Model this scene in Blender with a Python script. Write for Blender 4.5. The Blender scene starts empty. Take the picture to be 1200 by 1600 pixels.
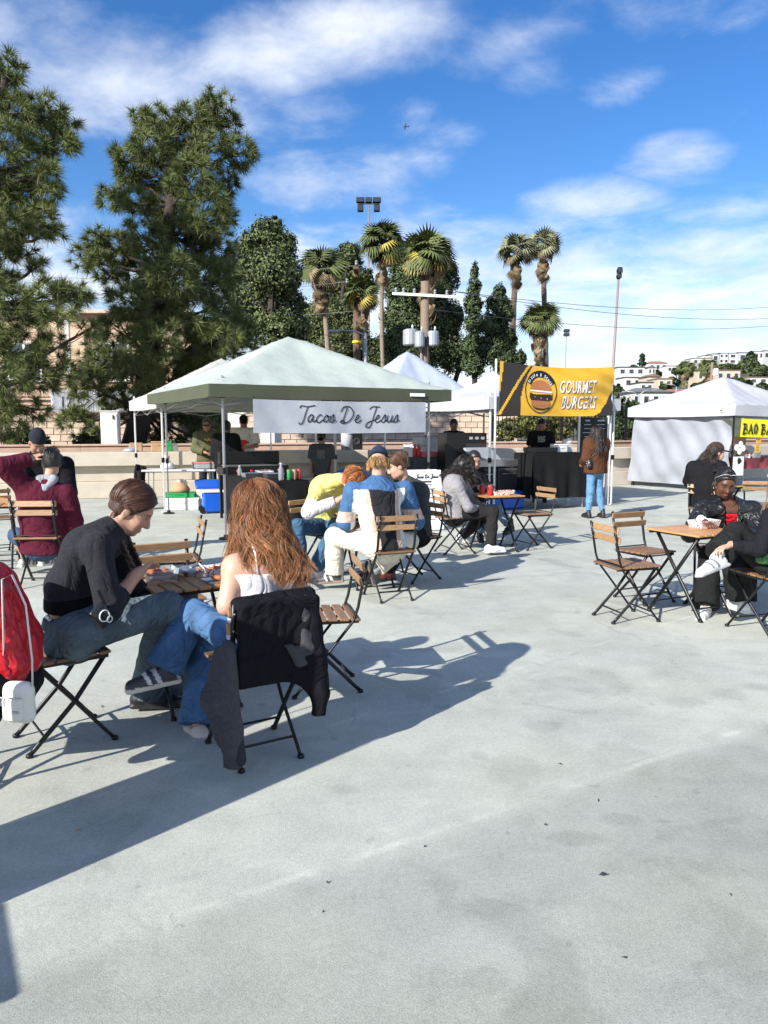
import bpy, math, random
import numpy as np
from mathutils import Vector, Matrix, Euler
R = math.radians
random.seed(7); RNG = np.random.default_rng(7)
sc = bpy.context.scene
col = sc.collection

# ---------------------------------------------------------------- camera
CAM_H, FPX, HZ = 1.56, 1180.0, 666.0
PITCH = math.atan((800 - HZ) / FPX)
cam_d = bpy.data.cameras.new('camera'); cam = bpy.data.objects.new('camera', cam_d); col.objects.link(cam)
cam.location = (0, 0, CAM_H); cam.rotation_euler = (math.pi/2 - PITCH, 0, 0)
cam_d.sensor_fit = 'VERTICAL'; cam_d.angle = 2*math.atan(800/FPX); cam_d.clip_end = 5000; cam_d.clip_start = 0.05
sc.camera = cam

# ---------------------------------------------------------------- light
SUN_AZ = R(47.0)      # direction in which shadows run, measured from +X
SUN_EL = R(29.5)
sun_d = bpy.data.lights.new('sun', 'SUN'); sun = bpy.data.objects.new('sun', sun_d); col.objects.link(sun)
sun_d.energy = 4.9; sun_d.angle = R(0.5); sun_d.color = (1.0, 0.96, 0.90)
ldir = Vector((math.cos(SUN_AZ)*math.cos(SUN_EL), math.sin(SUN_AZ)*math.cos(SUN_EL), -math.sin(SUN_EL)))
sun.rotation_euler = ldir.to_track_quat('-Z', 'Y').to_euler()
sun.location = (-10, -10, 20)

# ---------------------------------------------------------------- world
world = bpy.data.worlds.new('World'); sc.world = world; world.use_nodes = True
wn, wl = world.node_tree.nodes, world.node_tree.links
wn.clear()
def N(nodes, t, **kw):
    n = nodes.new(t)
    for k, v in kw.items():
        if k == 'inp':
            for a, b in v.items(): n.inputs[a].default_value = b
        else: setattr(n, k, v)
    return n
def math_node(nodes, links, op, a, b=None, c=None, clamp=False):
    n = nodes.new('ShaderNodeMath'); n.operation = op; n.use_clamp = clamp
    for i, x in enumerate((a, b, c)):
        if x is None: continue
        if isinstance(x, (int, float)): n.inputs[i].default_value = x
        else: links.new(x, n.inputs[i])
    return n.outputs[0]
def build_world():
    M = lambda op, a, b=None, c=None, clamp=False: math_node(wn, wl, op, a, b, c, clamp)
    sky = N(wn, 'ShaderNodeTexSky', sky_type='NISHITA', sun_disc=False, sun_elevation=SUN_EL,
            sun_rotation=math.atan2(-math.cos(SUN_AZ), -math.sin(SUN_AZ)), altitude=60.0, air_density=1.0, dust_density=0.3, ozone_density=2.5)
    hs = N(wn, 'ShaderNodeHueSaturation', inp={'Hue': .510, 'Saturation': 1.33, 'Value': 1.34})
    wl.new(sky.outputs[0], hs.inputs['Color'])
    tc = N(wn, 'ShaderNodeTexCoord')
    sep = N(wn, 'ShaderNodeSeparateXYZ'); wl.new(tc.outputs['Generated'], sep.inputs[0])
    x, y, z = sep.outputs
    zz = M('ADD', M('MAXIMUM', z, 0.0), 0.18)
    u = M('DIVIDE', x, zz); v = M('DIVIDE', y, zz)
    cmb = N(wn, 'ShaderNodeCombineXYZ'); wl.new(u, cmb.inputs[0]); wl.new(v, cmb.inputs[1])
    def fbm(scale, det, off, dist=0.4, rough=0.6, stretch=(1, 1, 1), rot=0):
        mp = N(wn, 'ShaderNodeMapping'); mp.inputs['Location'].default_value = off
        mp.inputs['Scale'].default_value = stretch; mp.inputs['Rotation'].default_value = (0, 0, rot)
        wl.new(cmb.outputs[0], mp.inputs[0])
        n = N(wn, 'ShaderNodeTexNoise', inp={'Scale': scale, 'Detail': det, 'Roughness': rough, 'Distortion': dist})
        wl.new(mp.outputs[0], n.inputs['Vector']); return n.outputs[0]
    fine = fbm(3.0, 10, (3.1, 1.7, 0), 0.22, 0.60, (1, 1.15, 1), 0.4)
    big = fbm(1.1, 4, (0.4, 5.2, 0), 0.2, 0.5)
    # cloud banks: ellipses in the cloud plane (u, v, ru, rv, rotation, strength), placed where the photo's clouds stand
    def uv(px, py):
        dx, dyy = (px-600)/FPX, (800-py)/FPX
        d = Vector((dx, math.cos(PITCH)+dyy*math.sin(PITCH), dyy*math.cos(PITCH)-math.sin(PITCH))).normalized()
        q = max(d.z, 0)+0.18; return d.x/q, d.y/q
    total = None
    banks = [(330, 120, 690, 25, .18, .74), (20, 120, 330, 170, .30, .72), (760, 80, 880, 50, .15, .50), (640, 265, 420, 300, .22, .62),
             (690, 195, 640, 185, .15, .5), (1000, 30, 1080, 10, .14, .45), (1020, 240, 1090, 275, .16, .8), (1020, 305, 870, 310, .16, .85), (1190, 40, 1150, 50, .14, .45),
             (960, 130, 1010, 120, .12, .5), (30, 40, 0, 20, .22, .6), (1190, 320, 1100, 330, .2, .75), (850, 120, 830, 110, .12, .5), (520, 185, 480, 190, .18, .45)]
    for (ax, ay, bx, by, wdt, st) in banks:
        a, b = Vector(uv(ax, ay)), Vector(uv(bx, by))
        c = (a+b)/2; d = b-a; L = d.length/2+wdt*.9; ang = math.atan2(d.y, d.x)
        ca, sa = math.cos(ang), math.sin(ang)
        du = M('SUBTRACT', u, c.x); dv = M('SUBTRACT', v, c.y)
        e1 = M('DIVIDE', M('ADD', M('MULTIPLY', du, ca), M('MULTIPLY', dv, sa)), L)
        e2 = M('DIVIDE', M('SUBTRACT', M('MULTIPLY', dv, ca), M('MULTIPLY', du, sa)), wdt)
        r2 = M('ADD', M('MULTIPLY', e1, e1), M('MULTIPLY', e2, e2))
        g = M('MULTIPLY', M('SUBTRACT', 1.0, r2, clamp=True), st)
        total = g if total is None else M('MAXIMUM', total, g)
    hor = N(wn, 'ShaderNodeMapRange', interpolation_type='SMOOTHSTEP', inp={'From Min': 0.30, 'From Max': 0.17, 'To Min': 0, 'To Max': 0.88}); wl.new(z, hor.inputs[0])
    # extra cloud added out of view, overhead and behind, to whiten the fill light
    cov = N(wn, 'ShaderNodeMapRange', interpolation_type='SMOOTHSTEP', inp={'From Min': .40, 'From Max': .62, 'To Min': 0, 'To Max': .95}); wl.new(fbm(1.3, 5, (6.3, 9.1, 0), .3, .55), cov.inputs[0])
    outm = N(wn, 'ShaderNodeMapRange', interpolation_type='SMOOTHSTEP', inp={'From Min': .60, 'From Max': .35, 'To Min': 0, 'To Max': 1}); wl.new(y, outm.inputs[0])
    total = M('MAXIMUM', total, M('MULTIPLY', cov.outputs[0], outm.outputs[0]))
    base = M('ADD', M('MAXIMUM', total, hor.outputs[0]), M('MULTIPLY', M('SUBTRACT', big, 0.5), 0.5))
    dens = M('ADD', base, M('MULTIPLY', M('SUBTRACT', fine, 0.5), 1.9))
    mr = N(wn, 'ShaderNodeMapRange', interpolation_type='SMOOTHSTEP', inp={'From Min': 0.20, 'From Max': 1.25, 'To Min': 0.0, 'To Max': 0.84}); wl.new(dens, mr.inputs[0])
    shade = fbm(2.2, 6, (8.2, 2.2, 0), 0.3, 0.55)
    cr = N(wn, 'ShaderNodeValToRGB'); wl.new(shade, cr.inputs[0])
    cr.color_ramp.elements[0].position = .35; cr.color_ramp.elements[0].color = (6.2, 6.8, 7.9, 1)
    cr.color_ramp.elements[1].position = .62; cr.color_ramp.elements[1].color = (9.2, 9.4, 9.7, 1)
    mix = N(wn, 'ShaderNodeMix', data_type='RGBA'); wl.new(mr.outputs[0], mix.inputs['Factor'])
    wl.new(hs.outputs[0], mix.inputs['A']); wl.new(cr.outputs[0], mix.inputs['B'])
    bg = N(wn, 'ShaderNodeBackground', inp={'Strength': 0.081}); wl.new(mix.outputs['Result'], bg.inputs[0])
    out = N(wn, 'ShaderNodeOutputWorld'); wl.new(bg.outputs[0], out.inputs[0])
build_world()
vs = sc.view_settings
vs.view_transform = 'Standard'; vs.look = 'None'; vs.gamma = 1.0; vs.use_curve_mapping = False; vs.exposure = 0.75
sc.render.engine = 'CYCLES'
try:
    sc.cycles.use_denoising = True; sc.cycles.denoiser = 'OPENIMAGEDENOISE'
except Exception: pass
sc.cycles.max_bounces = 5; sc.cycles.diffuse_bounces = 3; sc.cycles.use_adaptive_sampling = True; sc.cycles.adaptive_threshold = .02; sc.cycles.caustics_reflective = False; sc.cycles.caustics_refractive = False; sc.cycles.transparent_max_bounces = 12

# ---------------------------------------------------------------- pixel to place
CP, SP = math.cos(PITCH), math.sin(PITCH)
def ray(px, py):
    a, b = (px-600)/FPX, (800-py)/FPX
    return a, CP+b*SP, b*CP-SP
def gp(px, py, z=0.0):
    r = ray(px, py); t = (z-CAM_H)/r[2]; return Vector((r[0]*t, r[1]*t, z))
def at(px, py, Y):
    r = ray(px, py); t = Y/r[1]; return Vector((r[0]*t, Y, CAM_H+r[2]*t))

# ---------------------------------------------------------------- materials
def mat(name, color, rough=0.6, metal=0.0, var=0.0, vscale=8.0, bump=0.0, bscale=60.0, spec=0.5, attr=False, rand=0.0, sheen=0.0, trans=0.0, alpha=1.0, coat=0.0, bdist=0.01, coord='Object', stretch=None, color2=None, contrast=(0.35, 0.65), fold=None, thru=0.0):
    m = bpy.data.materials.new(name); m.use_nodes = True
    n, l = m.node_tree.nodes, m.node_tree.links
    b = n['Principled BSDF']
    b.inputs['Roughness'].default_value = rough; b.inputs['Metallic'].default_value = metal
    b.inputs['Specular IOR Level'].default_value = spec
    if sheen: b.inputs['Sheen Weight'].default_value = sheen
    if trans: b.inputs['Transmission Weight'].default_value = trans
    if alpha < 1: b.inputs['Alpha'].default_value = alpha
    if coat: b.inputs['Coat Weight'].default_value = coat
    tc = n.new('ShaderNodeTexCoord'); vec = tc.outputs[coord]
    if stretch:
        mp = n.new('ShaderNodeMapping'); mp.inputs['Scale'].default_value = stretch; l.new(vec, mp.inputs[0]); vec = mp.outputs[0]
    if attr:
        a = n.new('ShaderNodeAttribute'); a.attribute_name = 'Col'; src = a.outputs['Color']
    else:
        rgb = n.new('ShaderNodeRGB'); rgb.outputs[0].default_value = (*color, 1); src = rgb.outputs[0]
    if var or color2:
        t = n.new('ShaderNodeTexNoise'); t.inputs['Scale'].default_value = vscale; t.inputs['Detail'].default_value = 6
        t.inputs['Roughness'].default_value = .6
        l.new(vec, t.inputs['Vector'])
        mr = n.new('ShaderNodeMapRange'); l.new(t.outputs[0], mr.inputs[0])
        mr.inputs['From Min'].default_value, mr.inputs['From Max'].default_value = contrast
        if color2:
            mx = n.new('ShaderNodeMix'); mx.data_type = 'RGBA'; l.new(mr.outputs[0], mx.inputs['Factor'])
            l.new(src, mx.inputs['A']); mx.inputs['B'].default_value = (*color2, 1); src = mx.outputs['Result']
        if var:
            mr2 = n.new('ShaderNodeMapRange'); l.new(t.outputs[0], mr2.inputs[0]); mr2.inputs['From Min'].default_value = .3; mr2.inputs['From Max'].default_value = .7
            mr2.inputs['To Min'].default_value = 1-var; mr2.inputs['To Max'].default_value = 1+var
            hv = n.new('ShaderNodeHueSaturation'); l.new(mr2.outputs[0], hv.inputs['Value']); l.new(src, hv.inputs['Color']); src = hv.outputs[0]
    if rand:
        oi = n.new('ShaderNodeObjectInfo'); mr3 = n.new('ShaderNodeMapRange'); l.new(oi.outputs['Random'], mr3.inputs[0])
        mr3.inputs['To Min'].default_value = 1-rand; mr3.inputs['To Max'].default_value = 1+rand
        hv = n.new('ShaderNodeHueSaturation'); l.new(mr3.outputs[0], hv.inputs['Value']); l.new(src, hv.inputs['Color']); src = hv.outputs[0]
    l.new(src, b.inputs['Base Color'])
    if bump:
        t2 = n.new('ShaderNodeTexNoise'); t2.inputs['Scale'].default_value = bscale; t2.inputs['Detail'].default_value = 5
        l.new(vec, t2.inputs['Vector'])
        bp = n.new('ShaderNodeBump'); bp.inputs['Strength'].default_value = bump; bp.inputs['Distance'].default_value = bdist
        l.new(t2.outputs[0], bp.inputs['Height']); l.new(bp.outputs[0], b.inputs['Normal'])
        if fold:
            t3 = n.new('ShaderNodeTexNoise'); t3.inputs['Scale'].default_value = fold[0]; t3.inputs['Detail'].default_value = 2.5; t3.inputs['Roughness'].default_value = .45; t3.inputs['Distortion'].default_value = 1.6
            l.new(vec, t3.inputs['Vector'])
            rd = math_node(n, l, 'ABSOLUTE', math_node(n, l, 'SUBTRACT', t3.outputs[0], .5)); rd = math_node(n, l, 'POWER', math_node(n, l, 'MULTIPLY', rd, 5.0, clamp=True), .7)
            b3 = n.new('ShaderNodeBump'); b3.inputs['Strength'].default_value = .9; b3.inputs['Distance'].default_value = fold[1]; l.new(rd, b3.inputs['Height']); l.new(b3.outputs[0], bp.inputs['Normal'])
    if thru:
        out = n['Material Output']; tb = n.new('ShaderNodeBsdfTranslucent'); l.new(src, tb.inputs['Color']); mxs = n.new('ShaderNodeMixShader'); mxs.inputs[0].default_value = thru
        l.new(b.outputs[0], mxs.inputs[1]); l.new(tb.outputs[0], mxs.inputs[2]); l.new(mxs.outputs[0], out.inputs['Surface'])
    return m
MT = {}
def mk(key, *a, **k): MT[key] = mat(key, *a, **k)
mk('black_metal', (.012, .012, .013), .38, .3)
mk('wood', (.33, .195, .095), .5, var=.35, vscale=9, stretch=(1.2, 14, 14), rand=.22, bump=.15, bscale=40)
mk('wood_seat', (.22, .12, .06), .5, var=.35, vscale=9, stretch=(1.2, 14, 14), rand=.2, bump=.15, bscale=40)
mk('wood_dark', (.12, .065, .035), .55, var=.35, vscale=9, stretch=(1.2, 14, 14), rand=.2, bump=.15, bscale=40)
mk('wood_table', (.42, .215, .08), .42, var=.35, vscale=9, stretch=(14, 1.2, 14), rand=.2, bump=.15, bscale=40)
mk('screw', (.6, .6, .58), .3, .9)
mk('white_metal', (.72, .72, .72), .35, .2)
mk('grey_metal', (.38, .39, .4), .38, .7)
mk('steel', (.5, .5, .5), .3, .9, var=.1)
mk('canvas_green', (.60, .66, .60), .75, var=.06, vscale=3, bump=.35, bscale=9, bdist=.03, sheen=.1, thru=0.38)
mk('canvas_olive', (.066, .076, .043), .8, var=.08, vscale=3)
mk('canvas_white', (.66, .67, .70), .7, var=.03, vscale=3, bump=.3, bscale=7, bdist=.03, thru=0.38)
mk('canvas_cream', (.68, .66, .60), .75, var=.05, vscale=3, bump=.3, bscale=7, bdist=.03, thru=0.38)
mk('canvas_blue', (.60, .66, .78), .7, var=.03, vscale=3, bump=.3, bscale=7, bdist=.03, thru=0.38)
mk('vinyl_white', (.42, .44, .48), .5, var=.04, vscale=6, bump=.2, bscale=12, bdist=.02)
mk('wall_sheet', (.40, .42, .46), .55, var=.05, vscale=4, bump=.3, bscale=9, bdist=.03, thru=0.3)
mk('vinyl_yellow', (.80, .44, .03), .38, var=.06, vscale=5)
mk('vinyl_dark', (.03, .022, .018), .4)
mk('vinyl_lime', (.85, .75, .02), .45)
mk('ink_black', (.006, .006, .008), .5)
mk('ink_white', (.85, .85, .85), .5)
mk('ink_red', (.5, .03, .02), .5)
mk('bun', (.45, .17, .06), .6, var=.2, vscale=60)
mk('patty', (.035, .018, .012), .7)
mk('cheese', (.85, .5, .06), .5)
mk('black_cloth', (.010, .010, .011), .85, var=.25, vscale=4, spec=.15)
mk('grey_cloth', (.07, .07, .07), .8, var=.2, vscale=4)
mk('maroon_cloth', (.16, .025, .035), .75, var=.2, vscale=4)
mk('concrete_wall', (.52, .46, .37), .85, var=.1, vscale=3, bump=.3, bscale=50)
mk('pink_wall', (.50, .34, .25), .85, var=.12, vscale=4, bump=.3, bscale=40)
mk('block', (.52, .41, .31), .85, var=.15, vscale=5, rand=.12, bump=.4, bscale=30)
mk('mortar', (.33, .25, .2), .9)
mk('siding', (.60, .43, .31), .75, var=.08, vscale=4, rand=.06)
mk('trim_white', (.78, .76, .72), .6)
mk('fence_white', (.72, .74, .76), .5, var=.08, vscale=3)
mk('glass_dark', (.03, .04, .05), .08, 0, spec=.8)
mk('dark_void', (.02, .02, .022), .8)
mk('soil', (.09, .065, .045), .95, var=.3, vscale=6, bump=.5, bscale=20)
mk('bark_pine', (.045, .032, .026), .9, var=.4, vscale=14, bump=.8, bscale=16, bdist=.04)
mk('bark_palm', (.26, .20, .15), .9, var=.35, vscale=10, stretch=(1, 1, 6), bump=.6, bscale=16, bdist=.03)
mk('bark_palm_dark', (.13, .09, .065), .9, var=.35, vscale=10, stretch=(1, 1, 6), bump=.6, bscale=16, bdist=.03)
mk('pole_wood', (.20, .145, .105), .85, var=.3, vscale=5, stretch=(6, 6, 1))
mk('pole_wood_dark', (.12, .07, .045), .85, var=.3, vscale=5, stretch=(6, 6, 1))
mk('leaf', None or (0, 0, 0), .6, attr=True, spec=.3, var=.25, vscale=1.1)
mk('frond', (.10, .125, .04), .7, attr=False, rand=.3, spec=.4)
mk('frond_dry', (.21, .155, .085), .8, rand=.35)
mk('frond_pale', (.20, .21, .12), .75, rand=.3, spec=.5)
mk('skin', (0, 0, 0), .48, attr=True, spec=.4, var=.05, vscale=30, bump=.05, bscale=250, bdist=.003)
mk('cloth', (0, 0, 0), .9, attr=True, sheen=.0, var=.10, vscale=26, bump=.30, bscale=22, bdist=.012, spec=.12, fold=(4.6, .011))
mk('knit', (0, 0, 0), .9, attr=True, sheen=.03, var=.16, vscale=60, bump=.4, bscale=90, bdist=.008, spec=.15, fold=(4.5, .010))
mk('denim', (0, 0, 0), .85, attr=True, var=.22, vscale=11, bump=.35, bscale=60, bdist=.008, spec=.15, fold=(6.5, .012))
mk('leather', (0, 0, 0), .38, attr=True, var=.1, vscale=18, bump=.3, bscale=60, bdist=.006, spec=.45, fold=(7.0, .016))
mk('satin', (0, 0, 0), .42, attr=True, var=.08, vscale=18, bump=.3, bscale=30, bdist=.01, spec=.5, fold=(5.0, .016))
mk('shoe', (0, 0, 0), .5, attr=True, bump=.1, bscale=80)
mk('hair', (0, 0, 0), .42, attr=True, var=.25, vscale=40, spec=.5)
mk('plastic', (0, 0, 0), .35, attr=True)
mk('blue_plastic', (.005, .09, .52), .35, var=.05)
mk('white_plastic', (.62, .62, .62), .4)
mk('cardboard', (.42, .27, .15), .85, var=.1)
mk('red_plastic', (.55, .03, .03), .4)
mk('pink_plastic', (.55, .17, .17), .5, var=.15, vscale=20)
mk('green_plastic', (.02, .28, .07), .4)
mk('foil', (.7, .7, .7), .25, .95, bump=.5, bscale=40)
mk('clear', (.85, .9, .92), .12, trans=.75, spec=.5)
mk('paper', (.82, .80, .76), .8)
mk('food', (.42, .18, .06), .7, color2=(.30, .05, .02), vscale=45, var=.3)
mk('chalkboard', (.012, .016, .018), .7)
mk('bun_white', (.78, .75, .72), .6)
mk('picnic', (.8, .78, .76), .7, color2=(.55, .06, .05), vscale=60, contrast=(.52, .56))
mk('bag_white', (.78, .75, .66), .45, bump=.3, bscale=18, bdist=.01)
mk('bag_black', (.015, .015, .017), .5, color2=(.45, .45, .47), vscale=45, contrast=(.60, .63))
mk('transformer', (.36, .39, .42), .5, .3, var=.08)
mk('wire', (.10, .10, .105), .6)
mk('lamp_grey', (.40, .41, .42), .5, .4)
mk('rust_pole', (.27, .20, .185), .6, .2)
mk('stucco_white', (.56, .55, .53), .8, var=.05, vscale=1)
mk('stucco_tan', (.52, .42, .32), .85, var=.06, vscale=1)
mk('stucco_grey', (.40, .41, .42), .85, var=.06, vscale=1)
mk('roof_grey', (.14, .15, .15), .85, var=.15, vscale=1)
mk('roof_red', (.36, .15, .09), .85, var=.2, vscale=1)
mk('roof_brown', (.20, .14, .11), .85, var=.2, vscale=1)
mk('tar', (.05, .05, .055), .8)

# ---------------------------------------------------------------- object helpers
def tag(o, label=None, cat=None, group=None, kind=None):
    if label: o['label'] = label
    if cat: o['category'] = cat
    if group: o['group'] = group
    if kind: o['kind'] = kind
    return o
def thing(name, label, cat, loc=(0, 0, 0), rz=0.0, group=None, scale=1.0):
    o = bpy.data.objects.new(name, None); col.objects.link(o); o.empty_display_size = .2
    o.location = loc; o.rotation_euler = (0, 0, rz); o.scale = (scale,)*3
    return tag(o, label, cat, group)
def link(name, me, parent=None, loc=None, rot=None, scale=None):
    o = bpy.data.objects.new(name, me); col.objects.link(o)
    if parent: o.parent = parent
    if loc is not None: o.location = loc
    if rot is not None: o.rotation_euler = rot
    if scale is not None: o.scale = scale
    return o
def mesh_np(name, V, F, mats, smooth=False, colr=None, mi=None, flatcol=None):
    """V (n,3) array, F (m,3|4) array or list of tuples"""
    me = bpy.data.meshes.new(name)
    V = np.asarray(V, dtype=np.float32)
    if isinstance(F, np.ndarray):
        k = F.shape[1]
        me.vertices.add(len(V)); me.vertices.foreach_set('co', V.ravel())
        me.loops.add(F.size); me.loops.foreach_set('vertex_index', F.astype(np.int32).ravel())
        me.polygons.add(len(F)); me.polygons.foreach_set('loop_start', np.arange(0, F.size, k, dtype=np.int32))
        try: me.polygons.foreach_set('loop_total', np.full(len(F), k, dtype=np.int32))
        except Exception: pass
    else:
        me.from_pydata(V.tolist(), [], F)
    for m in (mats if isinstance(mats, (list, tuple)) else [mats]):
        me.materials.append(MT[m] if isinstance(m, str) else m)
    if mi is not None: me.polygons.foreach_set('material_index', np.asarray(mi, dtype=np.int32))
    if smooth: me.polygons.foreach_set('use_smooth', np.ones(len(me.polygons), dtype=bool))
    if colr is not None:
        a = me.color_attributes.new('Col', 'FLOAT_COLOR', 'POINT')
        c = np.ones((len(V), 4), dtype=np.float32); c[:, :3] = colr; a.data.foreach_set('color', c.ravel())
    me.update(); me.validate(); return me
class MB:
    def __init__(s): s.v = []; s.f = []; s.m = []
    def add(s, vs, fs, mi=0):
        b = len(s.v); s.v += [tuple(v) for v in vs]
        for f in fs: s.f.append(tuple(b+i for i in f)); s.m.append(mi)
        return s
    def box(s, c, size, rot=None, mi=0, bev=0.0):
        hx, hy, hz = size[0]/2, size[1]/2, size[2]/2; c = Vector(c)
        M_ = (rot if isinstance(rot, Matrix) else Euler(rot).to_matrix()) if rot is not None else None
        def T(p):
            p = Vector(p); return (M_ @ p if M_ else p) + c
        if bev:
            b = min(bev, hx*.9, hy*.9, hz*.9); pts = []
            for sx in (-1, 1):
                for sy in (-1, 1):
                    for sz in (-1, 1):
                        pts += [T((sx*hx, sy*(hy-b), sz*(hz-b))), T((sx*(hx-b), sy*hy, sz*(hz-b))), T((sx*(hx-b), sy*(hy-b), sz*hz))]
            I = lambda a, b_, c_: ((a*4)+(b_*2)+c_)*3
            fs = []
            for a in (0, 1):
                fs.append([I(a, 0, 0), I(a, 1, 0), I(a, 1, 1), I(a, 0, 1)][::(1 if a else -1)])
                fs.append([I(0, a, 0)+1, I(1, a, 0)+1, I(1, a, 1)+1, I(0, a, 1)+1][::(-1 if a else 1)])
                fs.append([I(0, 0, a)+2, I(1, 0, a)+2, I(1, 1, a)+2, I(0, 1, a)+2][::(1 if a else -1)])
            for a in (0, 1):
                for b_ in (0, 1):
                    e = 1 if a == b_ else -1
                    fs.append([I(a, b_, 0), I(a, b_, 0)+1, I(a, b_, 1)+1, I(a, b_, 1)][::e])
                    fs.append([I(a, 0, b_), I(a, 0, b_)+2, I(a, 1, b_)+2, I(a, 1, b_)][::-e])
                    fs.append([I(0, a, b_)+1, I(0, a, b_)+2, I(1, a, b_)+2, I(1, a, b_)+1][::e])
                    for c_ in (0, 1):
                        q = I(a, b_, c_); fs.append([q, q+1, q+2][::(1 if (a+b_+c_) % 2 else -1)])
            return s.add(pts, fs, mi)
        pts = [T((x*hx, y*hy, z*hz)) for x in (-1, 1) for y in (-1, 1) for z in (-1, 1)]
        return s.add(pts, [(0, 1, 3, 2), (4, 6, 7, 5), (0, 4, 5, 1), (2, 3, 7, 6), (0, 2, 6, 4), (1, 5, 7, 3)], mi)
    def tube(s, path, rad, n=6, mi=0, cap=True, flat=None):
        path = [Vector(p) for p in path]; k = len(path)
        rad = [rad]*k if isinstance(rad, (int, float)) else rad
        vs = []; up = None
        for i, p in enumerate(path):
            d = (path[min(i+1, k-1)]-path[max(i-1, 0)]).normalized()
            if up is None:
                up = Vector((0, 0, 1)) if abs(d.z) < .9 else Vector((1, 0, 0))
            a = d.cross(up)
            if a.length < 1e-5: a = d.orthogonal()
            a.normalize(); b = a.cross(d).normalized(); up = b
            for j in range(n):
                t = 2*math.pi*j/n + (math.pi/4 if n == 4 else 0)
                fx = flat if flat else 1.0
                vs.append(p + a*(rad[i]*math.cos(t)) + b*(rad[i]*fx*math.sin(t)))
        fs = []
        for i in range(k-1):
            for j in range(n):
                fs.append((i*n+j, i*n+(j+1) % n, (i+1)*n+(j+1) % n, (i+1)*n+j))
        if cap: fs.append(tuple(range(n))[::-1]); fs.append(tuple((k-1)*n+j for j in range(n)))
        return s.add(vs, fs, mi)
    def lathe(s, prof, n=16, c=(0, 0, 0), mi=0, cap=True):
        c = Vector(c); vs = []; k = len(prof)
        for (r, z) in prof:
            for j in range(n):
                t = 2*math.pi*j/n; vs.append(c+Vector((r*math.cos(t), r*math.sin(t), z)))
        fs = [(i*n+j, i*n+(j+1) % n, (i+1)*n+(j+1) % n, (i+1)*n+j) for i in range(k-1) for j in range(n)]
        if cap: fs.append(tuple(range(n))[::-1]); fs.append(tuple((k-1)*n+j for j in range(n)))
        return s.add(vs, fs, mi)
    def quad(s, a, b, c, d, mi=0): return s.add([a, b, c, d], [(0, 1, 2, 3)], mi)
    def prism(s, poly, y0, y1, mi=0):
        """poly in (x,z), extruded along y"""
        n = len(poly); vs = [(x, y0, z) for x, z in poly]+[(x, y1, z) for x, z in poly]
        fs = [tuple(range(n)), tuple(range(2*n-1, n-1, -1))]+[(i, i+n, (i+1) % n+n, (i+1) % n) for i in range(n)]
        return s.add(vs, fs, mi)
    def grid(s, fn, nu, nv, mi=0, thick=0.0):
        """fn(u,v) -> point; open sheet (give it thickness with 'thick' along its normal)"""
        P = [[Vector(fn(i/nu, j/nv)) for j in range(nv+1)] for i in range(nu+1)]
        def emit(Q, flip):
            vs = [p for r in Q for p in r]; w = nv+1
            fs = [(i*w+j, (i+1)*w+j, (i+1)*w+j+1, i*w+j+1) for i in range(nu) for j in range(nv)]
            if flip: fs = [f[::-1] for f in fs]
            s.add(vs, fs, mi)
        emit(P, False)
        if thick:
            Q = []
            for i in range(nu+1):
                r = []
                for j in range(nv+1):
                    a = P[min(i+1, nu)][j]-P[max(i-1, 0)][j]; b = P[i][min(j+1, nv)]-P[i][max(j-1, 0)]
                    nn = a.cross(b); nn = nn.normalized() if nn.length > 1e-9 else Vector((0, 0, 1)); r.append(P[i][j]-nn*thick)
                Q.append(r)
            emit(Q, True)
            edge = lambda A, B: [s.add([A[i], A[i+1], B[i+1], B[i]], [(0, 1, 2, 3)], mi) for i in range(len(A)-1)]
            edge([r[0] for r in Q], [r[0] for r in P]); edge([r[-1] for r in P], [r[-1] for r in Q]); edge(P[0], Q[0]); edge(Q[-1], P[-1])
        return s
    def mesh(s, name, mats, smooth=False, colr=None):
        return mesh_np(name, s.v, s.f, mats, smooth, colr, s.m if isinstance(mats, (list, tuple)) else None)
    def build(s, name, mats, parent=None, smooth=False, colr=None, loc=None, rot=None):
        return link(name, s.mesh(name, mats, smooth, colr), parent, loc, rot)
def copy_tree(o, parent=None):
    c = o.copy(); col.objects.link(c); c.parent = parent
    for ch in CH.get(o.name, []): copy_tree(ch, c)
    return c
CH = {}
def register(root):
    for ch in root.children: CH.setdefault(root.name, []).append(ch); register(ch)
def smooth_by(o): o.data.polygons.foreach_set('use_smooth', [True]*len(o.data.polygons))

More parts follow.
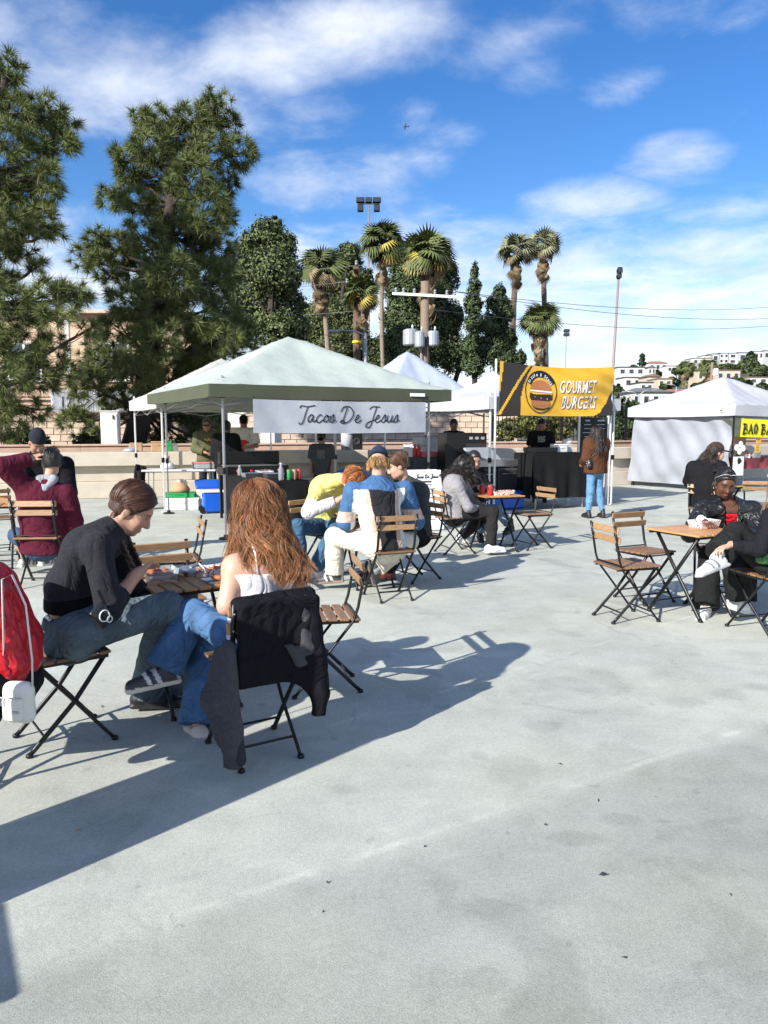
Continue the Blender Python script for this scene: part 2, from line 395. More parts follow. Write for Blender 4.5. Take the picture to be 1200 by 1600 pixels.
# ================================================================ SETTING
def deck_material():
    m = bpy.data.materials.new('deck_concrete'); m.use_nodes = True
    n, l = m.node_tree.nodes, m.node_tree.links; b = n['Principled BSDF']
    M = lambda op, a, b_=None, c=None, clamp=False: math_node(n, l, op, a, b_, c, clamp)
    tc = n.new('ShaderNodeTexCoord'); P = tc.outputs['Object']
    def noise(sc_, det=6, rough=.6, dist=0.0, off=(0, 0, 0), st=(1, 1, 1)):
        mp = n.new('ShaderNodeMapping'); mp.inputs['Location'].default_value = off; mp.inputs['Scale'].default_value = st; l.new(P, mp.inputs[0])
        t = n.new('ShaderNodeTexNoise'); t.inputs['Scale'].default_value = sc_; t.inputs['Detail'].default_value = det
        t.inputs['Roughness'].default_value = rough; t.inputs['Distortion'].default_value = dist; l.new(mp.outputs[0], t.inputs['Vector']); return t.outputs[0]
    def rng(x, a, b_, c=0.0, d=1.0):
        r = n.new('ShaderNodeMapRange'); r.interpolation_type = 'SMOOTHSTEP'; l.new(x, r.inputs[0])
        for i, q in enumerate((a, b_, c, d)): r.inputs[i+1].default_value = q
        return r.outputs[0]
    big = noise(.55, 5, .6, .6); mid = noise(2.1, 8, .65, .4, (3, 1, 0)); fine = noise(170, 3, .7); grit = noise(420, 2, .6); blot = noise(1.6, 4, .5, .9, (7, 2, 0)); spots = noise(5.0, 3, .5, .2, (1, 9, 0))
    v = M('ADD', .44, M('MULTIPLY', M('SUBTRACT', big, .5), .34))
    v = M('ADD', v, M('MULTIPLY', M('SUBTRACT', mid, .5), .20))
    v = M('ADD', v, M('MULTIPLY', M('SUBTRACT', fine, .5), .44))
    v = M('ADD', v, M('MULTIPLY', M('SUBTRACT', grit, .5), .12))
    coarse = noise(55, 5, .75, .2, (5, 5, 0)); v = M('ADD', v, M('MULTIPLY', M('SUBTRACT', coarse, .5), .30))
    wear = noise(4.2, 9, .72, .5, (9, 3, 0)); v = M('ADD', v, M('MULTIPLY', M('SUBTRACT', wear, .5), .22))
    v = M('MULTIPLY', v, rng(blot, .58, .66, 1.0, .86))
    v = M('MULTIPLY', v, rng(spots, .68, .74, 1.0, .80))
    drk = noise(11.0, 4, .6, .3, (4, 4, 0)); v = M('MULTIPLY', v, rng(drk, .68, .76, 1.0, .72))
    sep = n.new('ShaderNodeSeparateXYZ'); l.new(P, sep.inputs[0]); x, y = sep.outputs[0], sep.outputs[1]
    wob = M('MULTIPLY', M('SUBTRACT', noise(2.5, 4), .5), .07)
    # pale, worn joint lines across the slab
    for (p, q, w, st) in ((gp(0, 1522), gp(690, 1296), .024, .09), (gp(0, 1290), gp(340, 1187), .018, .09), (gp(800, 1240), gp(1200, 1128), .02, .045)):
        d = (q-p).normalized(); nx, ny = -d.y, d.x; c = -(nx*p.x+ny*p.y)
        dist = M('ABSOLUTE', M('ADD', M('ADD', M('ADD', M('MULTIPLY', x, nx), M('MULTIPLY', y, ny)), c), M('MULTIPLY', wob, .35)))
        line = rng(dist, w*1.3, w*.1, 0, 1); patch = rng(mid, .42, .62)
        v = M('ADD', v, M('MULTIPLY', M('MULTIPLY', line, patch), st))
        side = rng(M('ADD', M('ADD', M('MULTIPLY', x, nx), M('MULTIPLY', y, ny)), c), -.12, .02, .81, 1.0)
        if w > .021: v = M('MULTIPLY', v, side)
    # old drink and oil spills
    edge_n = M('MULTIPLY', M('SUBTRACT', noise(9, 4, .6), .5), 2.6)
    for (px, py, rx, ry) in ((800, 1203, .13, .10), (745, 1180, .05, .03), (970, 1185, .16, .09), (1070, 1097, .13, .05), (1140, 1085, .11, .05), (850, 1135, .10, .05), (140, 1345, .03, .02), (700, 1010, .13, .06), (980, 1092, .02, .01), (1000, 1105, .03, .01), (820, 1100, .02, .012), (1150, 1330, .25, .1), (970, 1280, .09, .03), (900, 1310, .12, .03), (760, 1530, .07, .03)):
        c = gp(px, py); e = M('ADD', M('POWER', M('DIVIDE', M('SUBTRACT', x, c.x), rx), 2.0), M('POWER', M('DIVIDE', M('SUBTRACT', y, c.y), ry*1.9), 2.0))
        e = M('ADD', e, edge_n)
        v = M('MULTIPLY', v, rng(e, .4, 1.3, .88, 1.0))
    vor = n.new('ShaderNodeTexVoronoi'); vor.feature = 'DISTANCE_TO_EDGE'; vor.inputs['Scale'].default_value = .55; mpv = n.new('ShaderNodeMapping'); l.new(P, mpv.inputs[0])
    addv = n.new('ShaderNodeVectorMath'); addv.operation = 'ADD'; nz = n.new('ShaderNodeTexNoise'); nz.inputs['Scale'].default_value = 3.0; nz.inputs['Detail'].default_value = 6; l.new(P, nz.inputs['Vector']); scl = n.new('ShaderNodeVectorMath'); scl.operation = 'SCALE'; scl.inputs['Scale'].default_value = .35; l.new(nz.outputs['Color'], scl.inputs[0]); l.new(P, addv.inputs[0]); l.new(scl.outputs[0], addv.inputs[1]); l.new(addv.outputs[0], vor.inputs['Vector'])
    v = M('MULTIPLY', v, M('SUBTRACT', 1.0, M('MULTIPLY', rng(vor.outputs['Distance'], .010, .002, 0, .16), rng(big, .48, .6))))
    arcs = n.new('ShaderNodeTexWave'); arcs.wave_type = 'RINGS'; arcs.inputs['Scale'].default_value = .33; arcs.inputs['Distortion'].default_value = 5.0; arcs.inputs['Detail'].default_value = 3; l.new(P, arcs.inputs['Vector'])
    v = M('MULTIPLY', v, M('SUBTRACT', 1.0, M('MULTIPLY', rng(arcs.outputs['Fac'], .93, .99, 0, .10), rng(mid, .45, .6))))
    v = M('ADD', v, M('MULTIPLY', rng(noise(3.3, 6, .7, 1.2, (11, 5, 0)), .60, .75), .07))
    tint = n.new('ShaderNodeCombineColor')
    warm = rng(noise(.9, 4, .5, 0, (2, 8, 0)), .4, .65, 0, .018)
    l.new(M('ADD', M('MULTIPLY', v, 1.0), warm), tint.inputs[0]); l.new(M('ADD', M('MULTIPLY', v, 1.03), M('MULTIPLY', warm, .9)), tint.inputs[1]); l.new(M('MULTIPLY', v, .895), tint.inputs[2])
    l.new(tint.outputs[0], b.inputs['Base Color']); b.inputs['Roughness'].default_value = .82; b.inputs['Specular IOR Level'].default_value = .35
    h = M('ADD', M('MULTIPLY', fine, .6), M('ADD', M('MULTIPLY', grit, .5), M('MULTIPLY', mid, .3)))
    bp = n.new('ShaderNodeBump'); bp.inputs['Strength'].default_value = .5; bp.inputs['Distance'].default_value = .006
    l.new(h, bp.inputs['Height']); l.new(bp.outputs[0], b.inputs['Normal'])
    return m
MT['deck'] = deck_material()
WALL = [Vector((-18, 12.7, 0)), Vector((-6.6, 16.2, 0)), Vector((6.0, 20.0, 0)), Vector((20, 27.2, 0))]
deck = MB()
deck.add([(-18, -8, 0), (20, -8, 0), (20, 27.6, 0), (6.0, 20.4, 0), (-6.6, 16.6, 0), (-18, 13.1, 0)], [(0, 1, 2, 3, 4, 5)])
deck.add([(-18, -8, 0), (20, -8, 0), (20, -8, -2.6), (-18, -8, -2.6)], [(0, 3, 2, 1)])
o = deck.build('deck_floor', 'deck'); tag(o, kind='structure')
# small litter on the deck is built further down
g = MB(); S = 3000; g.add([(-S, -200, -2.6), (S, -200, -2.6), (S, S, -2.6), (-S, S, -2.6)], [(0, 1, 2, 3)])
MT['terrain'] = mat('terrain', (.10, .095, .06), .95, color2=(.05, .06, .03), vscale=.05, var=.2)
o = g.build('ground', 'terrain'); tag(o, kind='structure')

def seg_frame(p, q):
    d = (q-p); L = d.length; a = math.atan2(d.y, d.x); return L, a
def seg_boxes(parent, name, m, p, q, y0, y1, z0, z1, ext=0.0):
    L, a = seg_frame(p, q)
    b = MB(); b.box((L/2, (y0+y1)/2, (z0+z1)/2), (L+ext, y1-y0, z1-z0), bev=.012)
    return b.build(name, m, parent, loc=p, rot=(0, 0, a))
w = thing('parapet_wall', 'long low beige concrete parapet at the back edge of the deck', 'wall')
for i in range(3):
    p, q = WALL[i], WALL[i+1]
    seg_boxes(w, 'plinth', 'concrete_wall', p, q, -.02, .42, 0, .36, .04*i)
    seg_boxes(w, 'wall_face', 'concrete_wall', p, q, .10, .38, .36, .70, .03*i)
    seg_boxes(w, 'coping', 'concrete_wall', p, q, -.06, .44, .70, 1.0, .05*i)
bed = MB()
def off(p, d): return Vector((p.x-.28*d, p.y+.96*d, 0))
pts = [off(p, .4) for p in WALL]; pts2 = [off(p, 12) for p in WALL]
bed.add([(*p.xy, .86) for p in pts]+[(*p.xy, .98) for p in pts2], [(i, i+1, 5+i, 4+i) for i in range(3)])
o = bed.build('planting_bed', 'soil'); tag(o, kind='structure')
w = thing('planter_wall', 'low pinkish planter wall just behind the beige parapet', 'wall')
for i in range(3):
    seg_boxes(w, 'wall_face', 'pink_wall', off(WALL[i], 1.1), off(WALL[i+1], 1.1), 0, .25, .6, 1.10, .02*i)
    seg_boxes(w, 'coping', 'pink_wall', off(WALL[i], 1.1), off(WALL[i+1], 1.1), -.03, .28, 1.10, 1.15, .02*i)

def block_wall(name, label, x0, x1, Y, z0, z1, bw=.4, bh=.2, m='block', rz=0.0):
    t = thing(name, label, 'wall', (x0, Y, 0), rz)
    W = x1-x0
    b = MB(); b.box((W/2, .16, (z0+z1)/2), (W, .26, z1-z0)); b.build('wall_core', 'mortar', t)
    b = MB(); b.box((0, 0, 0), (bw-.015, .05, bh-.015), bev=.012); me = b.mesh('block', m)
    rows = int(round((z1-z0)/bh))
    for r in range(rows):
        x = bw/2 + (bw/2 if r % 2 else 0)
        while x < W-bw*.4:
            link('block', me, t, (x, .022+random.uniform(-.006, .006), z0+bh*(r+.5))); x += bw
    b = MB(); b.box((W/2, .15, z1+.04), (W+.06, .36, .08), bev=.01); b.build('cap_course', 'pink_wall', t)
block_wall('block_wall', 'pink block garden wall under the pine trees', -13.2, -4.9, 23.0, .9, 1.9)
block_wall('block_wall', 'pale block wall seen under the script lettered banner', -4.8, 4.6, 26.0, .7, 2.1)

# white corrugated fence with graffiti
t = thing('metal_fence', 'white corrugated metal fence with black graffiti behind the pines', 'fence', (-9.9, 22.7, 0))
for k in range(7):
    b = MB(); b.grid(lambda u, v: (k*.42+u*.41, .03*math.sin(u*6*2*math.pi), 1.98+.62*v), 24, 1, thick=.012); b.build('panel', 'fence_white', t)
def strokes(parent, name, polys, w, m, tf, depth=.006):
    """flat lettering: each polyline becomes a ribbon of width w, tf maps (x,y)->point, proud along the surface"""
    b = MB()
    for pl in polys:
        pts = [tf(*p) for p in pl]; b.tube(pts, w, 5)
    return b.build(name, m, parent, smooth=True)
gr = [[(0, .1), (.02, .42)], [(.12, .36), (.2, .43), (.26, .36), (.14, .12), (.3, .1)], [(.4, .4), (.6, .42), (.44, .28), (.6, .2), (.42, .08)], [(.55, .44), (.8, .3), (.58, .12)], [(.78, .42), (.98, .28), (.74, .1)], [(1.05, .26), (1.1, .26)],
      [(1.2, .38), (1.27, .1), (1.34, .3), (1.42, .1), (1.48, .4)], [(1.55, .24), (1.68, .28), (1.62, .36), (1.54, .2), (1.66, .1)], [(1.9, .36), (1.78, .32), (1.9, .2), (1.76, .1)], [(2.0, .4), (2.02, .12)], [(2.1, .36), (2.2, .15), (2.3, .38)]]
strokes(t, 'graffiti', gr, .02, 'ink_black', lambda x, y: (.35+x, -.035, 2.02+y))

# building behind the pines
t = thing('siding_house', 'peach clapboard building with white posts behind the pines', 'building', (-18.5, 28.0, 0))
b = MB(); b.box((5.75, 3.1, 2.5), (11.5, 6, 6.2)); b.build('wall', 'stucco_tan', t)
b = MB(); b.box((0, 0, 0), (11.4, .05, .205), rot=(R(6), 0, 0)); me = b.mesh('board', 'siding')
for r in range(27): link('board', me, t, (5.75, .07, .3+r*.2))
for x, z in ((2.2, 3.9), (5.4, 3.9), (8.6, 3.9), (3.6, 1.6), (9.6, 1.7)):
    b = MB(); b.box((x, -.01, z), (1.25, .1, 1.45)); wn_ = b.build('window', 'trim_white', t)
    for dx in (-.3, .3):
        b = MB(); b.box((x+dx, -.055, z), (.5, .02, 1.25)); b.build('pane', 'glass_dark', wn_)
for x in (.6, 4.2, 7.2, 10.4):
    b = MB(); b.box((x, -.5, 3.0), (.14, .14, 4.6)); b.build('post', 'trim_white', t)
b = MB(); b.box((5.75, 2.9, 5.66), (11.7, 6.4, .12)); b.build('roof', 'stucco_tan', t)
for r in range(3):
    b = MB(); b.box((5.5, -.5, 2.3+r*.3), (10, .05, .06)); b.build('rail', 'wood_dark', t)

def cabinet(name, label, px, Y, w_, d_, z0, z1):
    c = at(px, 690, Y); t = thing(name, label, 'cabinet', (c.x, Y, 0), R(12))
    b = MB(); b.box((0, 0, (z0+z1)/2), (w_, d_, z1-z0), bev=.015); b.build('body', 'concrete_white', t)
    b = MB(); b.box((0, -d_/2-.008, (z0+z1)/2), (w_-.06, .014, z1-z0-.1), bev=.005); dd = b.build('door', 'concrete_white', t)
    b = MB(); b.box((w_*.22, -d_/2-.025, z1-.13), (.025, .03, .09)); b.build('handle', 'black_metal', dd)
    b = MB(); b.box((0, 0, z1+.012), (w_+.04, d_+.04, .024)); b.build('lid', 'concrete_white', t)
mk('concrete_white', (.66, .64, .58), .75, var=.06)
cabinet('utility_cabinet', 'tall off-white utility cabinet on the wall beside the pine trunk', 174, 17.9, .40, .38, .86, 1.90)
for px, lab in ((424, 'square cream pillar under the left half of the script banner'), ):
    c = at(px, 690, 20.5); t = thing('pillar', lab, 'pillar', (c.x, 20.5, 0), R(-20))
    b = MB(); b.box((0, 0, 1.5), (.42, .42, 1.6), bev=.01); b.build('shaft', 'concrete_white', t)
    b = MB(); b.box((0, 0, 2.34), (.52, .52, .08), bev=.01); b.build('cap', 'concrete_white', t)

# iron fence on the right
p0, p1 = Vector((2.9, 20.3, 0)), Vector((9.0, 22.7, 0)); L, a = seg_frame(p0, p1)
t = thing('iron_fence', 'black iron picket fence in front of the yellow green bushes', 'fence', p0, a)
for z in (1.05, 1.85, 2.02):
    b = MB(); b.box((L/2, 0, z), (L, .035, .035)); b.build('rail', 'black_metal', t)
b = MB(); b.box((0, 0, 1.52), (.016, .016, 1.16)); me = b.mesh('picket', 'black_metal')
for k in range(int(L/.12)): link('picket', me, t, (.06+k*.12, .0, 0))
b = MB(); b.box((0, 0, 1.5), (.06, .06, 1.3)); me = b.mesh('post', 'black_metal')
for k in range(4): link('post', me, t, (k*L/3, .0, 0))

# ================================================================ VEGETATION
def unit(v): return v/np.maximum(np.linalg.norm(v, axis=1, keepdims=True), 1e-9)
def rand_unit(n): return unit(RNG.normal(size=(n, 3)))
DK = 17.0
def leaf_mesh(name, blobs, dens, size, c_lo, c_hi, up=.3, flat=1.0):
    extra = []
    for (c, r) in blobs:
        for _ in range(3):
            d = rand_unit(1)[0]; d[2] = abs(d[2])*.8-.1; rr_ = np.asarray(r, float); extra.append((Vector(np.asarray(c)+d*rr_*.85), tuple(rr_*random.uniform(.25, .45))))
    blobs = [(c, tuple(np.asarray(r, float)*.88)) for c, r in blobs]+extra
    """blobs: (center, radius xyz). Leaf quads spread through each blob's outer volume, paler and darker clumps by random tone."""
    VV, CC = [], []
    for (c, r) in blobs:
        r = np.asarray(r, float); n = max(60, int(dens*DK*(r[0]*r[1]*r[2])**(2/3)))
        # clumps inside the blob
        nc = max(4, n//26); d = rand_unit(nc); rad = RNG.uniform(.45, 1.0, nc)**.6
        cc = np.asarray(c)+d*rad[:, None]*r; tone = RNG.uniform(0, 1, nc)
        k = RNG.integers(0, nc, n)
        p = cc[k]+RNG.normal(size=(n, 3))*np.minimum(r*.16, size*2.2)
        out = unit(p-np.asarray(c)); nrm = unit(out*1.0+rand_unit(n)*.7+np.array([0, 0, up]))
        a = unit(np.cross(nrm, rand_unit(n))); b = np.cross(nrm, a)
        s = size*RNG.uniform(.55, 1.25, (n, 1))
        q = np.stack([p-a*s*.5, p-b*s*.32*flat, p+a*s*.5, p+b*s*.32*flat+nrm*s*.12], 1)
        VV.append(q.reshape(-1, 3)); t_ = np.clip(tone[k]+RNG.normal(0, .18, n), 0, 1)[:, None]
        cl = np.asarray(c_lo)*(1-t_)+np.asarray(c_hi)*t_; CC.append(np.repeat(cl, 4, 0))
    V = np.concatenate(VV); F = np.arange(len(V)).reshape(-1, 4)
    return mesh_np(name, V, F, 'leaf', False, np.concatenate(CC))
def pine_mesh(name, tufts, axes, nn, ln, w, c_lo, c_hi):
    n = len(tufts); k = nn
    ax = np.repeat(unit(axes), k, 0); c = np.repeat(tufts, k, 0); tone = np.repeat(np.clip(RNG.normal(.5, .3, n), 0, 1), k)[:, None]
    d = unit(ax*RNG.uniform(.15, 1.2, (n*k, 1))+rand_unit(n*k)*1.0)
    L = ln*RNG.uniform(.65, 1.15, (n*k, 1)); tip = c+d*L; tip[:, 2] -= .10*L[:, 0]
    sd = unit(np.cross(d, rand_unit(n*k)))*w
    base = c+d*.03*L
    V = np.stack([base-sd, base+sd, tip], 1).reshape(-1, 3); F = np.arange(len(V)).reshape(-1, 3)
    t_ = np.clip(tone+RNG.normal(0, .12, (n*k, 1)), 0, 1); cl = np.asarray(c_lo)*(1-t_)+np.asarray(c_hi)*t_
    return mesh_np(name, V, F, 'leaf', False, np.repeat(cl, 3, 0))
def limb(b, p, q, r0, r1, sag=.12, n=6, seed=0):
    p, q = Vector(p), Vector(q); pts = []
    rr = random.Random(seed)
    L = (q-p).length
    for i in range(n+1):
        t = i/n; x = p.lerp(q, t)+Vector((rr.uniform(-1, 1), rr.uniform(-1, 1), rr.uniform(-1, 1)))*L*.045*math.sin(math.pi*t)
        x.z -= sag*L*math.sin(math.pi*t)*.5; pts.append(x)
    b.tube(pts, [r0+(r1-r0)*i/n for i in range(n+1)], 6)
    return pts
def pine_tree(label, Y, base_px, trunk_px, blobs, tn, seed):
    rr = random.Random(seed); base = at(*base_px, Y); base.z = .85
    t = thing('pine_tree', label, 'tree', base); ofs = -base
    tr = [base]+[at(x, y, Y+dy) for (x, y, dy) in trunk_px]
    b = MB(); k = len(tr)
    b.tube([p+ofs for p in tr], [.30*(1-.8*i/(k-1))+.02 for i in range(k)], 10); b.build('trunk', 'bark_pine', t, smooth=True)
    tuf, axs = [], []; bl = MB()
    for i, (x, y, r, dd) in enumerate(blobs):
        c = at(x, y, Y+dd); rad = .92*r*(Y+dd)/FPX
        # nearest trunk point below
        cand = [p for p in tr[1:]]; p = min(cand, key=lambda p_: (p_-c).length+max(0, p_.z-c.z+.1)*1.5)
        pts = limb(bl, p+ofs, c+ofs, .05+.02*rr.random(), .018, .10, 6, seed*100+i)
        n = max(10, int(tn*rad*rad))
        d = rand_unit(n); pos = np.asarray(c)+d*(RNG.uniform(.35, 1.0, (n, 1))**.5)*rad*np.array([1.0, .9, .82])
        tuf.append(pos+np.asarray(ofs)); axs.append(unit(d*.8+np.array([0, 0, .55])+unit(np.asarray(c)-np.asarray(p)+np.zeros((n, 3)))*.5))
        for j in range(0, n, 4):
            q = Vector(pos[j]); a_ = c+(Vector(pts[-3])-ofs-c)*rr.uniform(.2, 1)
            bl.tube([a_+ofs, a_.lerp(q, .5)+ofs+Vector((0, 0, -.04)), q+ofs], [.016, .012, .007], 4)
    bl.build('limbs', 'bark_pine', t, smooth=True)
    me = pine_mesh('crown', np.concatenate(tuf), np.concatenate(axs), 60, .29, .0082, (.050, .072, .024), (.200, .232, .075))
    o = link('crown', me, t); o['kind'] = 'stuff'
pine_tree('tall long-needled pine with an open top, between the cut-off pine and the tents', 20.5, (205, 702), [(222, 640, 0), (232, 560, 0), (246, 480, 0), (254, 420, .2), (262, 370, .2), (268, 320, .2), (285, 260, .1), (310, 205, 0), (336, 160, 0)],
    [(338, 168, 32, 0), (350, 195, 26, .4), (300, 185, 26, -.3), (250, 190, 32, 0), (222, 185, 20, .3), (285, 222, 40, .6), (240, 228, 38, -.6), (196, 240, 22, 0), (330, 235, 34, -.5), (372, 240, 30, 0), (208, 270, 30, .5), (250, 275, 42, .8), (300, 280, 44, -.8), (345, 290, 28, .6), (176, 308, 26, 0), (215, 318, 30, -.8), (262, 325, 46, 1), (318, 330, 44, -1), (352, 335, 22, 0),
     (225, 370, 36, -1), (280, 375, 50, .6), (330, 385, 42, 1), (150, 372, 22, 0), (185, 390, 34, .4), (128, 405, 22, 0), (160, 420, 30, -.5), (215, 425, 42, .9), (265, 430, 48, -1.3), (320, 435, 46, .3), (352, 430, 26, 0), (200, 470, 36, -1.4), (250, 480, 44, 1), (305, 490, 50, -.6), (350, 485, 30, .4),
     (190, 510, 40, -.9), (245, 530, 44, -1.4), (300, 545, 46, .7), (345, 530, 40, -.5), (375, 505, 24, .5), (165, 560, 44, .3), (215, 580, 44, -1.2), (270, 590, 44, .8), (320, 580, 36, .2), (385, 550, 26, .6), (140, 600, 36, -.6), (190, 630, 34, .4), (240, 650, 36, .9), (290, 650, 32, 1.0), (120, 660, 30, -.3), (325, 660, 24, 1.0), (230, 690, 26, .9), (160, 680, 20, -.5), (350, 690, 16, 1.2), (262, 690, 22, 1.3), (300, 690, 22, 1.3)], 170, 3)
pine_tree('nearest pine cut off by the left edge of the picture', 17.2, (-75, 702), [(-70, 600, 0), (-60, 480, 0), (-40, 380, 0), (-25, 280, 0), (-5, 180, 0), (12, 110, 0)],
    [(18, 105, 28, 0), (5, 140, 30, .3), (-25, 160, 40, 0), (30, 175, 28, -.3), (70, 172, 34, 0), (100, 190, 22, .2), (55, 205, 32, .5), (10, 220, 40, -.5), (85, 225, 32, 0), (45, 255, 36, .3), (105, 222, 18, 0), (15, 280, 40, .4), (68, 275, 28, -.4), (-20, 300, 50, 0), (40, 315, 42, .3), (85, 300, 20, 0), (10, 350, 40, -.4), (62, 345, 38, 0), (88, 362, 18, 0), (25, 390, 30, .4), (-25, 380, 50, 0), (5, 430, 24, .3), (58, 415, 16, .2), (-20, 450, 40, 0), (20, 470, 34, -.2), (70, 462, 32, 0), (110, 462, 30, .2), (45, 500, 36, .3), (90, 490, 28, -.3), (130, 455, 20, .4), (138, 515, 14, .4), (-10, 520, 44, 0), (30, 545, 40, .2), (80, 545, 32, .5), (10, 590, 40, -.3), (60, 590, 34, .3), (100, 585, 26, .6), (-15, 640, 44, 0), (20, 660, 28, .3), (60, 640, 20, .6), (-5, 690, 30, .2)], 150, 5)

def leafy(name, label, Y, blobs_px, base_px, dens, size, lo, hi, trunk_r=.25, group=None, cat='tree', zb=-2.6):
    b0 = at(base_px[0], base_px[1], Y); b0.z = zb; t = thing(name, label, cat, b0, 0, group)
    bl = [(at(x, y, Y+dd)-b0, (rx*Y/FPX, min(rx, ry)*Y/FPX*.9, ry*Y/FPX)) for (x, y, rx, ry, dd) in blobs_px]
    o = link('crown' if cat == 'tree' else 'foliage', leaf_mesh('crown', bl, dens, size, lo, hi), t); o['kind'] = 'stuff'
    b = MB(); top = min(bl, key=lambda q: q[0].z)[0]; hi_ = max(bl, key=lambda q: q[0].z)[0]
    b.tube([(0, 0, 0), Vector((0, 0, 0)).lerp(top, .6), top, hi_], [trunk_r, trunk_r*.8, trunk_r*.6, trunk_r*.2], 8)
    for (c, r) in bl: b.tube([top.lerp(c, .1), c], [trunk_r*.3, trunk_r*.08], 5)
    b.build('trunk' if cat == 'tree' else 'stems', 'bark_pine', t, smooth=True)
GD, GL = (.018, .034, .014), (.085, .115, .040)
leafy('broadleaf_tree', 'broad dense green tree just right of the tall pine', 34, [(418, 360, 26, 22, 0), (400, 385, 34, 28, 1), (440, 385, 28, 26, 0), (385, 420, 30, 34, 0), (425, 425, 44, 36, -1), (458, 430, 16, 30, 0), (400, 465, 44, 34, 0), (445, 480, 30, 40, 0), (380, 500, 40, 34, 0), (425, 515, 44, 30, -1), (465, 510, 20, 24, 1)], (415, 600), 330, .135, (.020, .034, .014), (.15, .185, .068))
leafy('broadleaf_tree', 'rounded dark tree behind the two leftmost palms', 52, [(546, 392, 20, 14, 0), (540, 408, 26, 18, 0), (530, 440, 30, 30, 1), (560, 440, 20, 26, 0), (505, 500, 40, 34, 0), (540, 500, 34, 40, 0), (480, 520, 34, 28, 0), (560, 540, 24, 30, 0), (470, 545, 30, 24, 0), (520, 548, 40, 30, -1), (590, 550, 20, 24, 0)], (530, 600), 300, .18, (.016, .03, .014), (.135, .16, .058))
leafy('conifer_tree', 'wide conifer behind the utility pole with transformers', 50, [(640, 415, 26, 26, 0), (680, 412, 24, 24, 0), (625, 455, 26, 30, 0), (665, 460, 40, 34, 0), (702, 435, 16, 26, 1), (632, 500, 34, 38, 0), (682, 500, 40, 38, 0), (650, 545, 50, 36, -1), (702, 550, 26, 38, 0), (612, 545, 22, 38, 0), (710, 495, 14, 28, 0), (588, 555, 22, 30, 1), (722, 560, 14, 26, 1)], (660, 600), 300, .17, (.022, .040, .018), (.125, .16, .062))
leafy('conifer_tree', 'slim pointed conifer left of the tall bare palms', 48, [(741, 425, 7, 16, 0), (741, 450, 11, 16, 0), (739, 475, 15, 18, 0), (742, 505, 17, 20, 0), (740, 540, 20, 24, 0), (742, 570, 18, 20, 0)], (741, 610), 420, .15, (.014, .028, .013), (.11, .155, .06))
leafy('conifer_tree', 'broader dark conifer touching the left bare palm trunk', 46, [(781, 455, 10, 12, 0), (776, 475, 18, 16, 0), (790, 490, 14, 18, 0), (772, 510, 20, 24, 0), (792, 530, 18, 24, 0), (770, 545, 22, 26, 0), (788, 565, 22, 20, 0), (808, 565, 14, 18, 0)], (780, 610), 420, .15, (.014, .028, .013), (.115, .155, .06))
leafy('leafy_tree', 'dark leafy tree between the yellow banner and the white wall tent', 27, [(972, 640, 14, 24, 0), (985, 665, 16, 20, 0), (966, 670, 12, 22, 0), (990, 640, 10, 14, 0), (975, 695, 18, 16, 0)], (975, 700), 700, .13, (.018, .034, .014), (.08, .12, .04), .1, zb=.8)
for k, (px, py, rx, ry, Y, lab) in enumerate(((795, 668, 26, 16, 22.5, 'leftmost yellow green shrub under the yellow banner'), (830, 662, 30, 22, 22.9, 'yellow green shrub behind the burger vendor'), (870, 660, 28, 24, 23.2, 'yellow green shrub just left of the menu blackboard'), (925, 655, 34, 22, 23.6, 'grey green shrub behind the menu blackboard'), (780, 690, 16, 9, 22.2, 'small low shrub at the foot of the iron fence'), (695, 655, 30, 14, 28.5, 'sunlit shrub behind the black oven cabinet'), (425, 685, 12, 12, 22.5, 'small round bush beside the cream pillar'), (735, 650, 22, 16, 29, 'shrub behind the pole of the yellow banner'))):
    leafy('shrub', lab, Y, [(px-rx*.4, py, rx*.6, ry*.8, 0), (px+rx*.4, py+2, rx*.6, ry*.8, 0), (px, py-ry*.3, rx*.5, ry*.7, 0), (px, py+ry*.6, rx*.9, ry*.6, 0)], (px, py), 800, .10, (.045, .055, .018), (.20, .20, .05), .03, 'garden shrubs behind the deck', 'shrub', .85)
for k, (px, py, rx, ry, Y, lab) in enumerate(((40, 685, 40, 16, 19.6, 'dark low bush behind the person in the knit hat'), (135, 690, 22, 14, 19.4, 'dark low bush left of the off-white cabinet'), (205, 695, 14, 8, 20.8, 'low bush at the foot of the pine trunk'))):
    leafy('shrub', lab, Y, [(px-rx*.4, py, rx*.6, ry*.8, 0), (px+rx*.4, py+2, rx*.6, ry*.8, 0), (px, py-ry*.3, rx*.5, ry*.7, 0)], (px, py), 700, .11, (.02, .032, .012), (.10, .13, .04), .03, 'dark bushes under the pines', 'shrub', .85)

# fan palms
def frond_mesh(name, m, nb=13, droop=.35, spread=1.25, dry=False):
    b = MB(); b.tube([(0, 0, 0), (0, .38, .03)], [.022, .014], 3, cap=False)
    for i in range(nb):
        a = (i/(nb-1)-.5)*2*spread; d = Vector((math.sin(a), math.cos(a), 0)); s = Vector((d.y, -d.x, 0))
        L = .64*(1-.22*abs(a)/spread); w0 = .045
        o_ = Vector((0, .36, .03)); m1 = o_+d*L*.55+Vector((0, 0, .03)); tip = o_+d*L+Vector((0, 0, -droop*L*.5))
        b.add([o_, m1-s*w0, m1+s*w0, tip], [(0, 2, 1), (1, 2, 3)])
    return b.mesh(name, m)
FR = [frond_mesh('frond', 'frond', droop=.75), frond_mesh('frond', 'frond', 11, droop=1.2, spread=1.0), frond_mesh('frond', 'frond_dry', 11, 1.1, .7), frond_mesh('frond', 'frond_pale', 12, .9)]
mk('frond_yellow', (.38, .30, .04), .6, rand=.25); FR.append(frond_mesh('frond', 'frond_yellow', 12, .8))
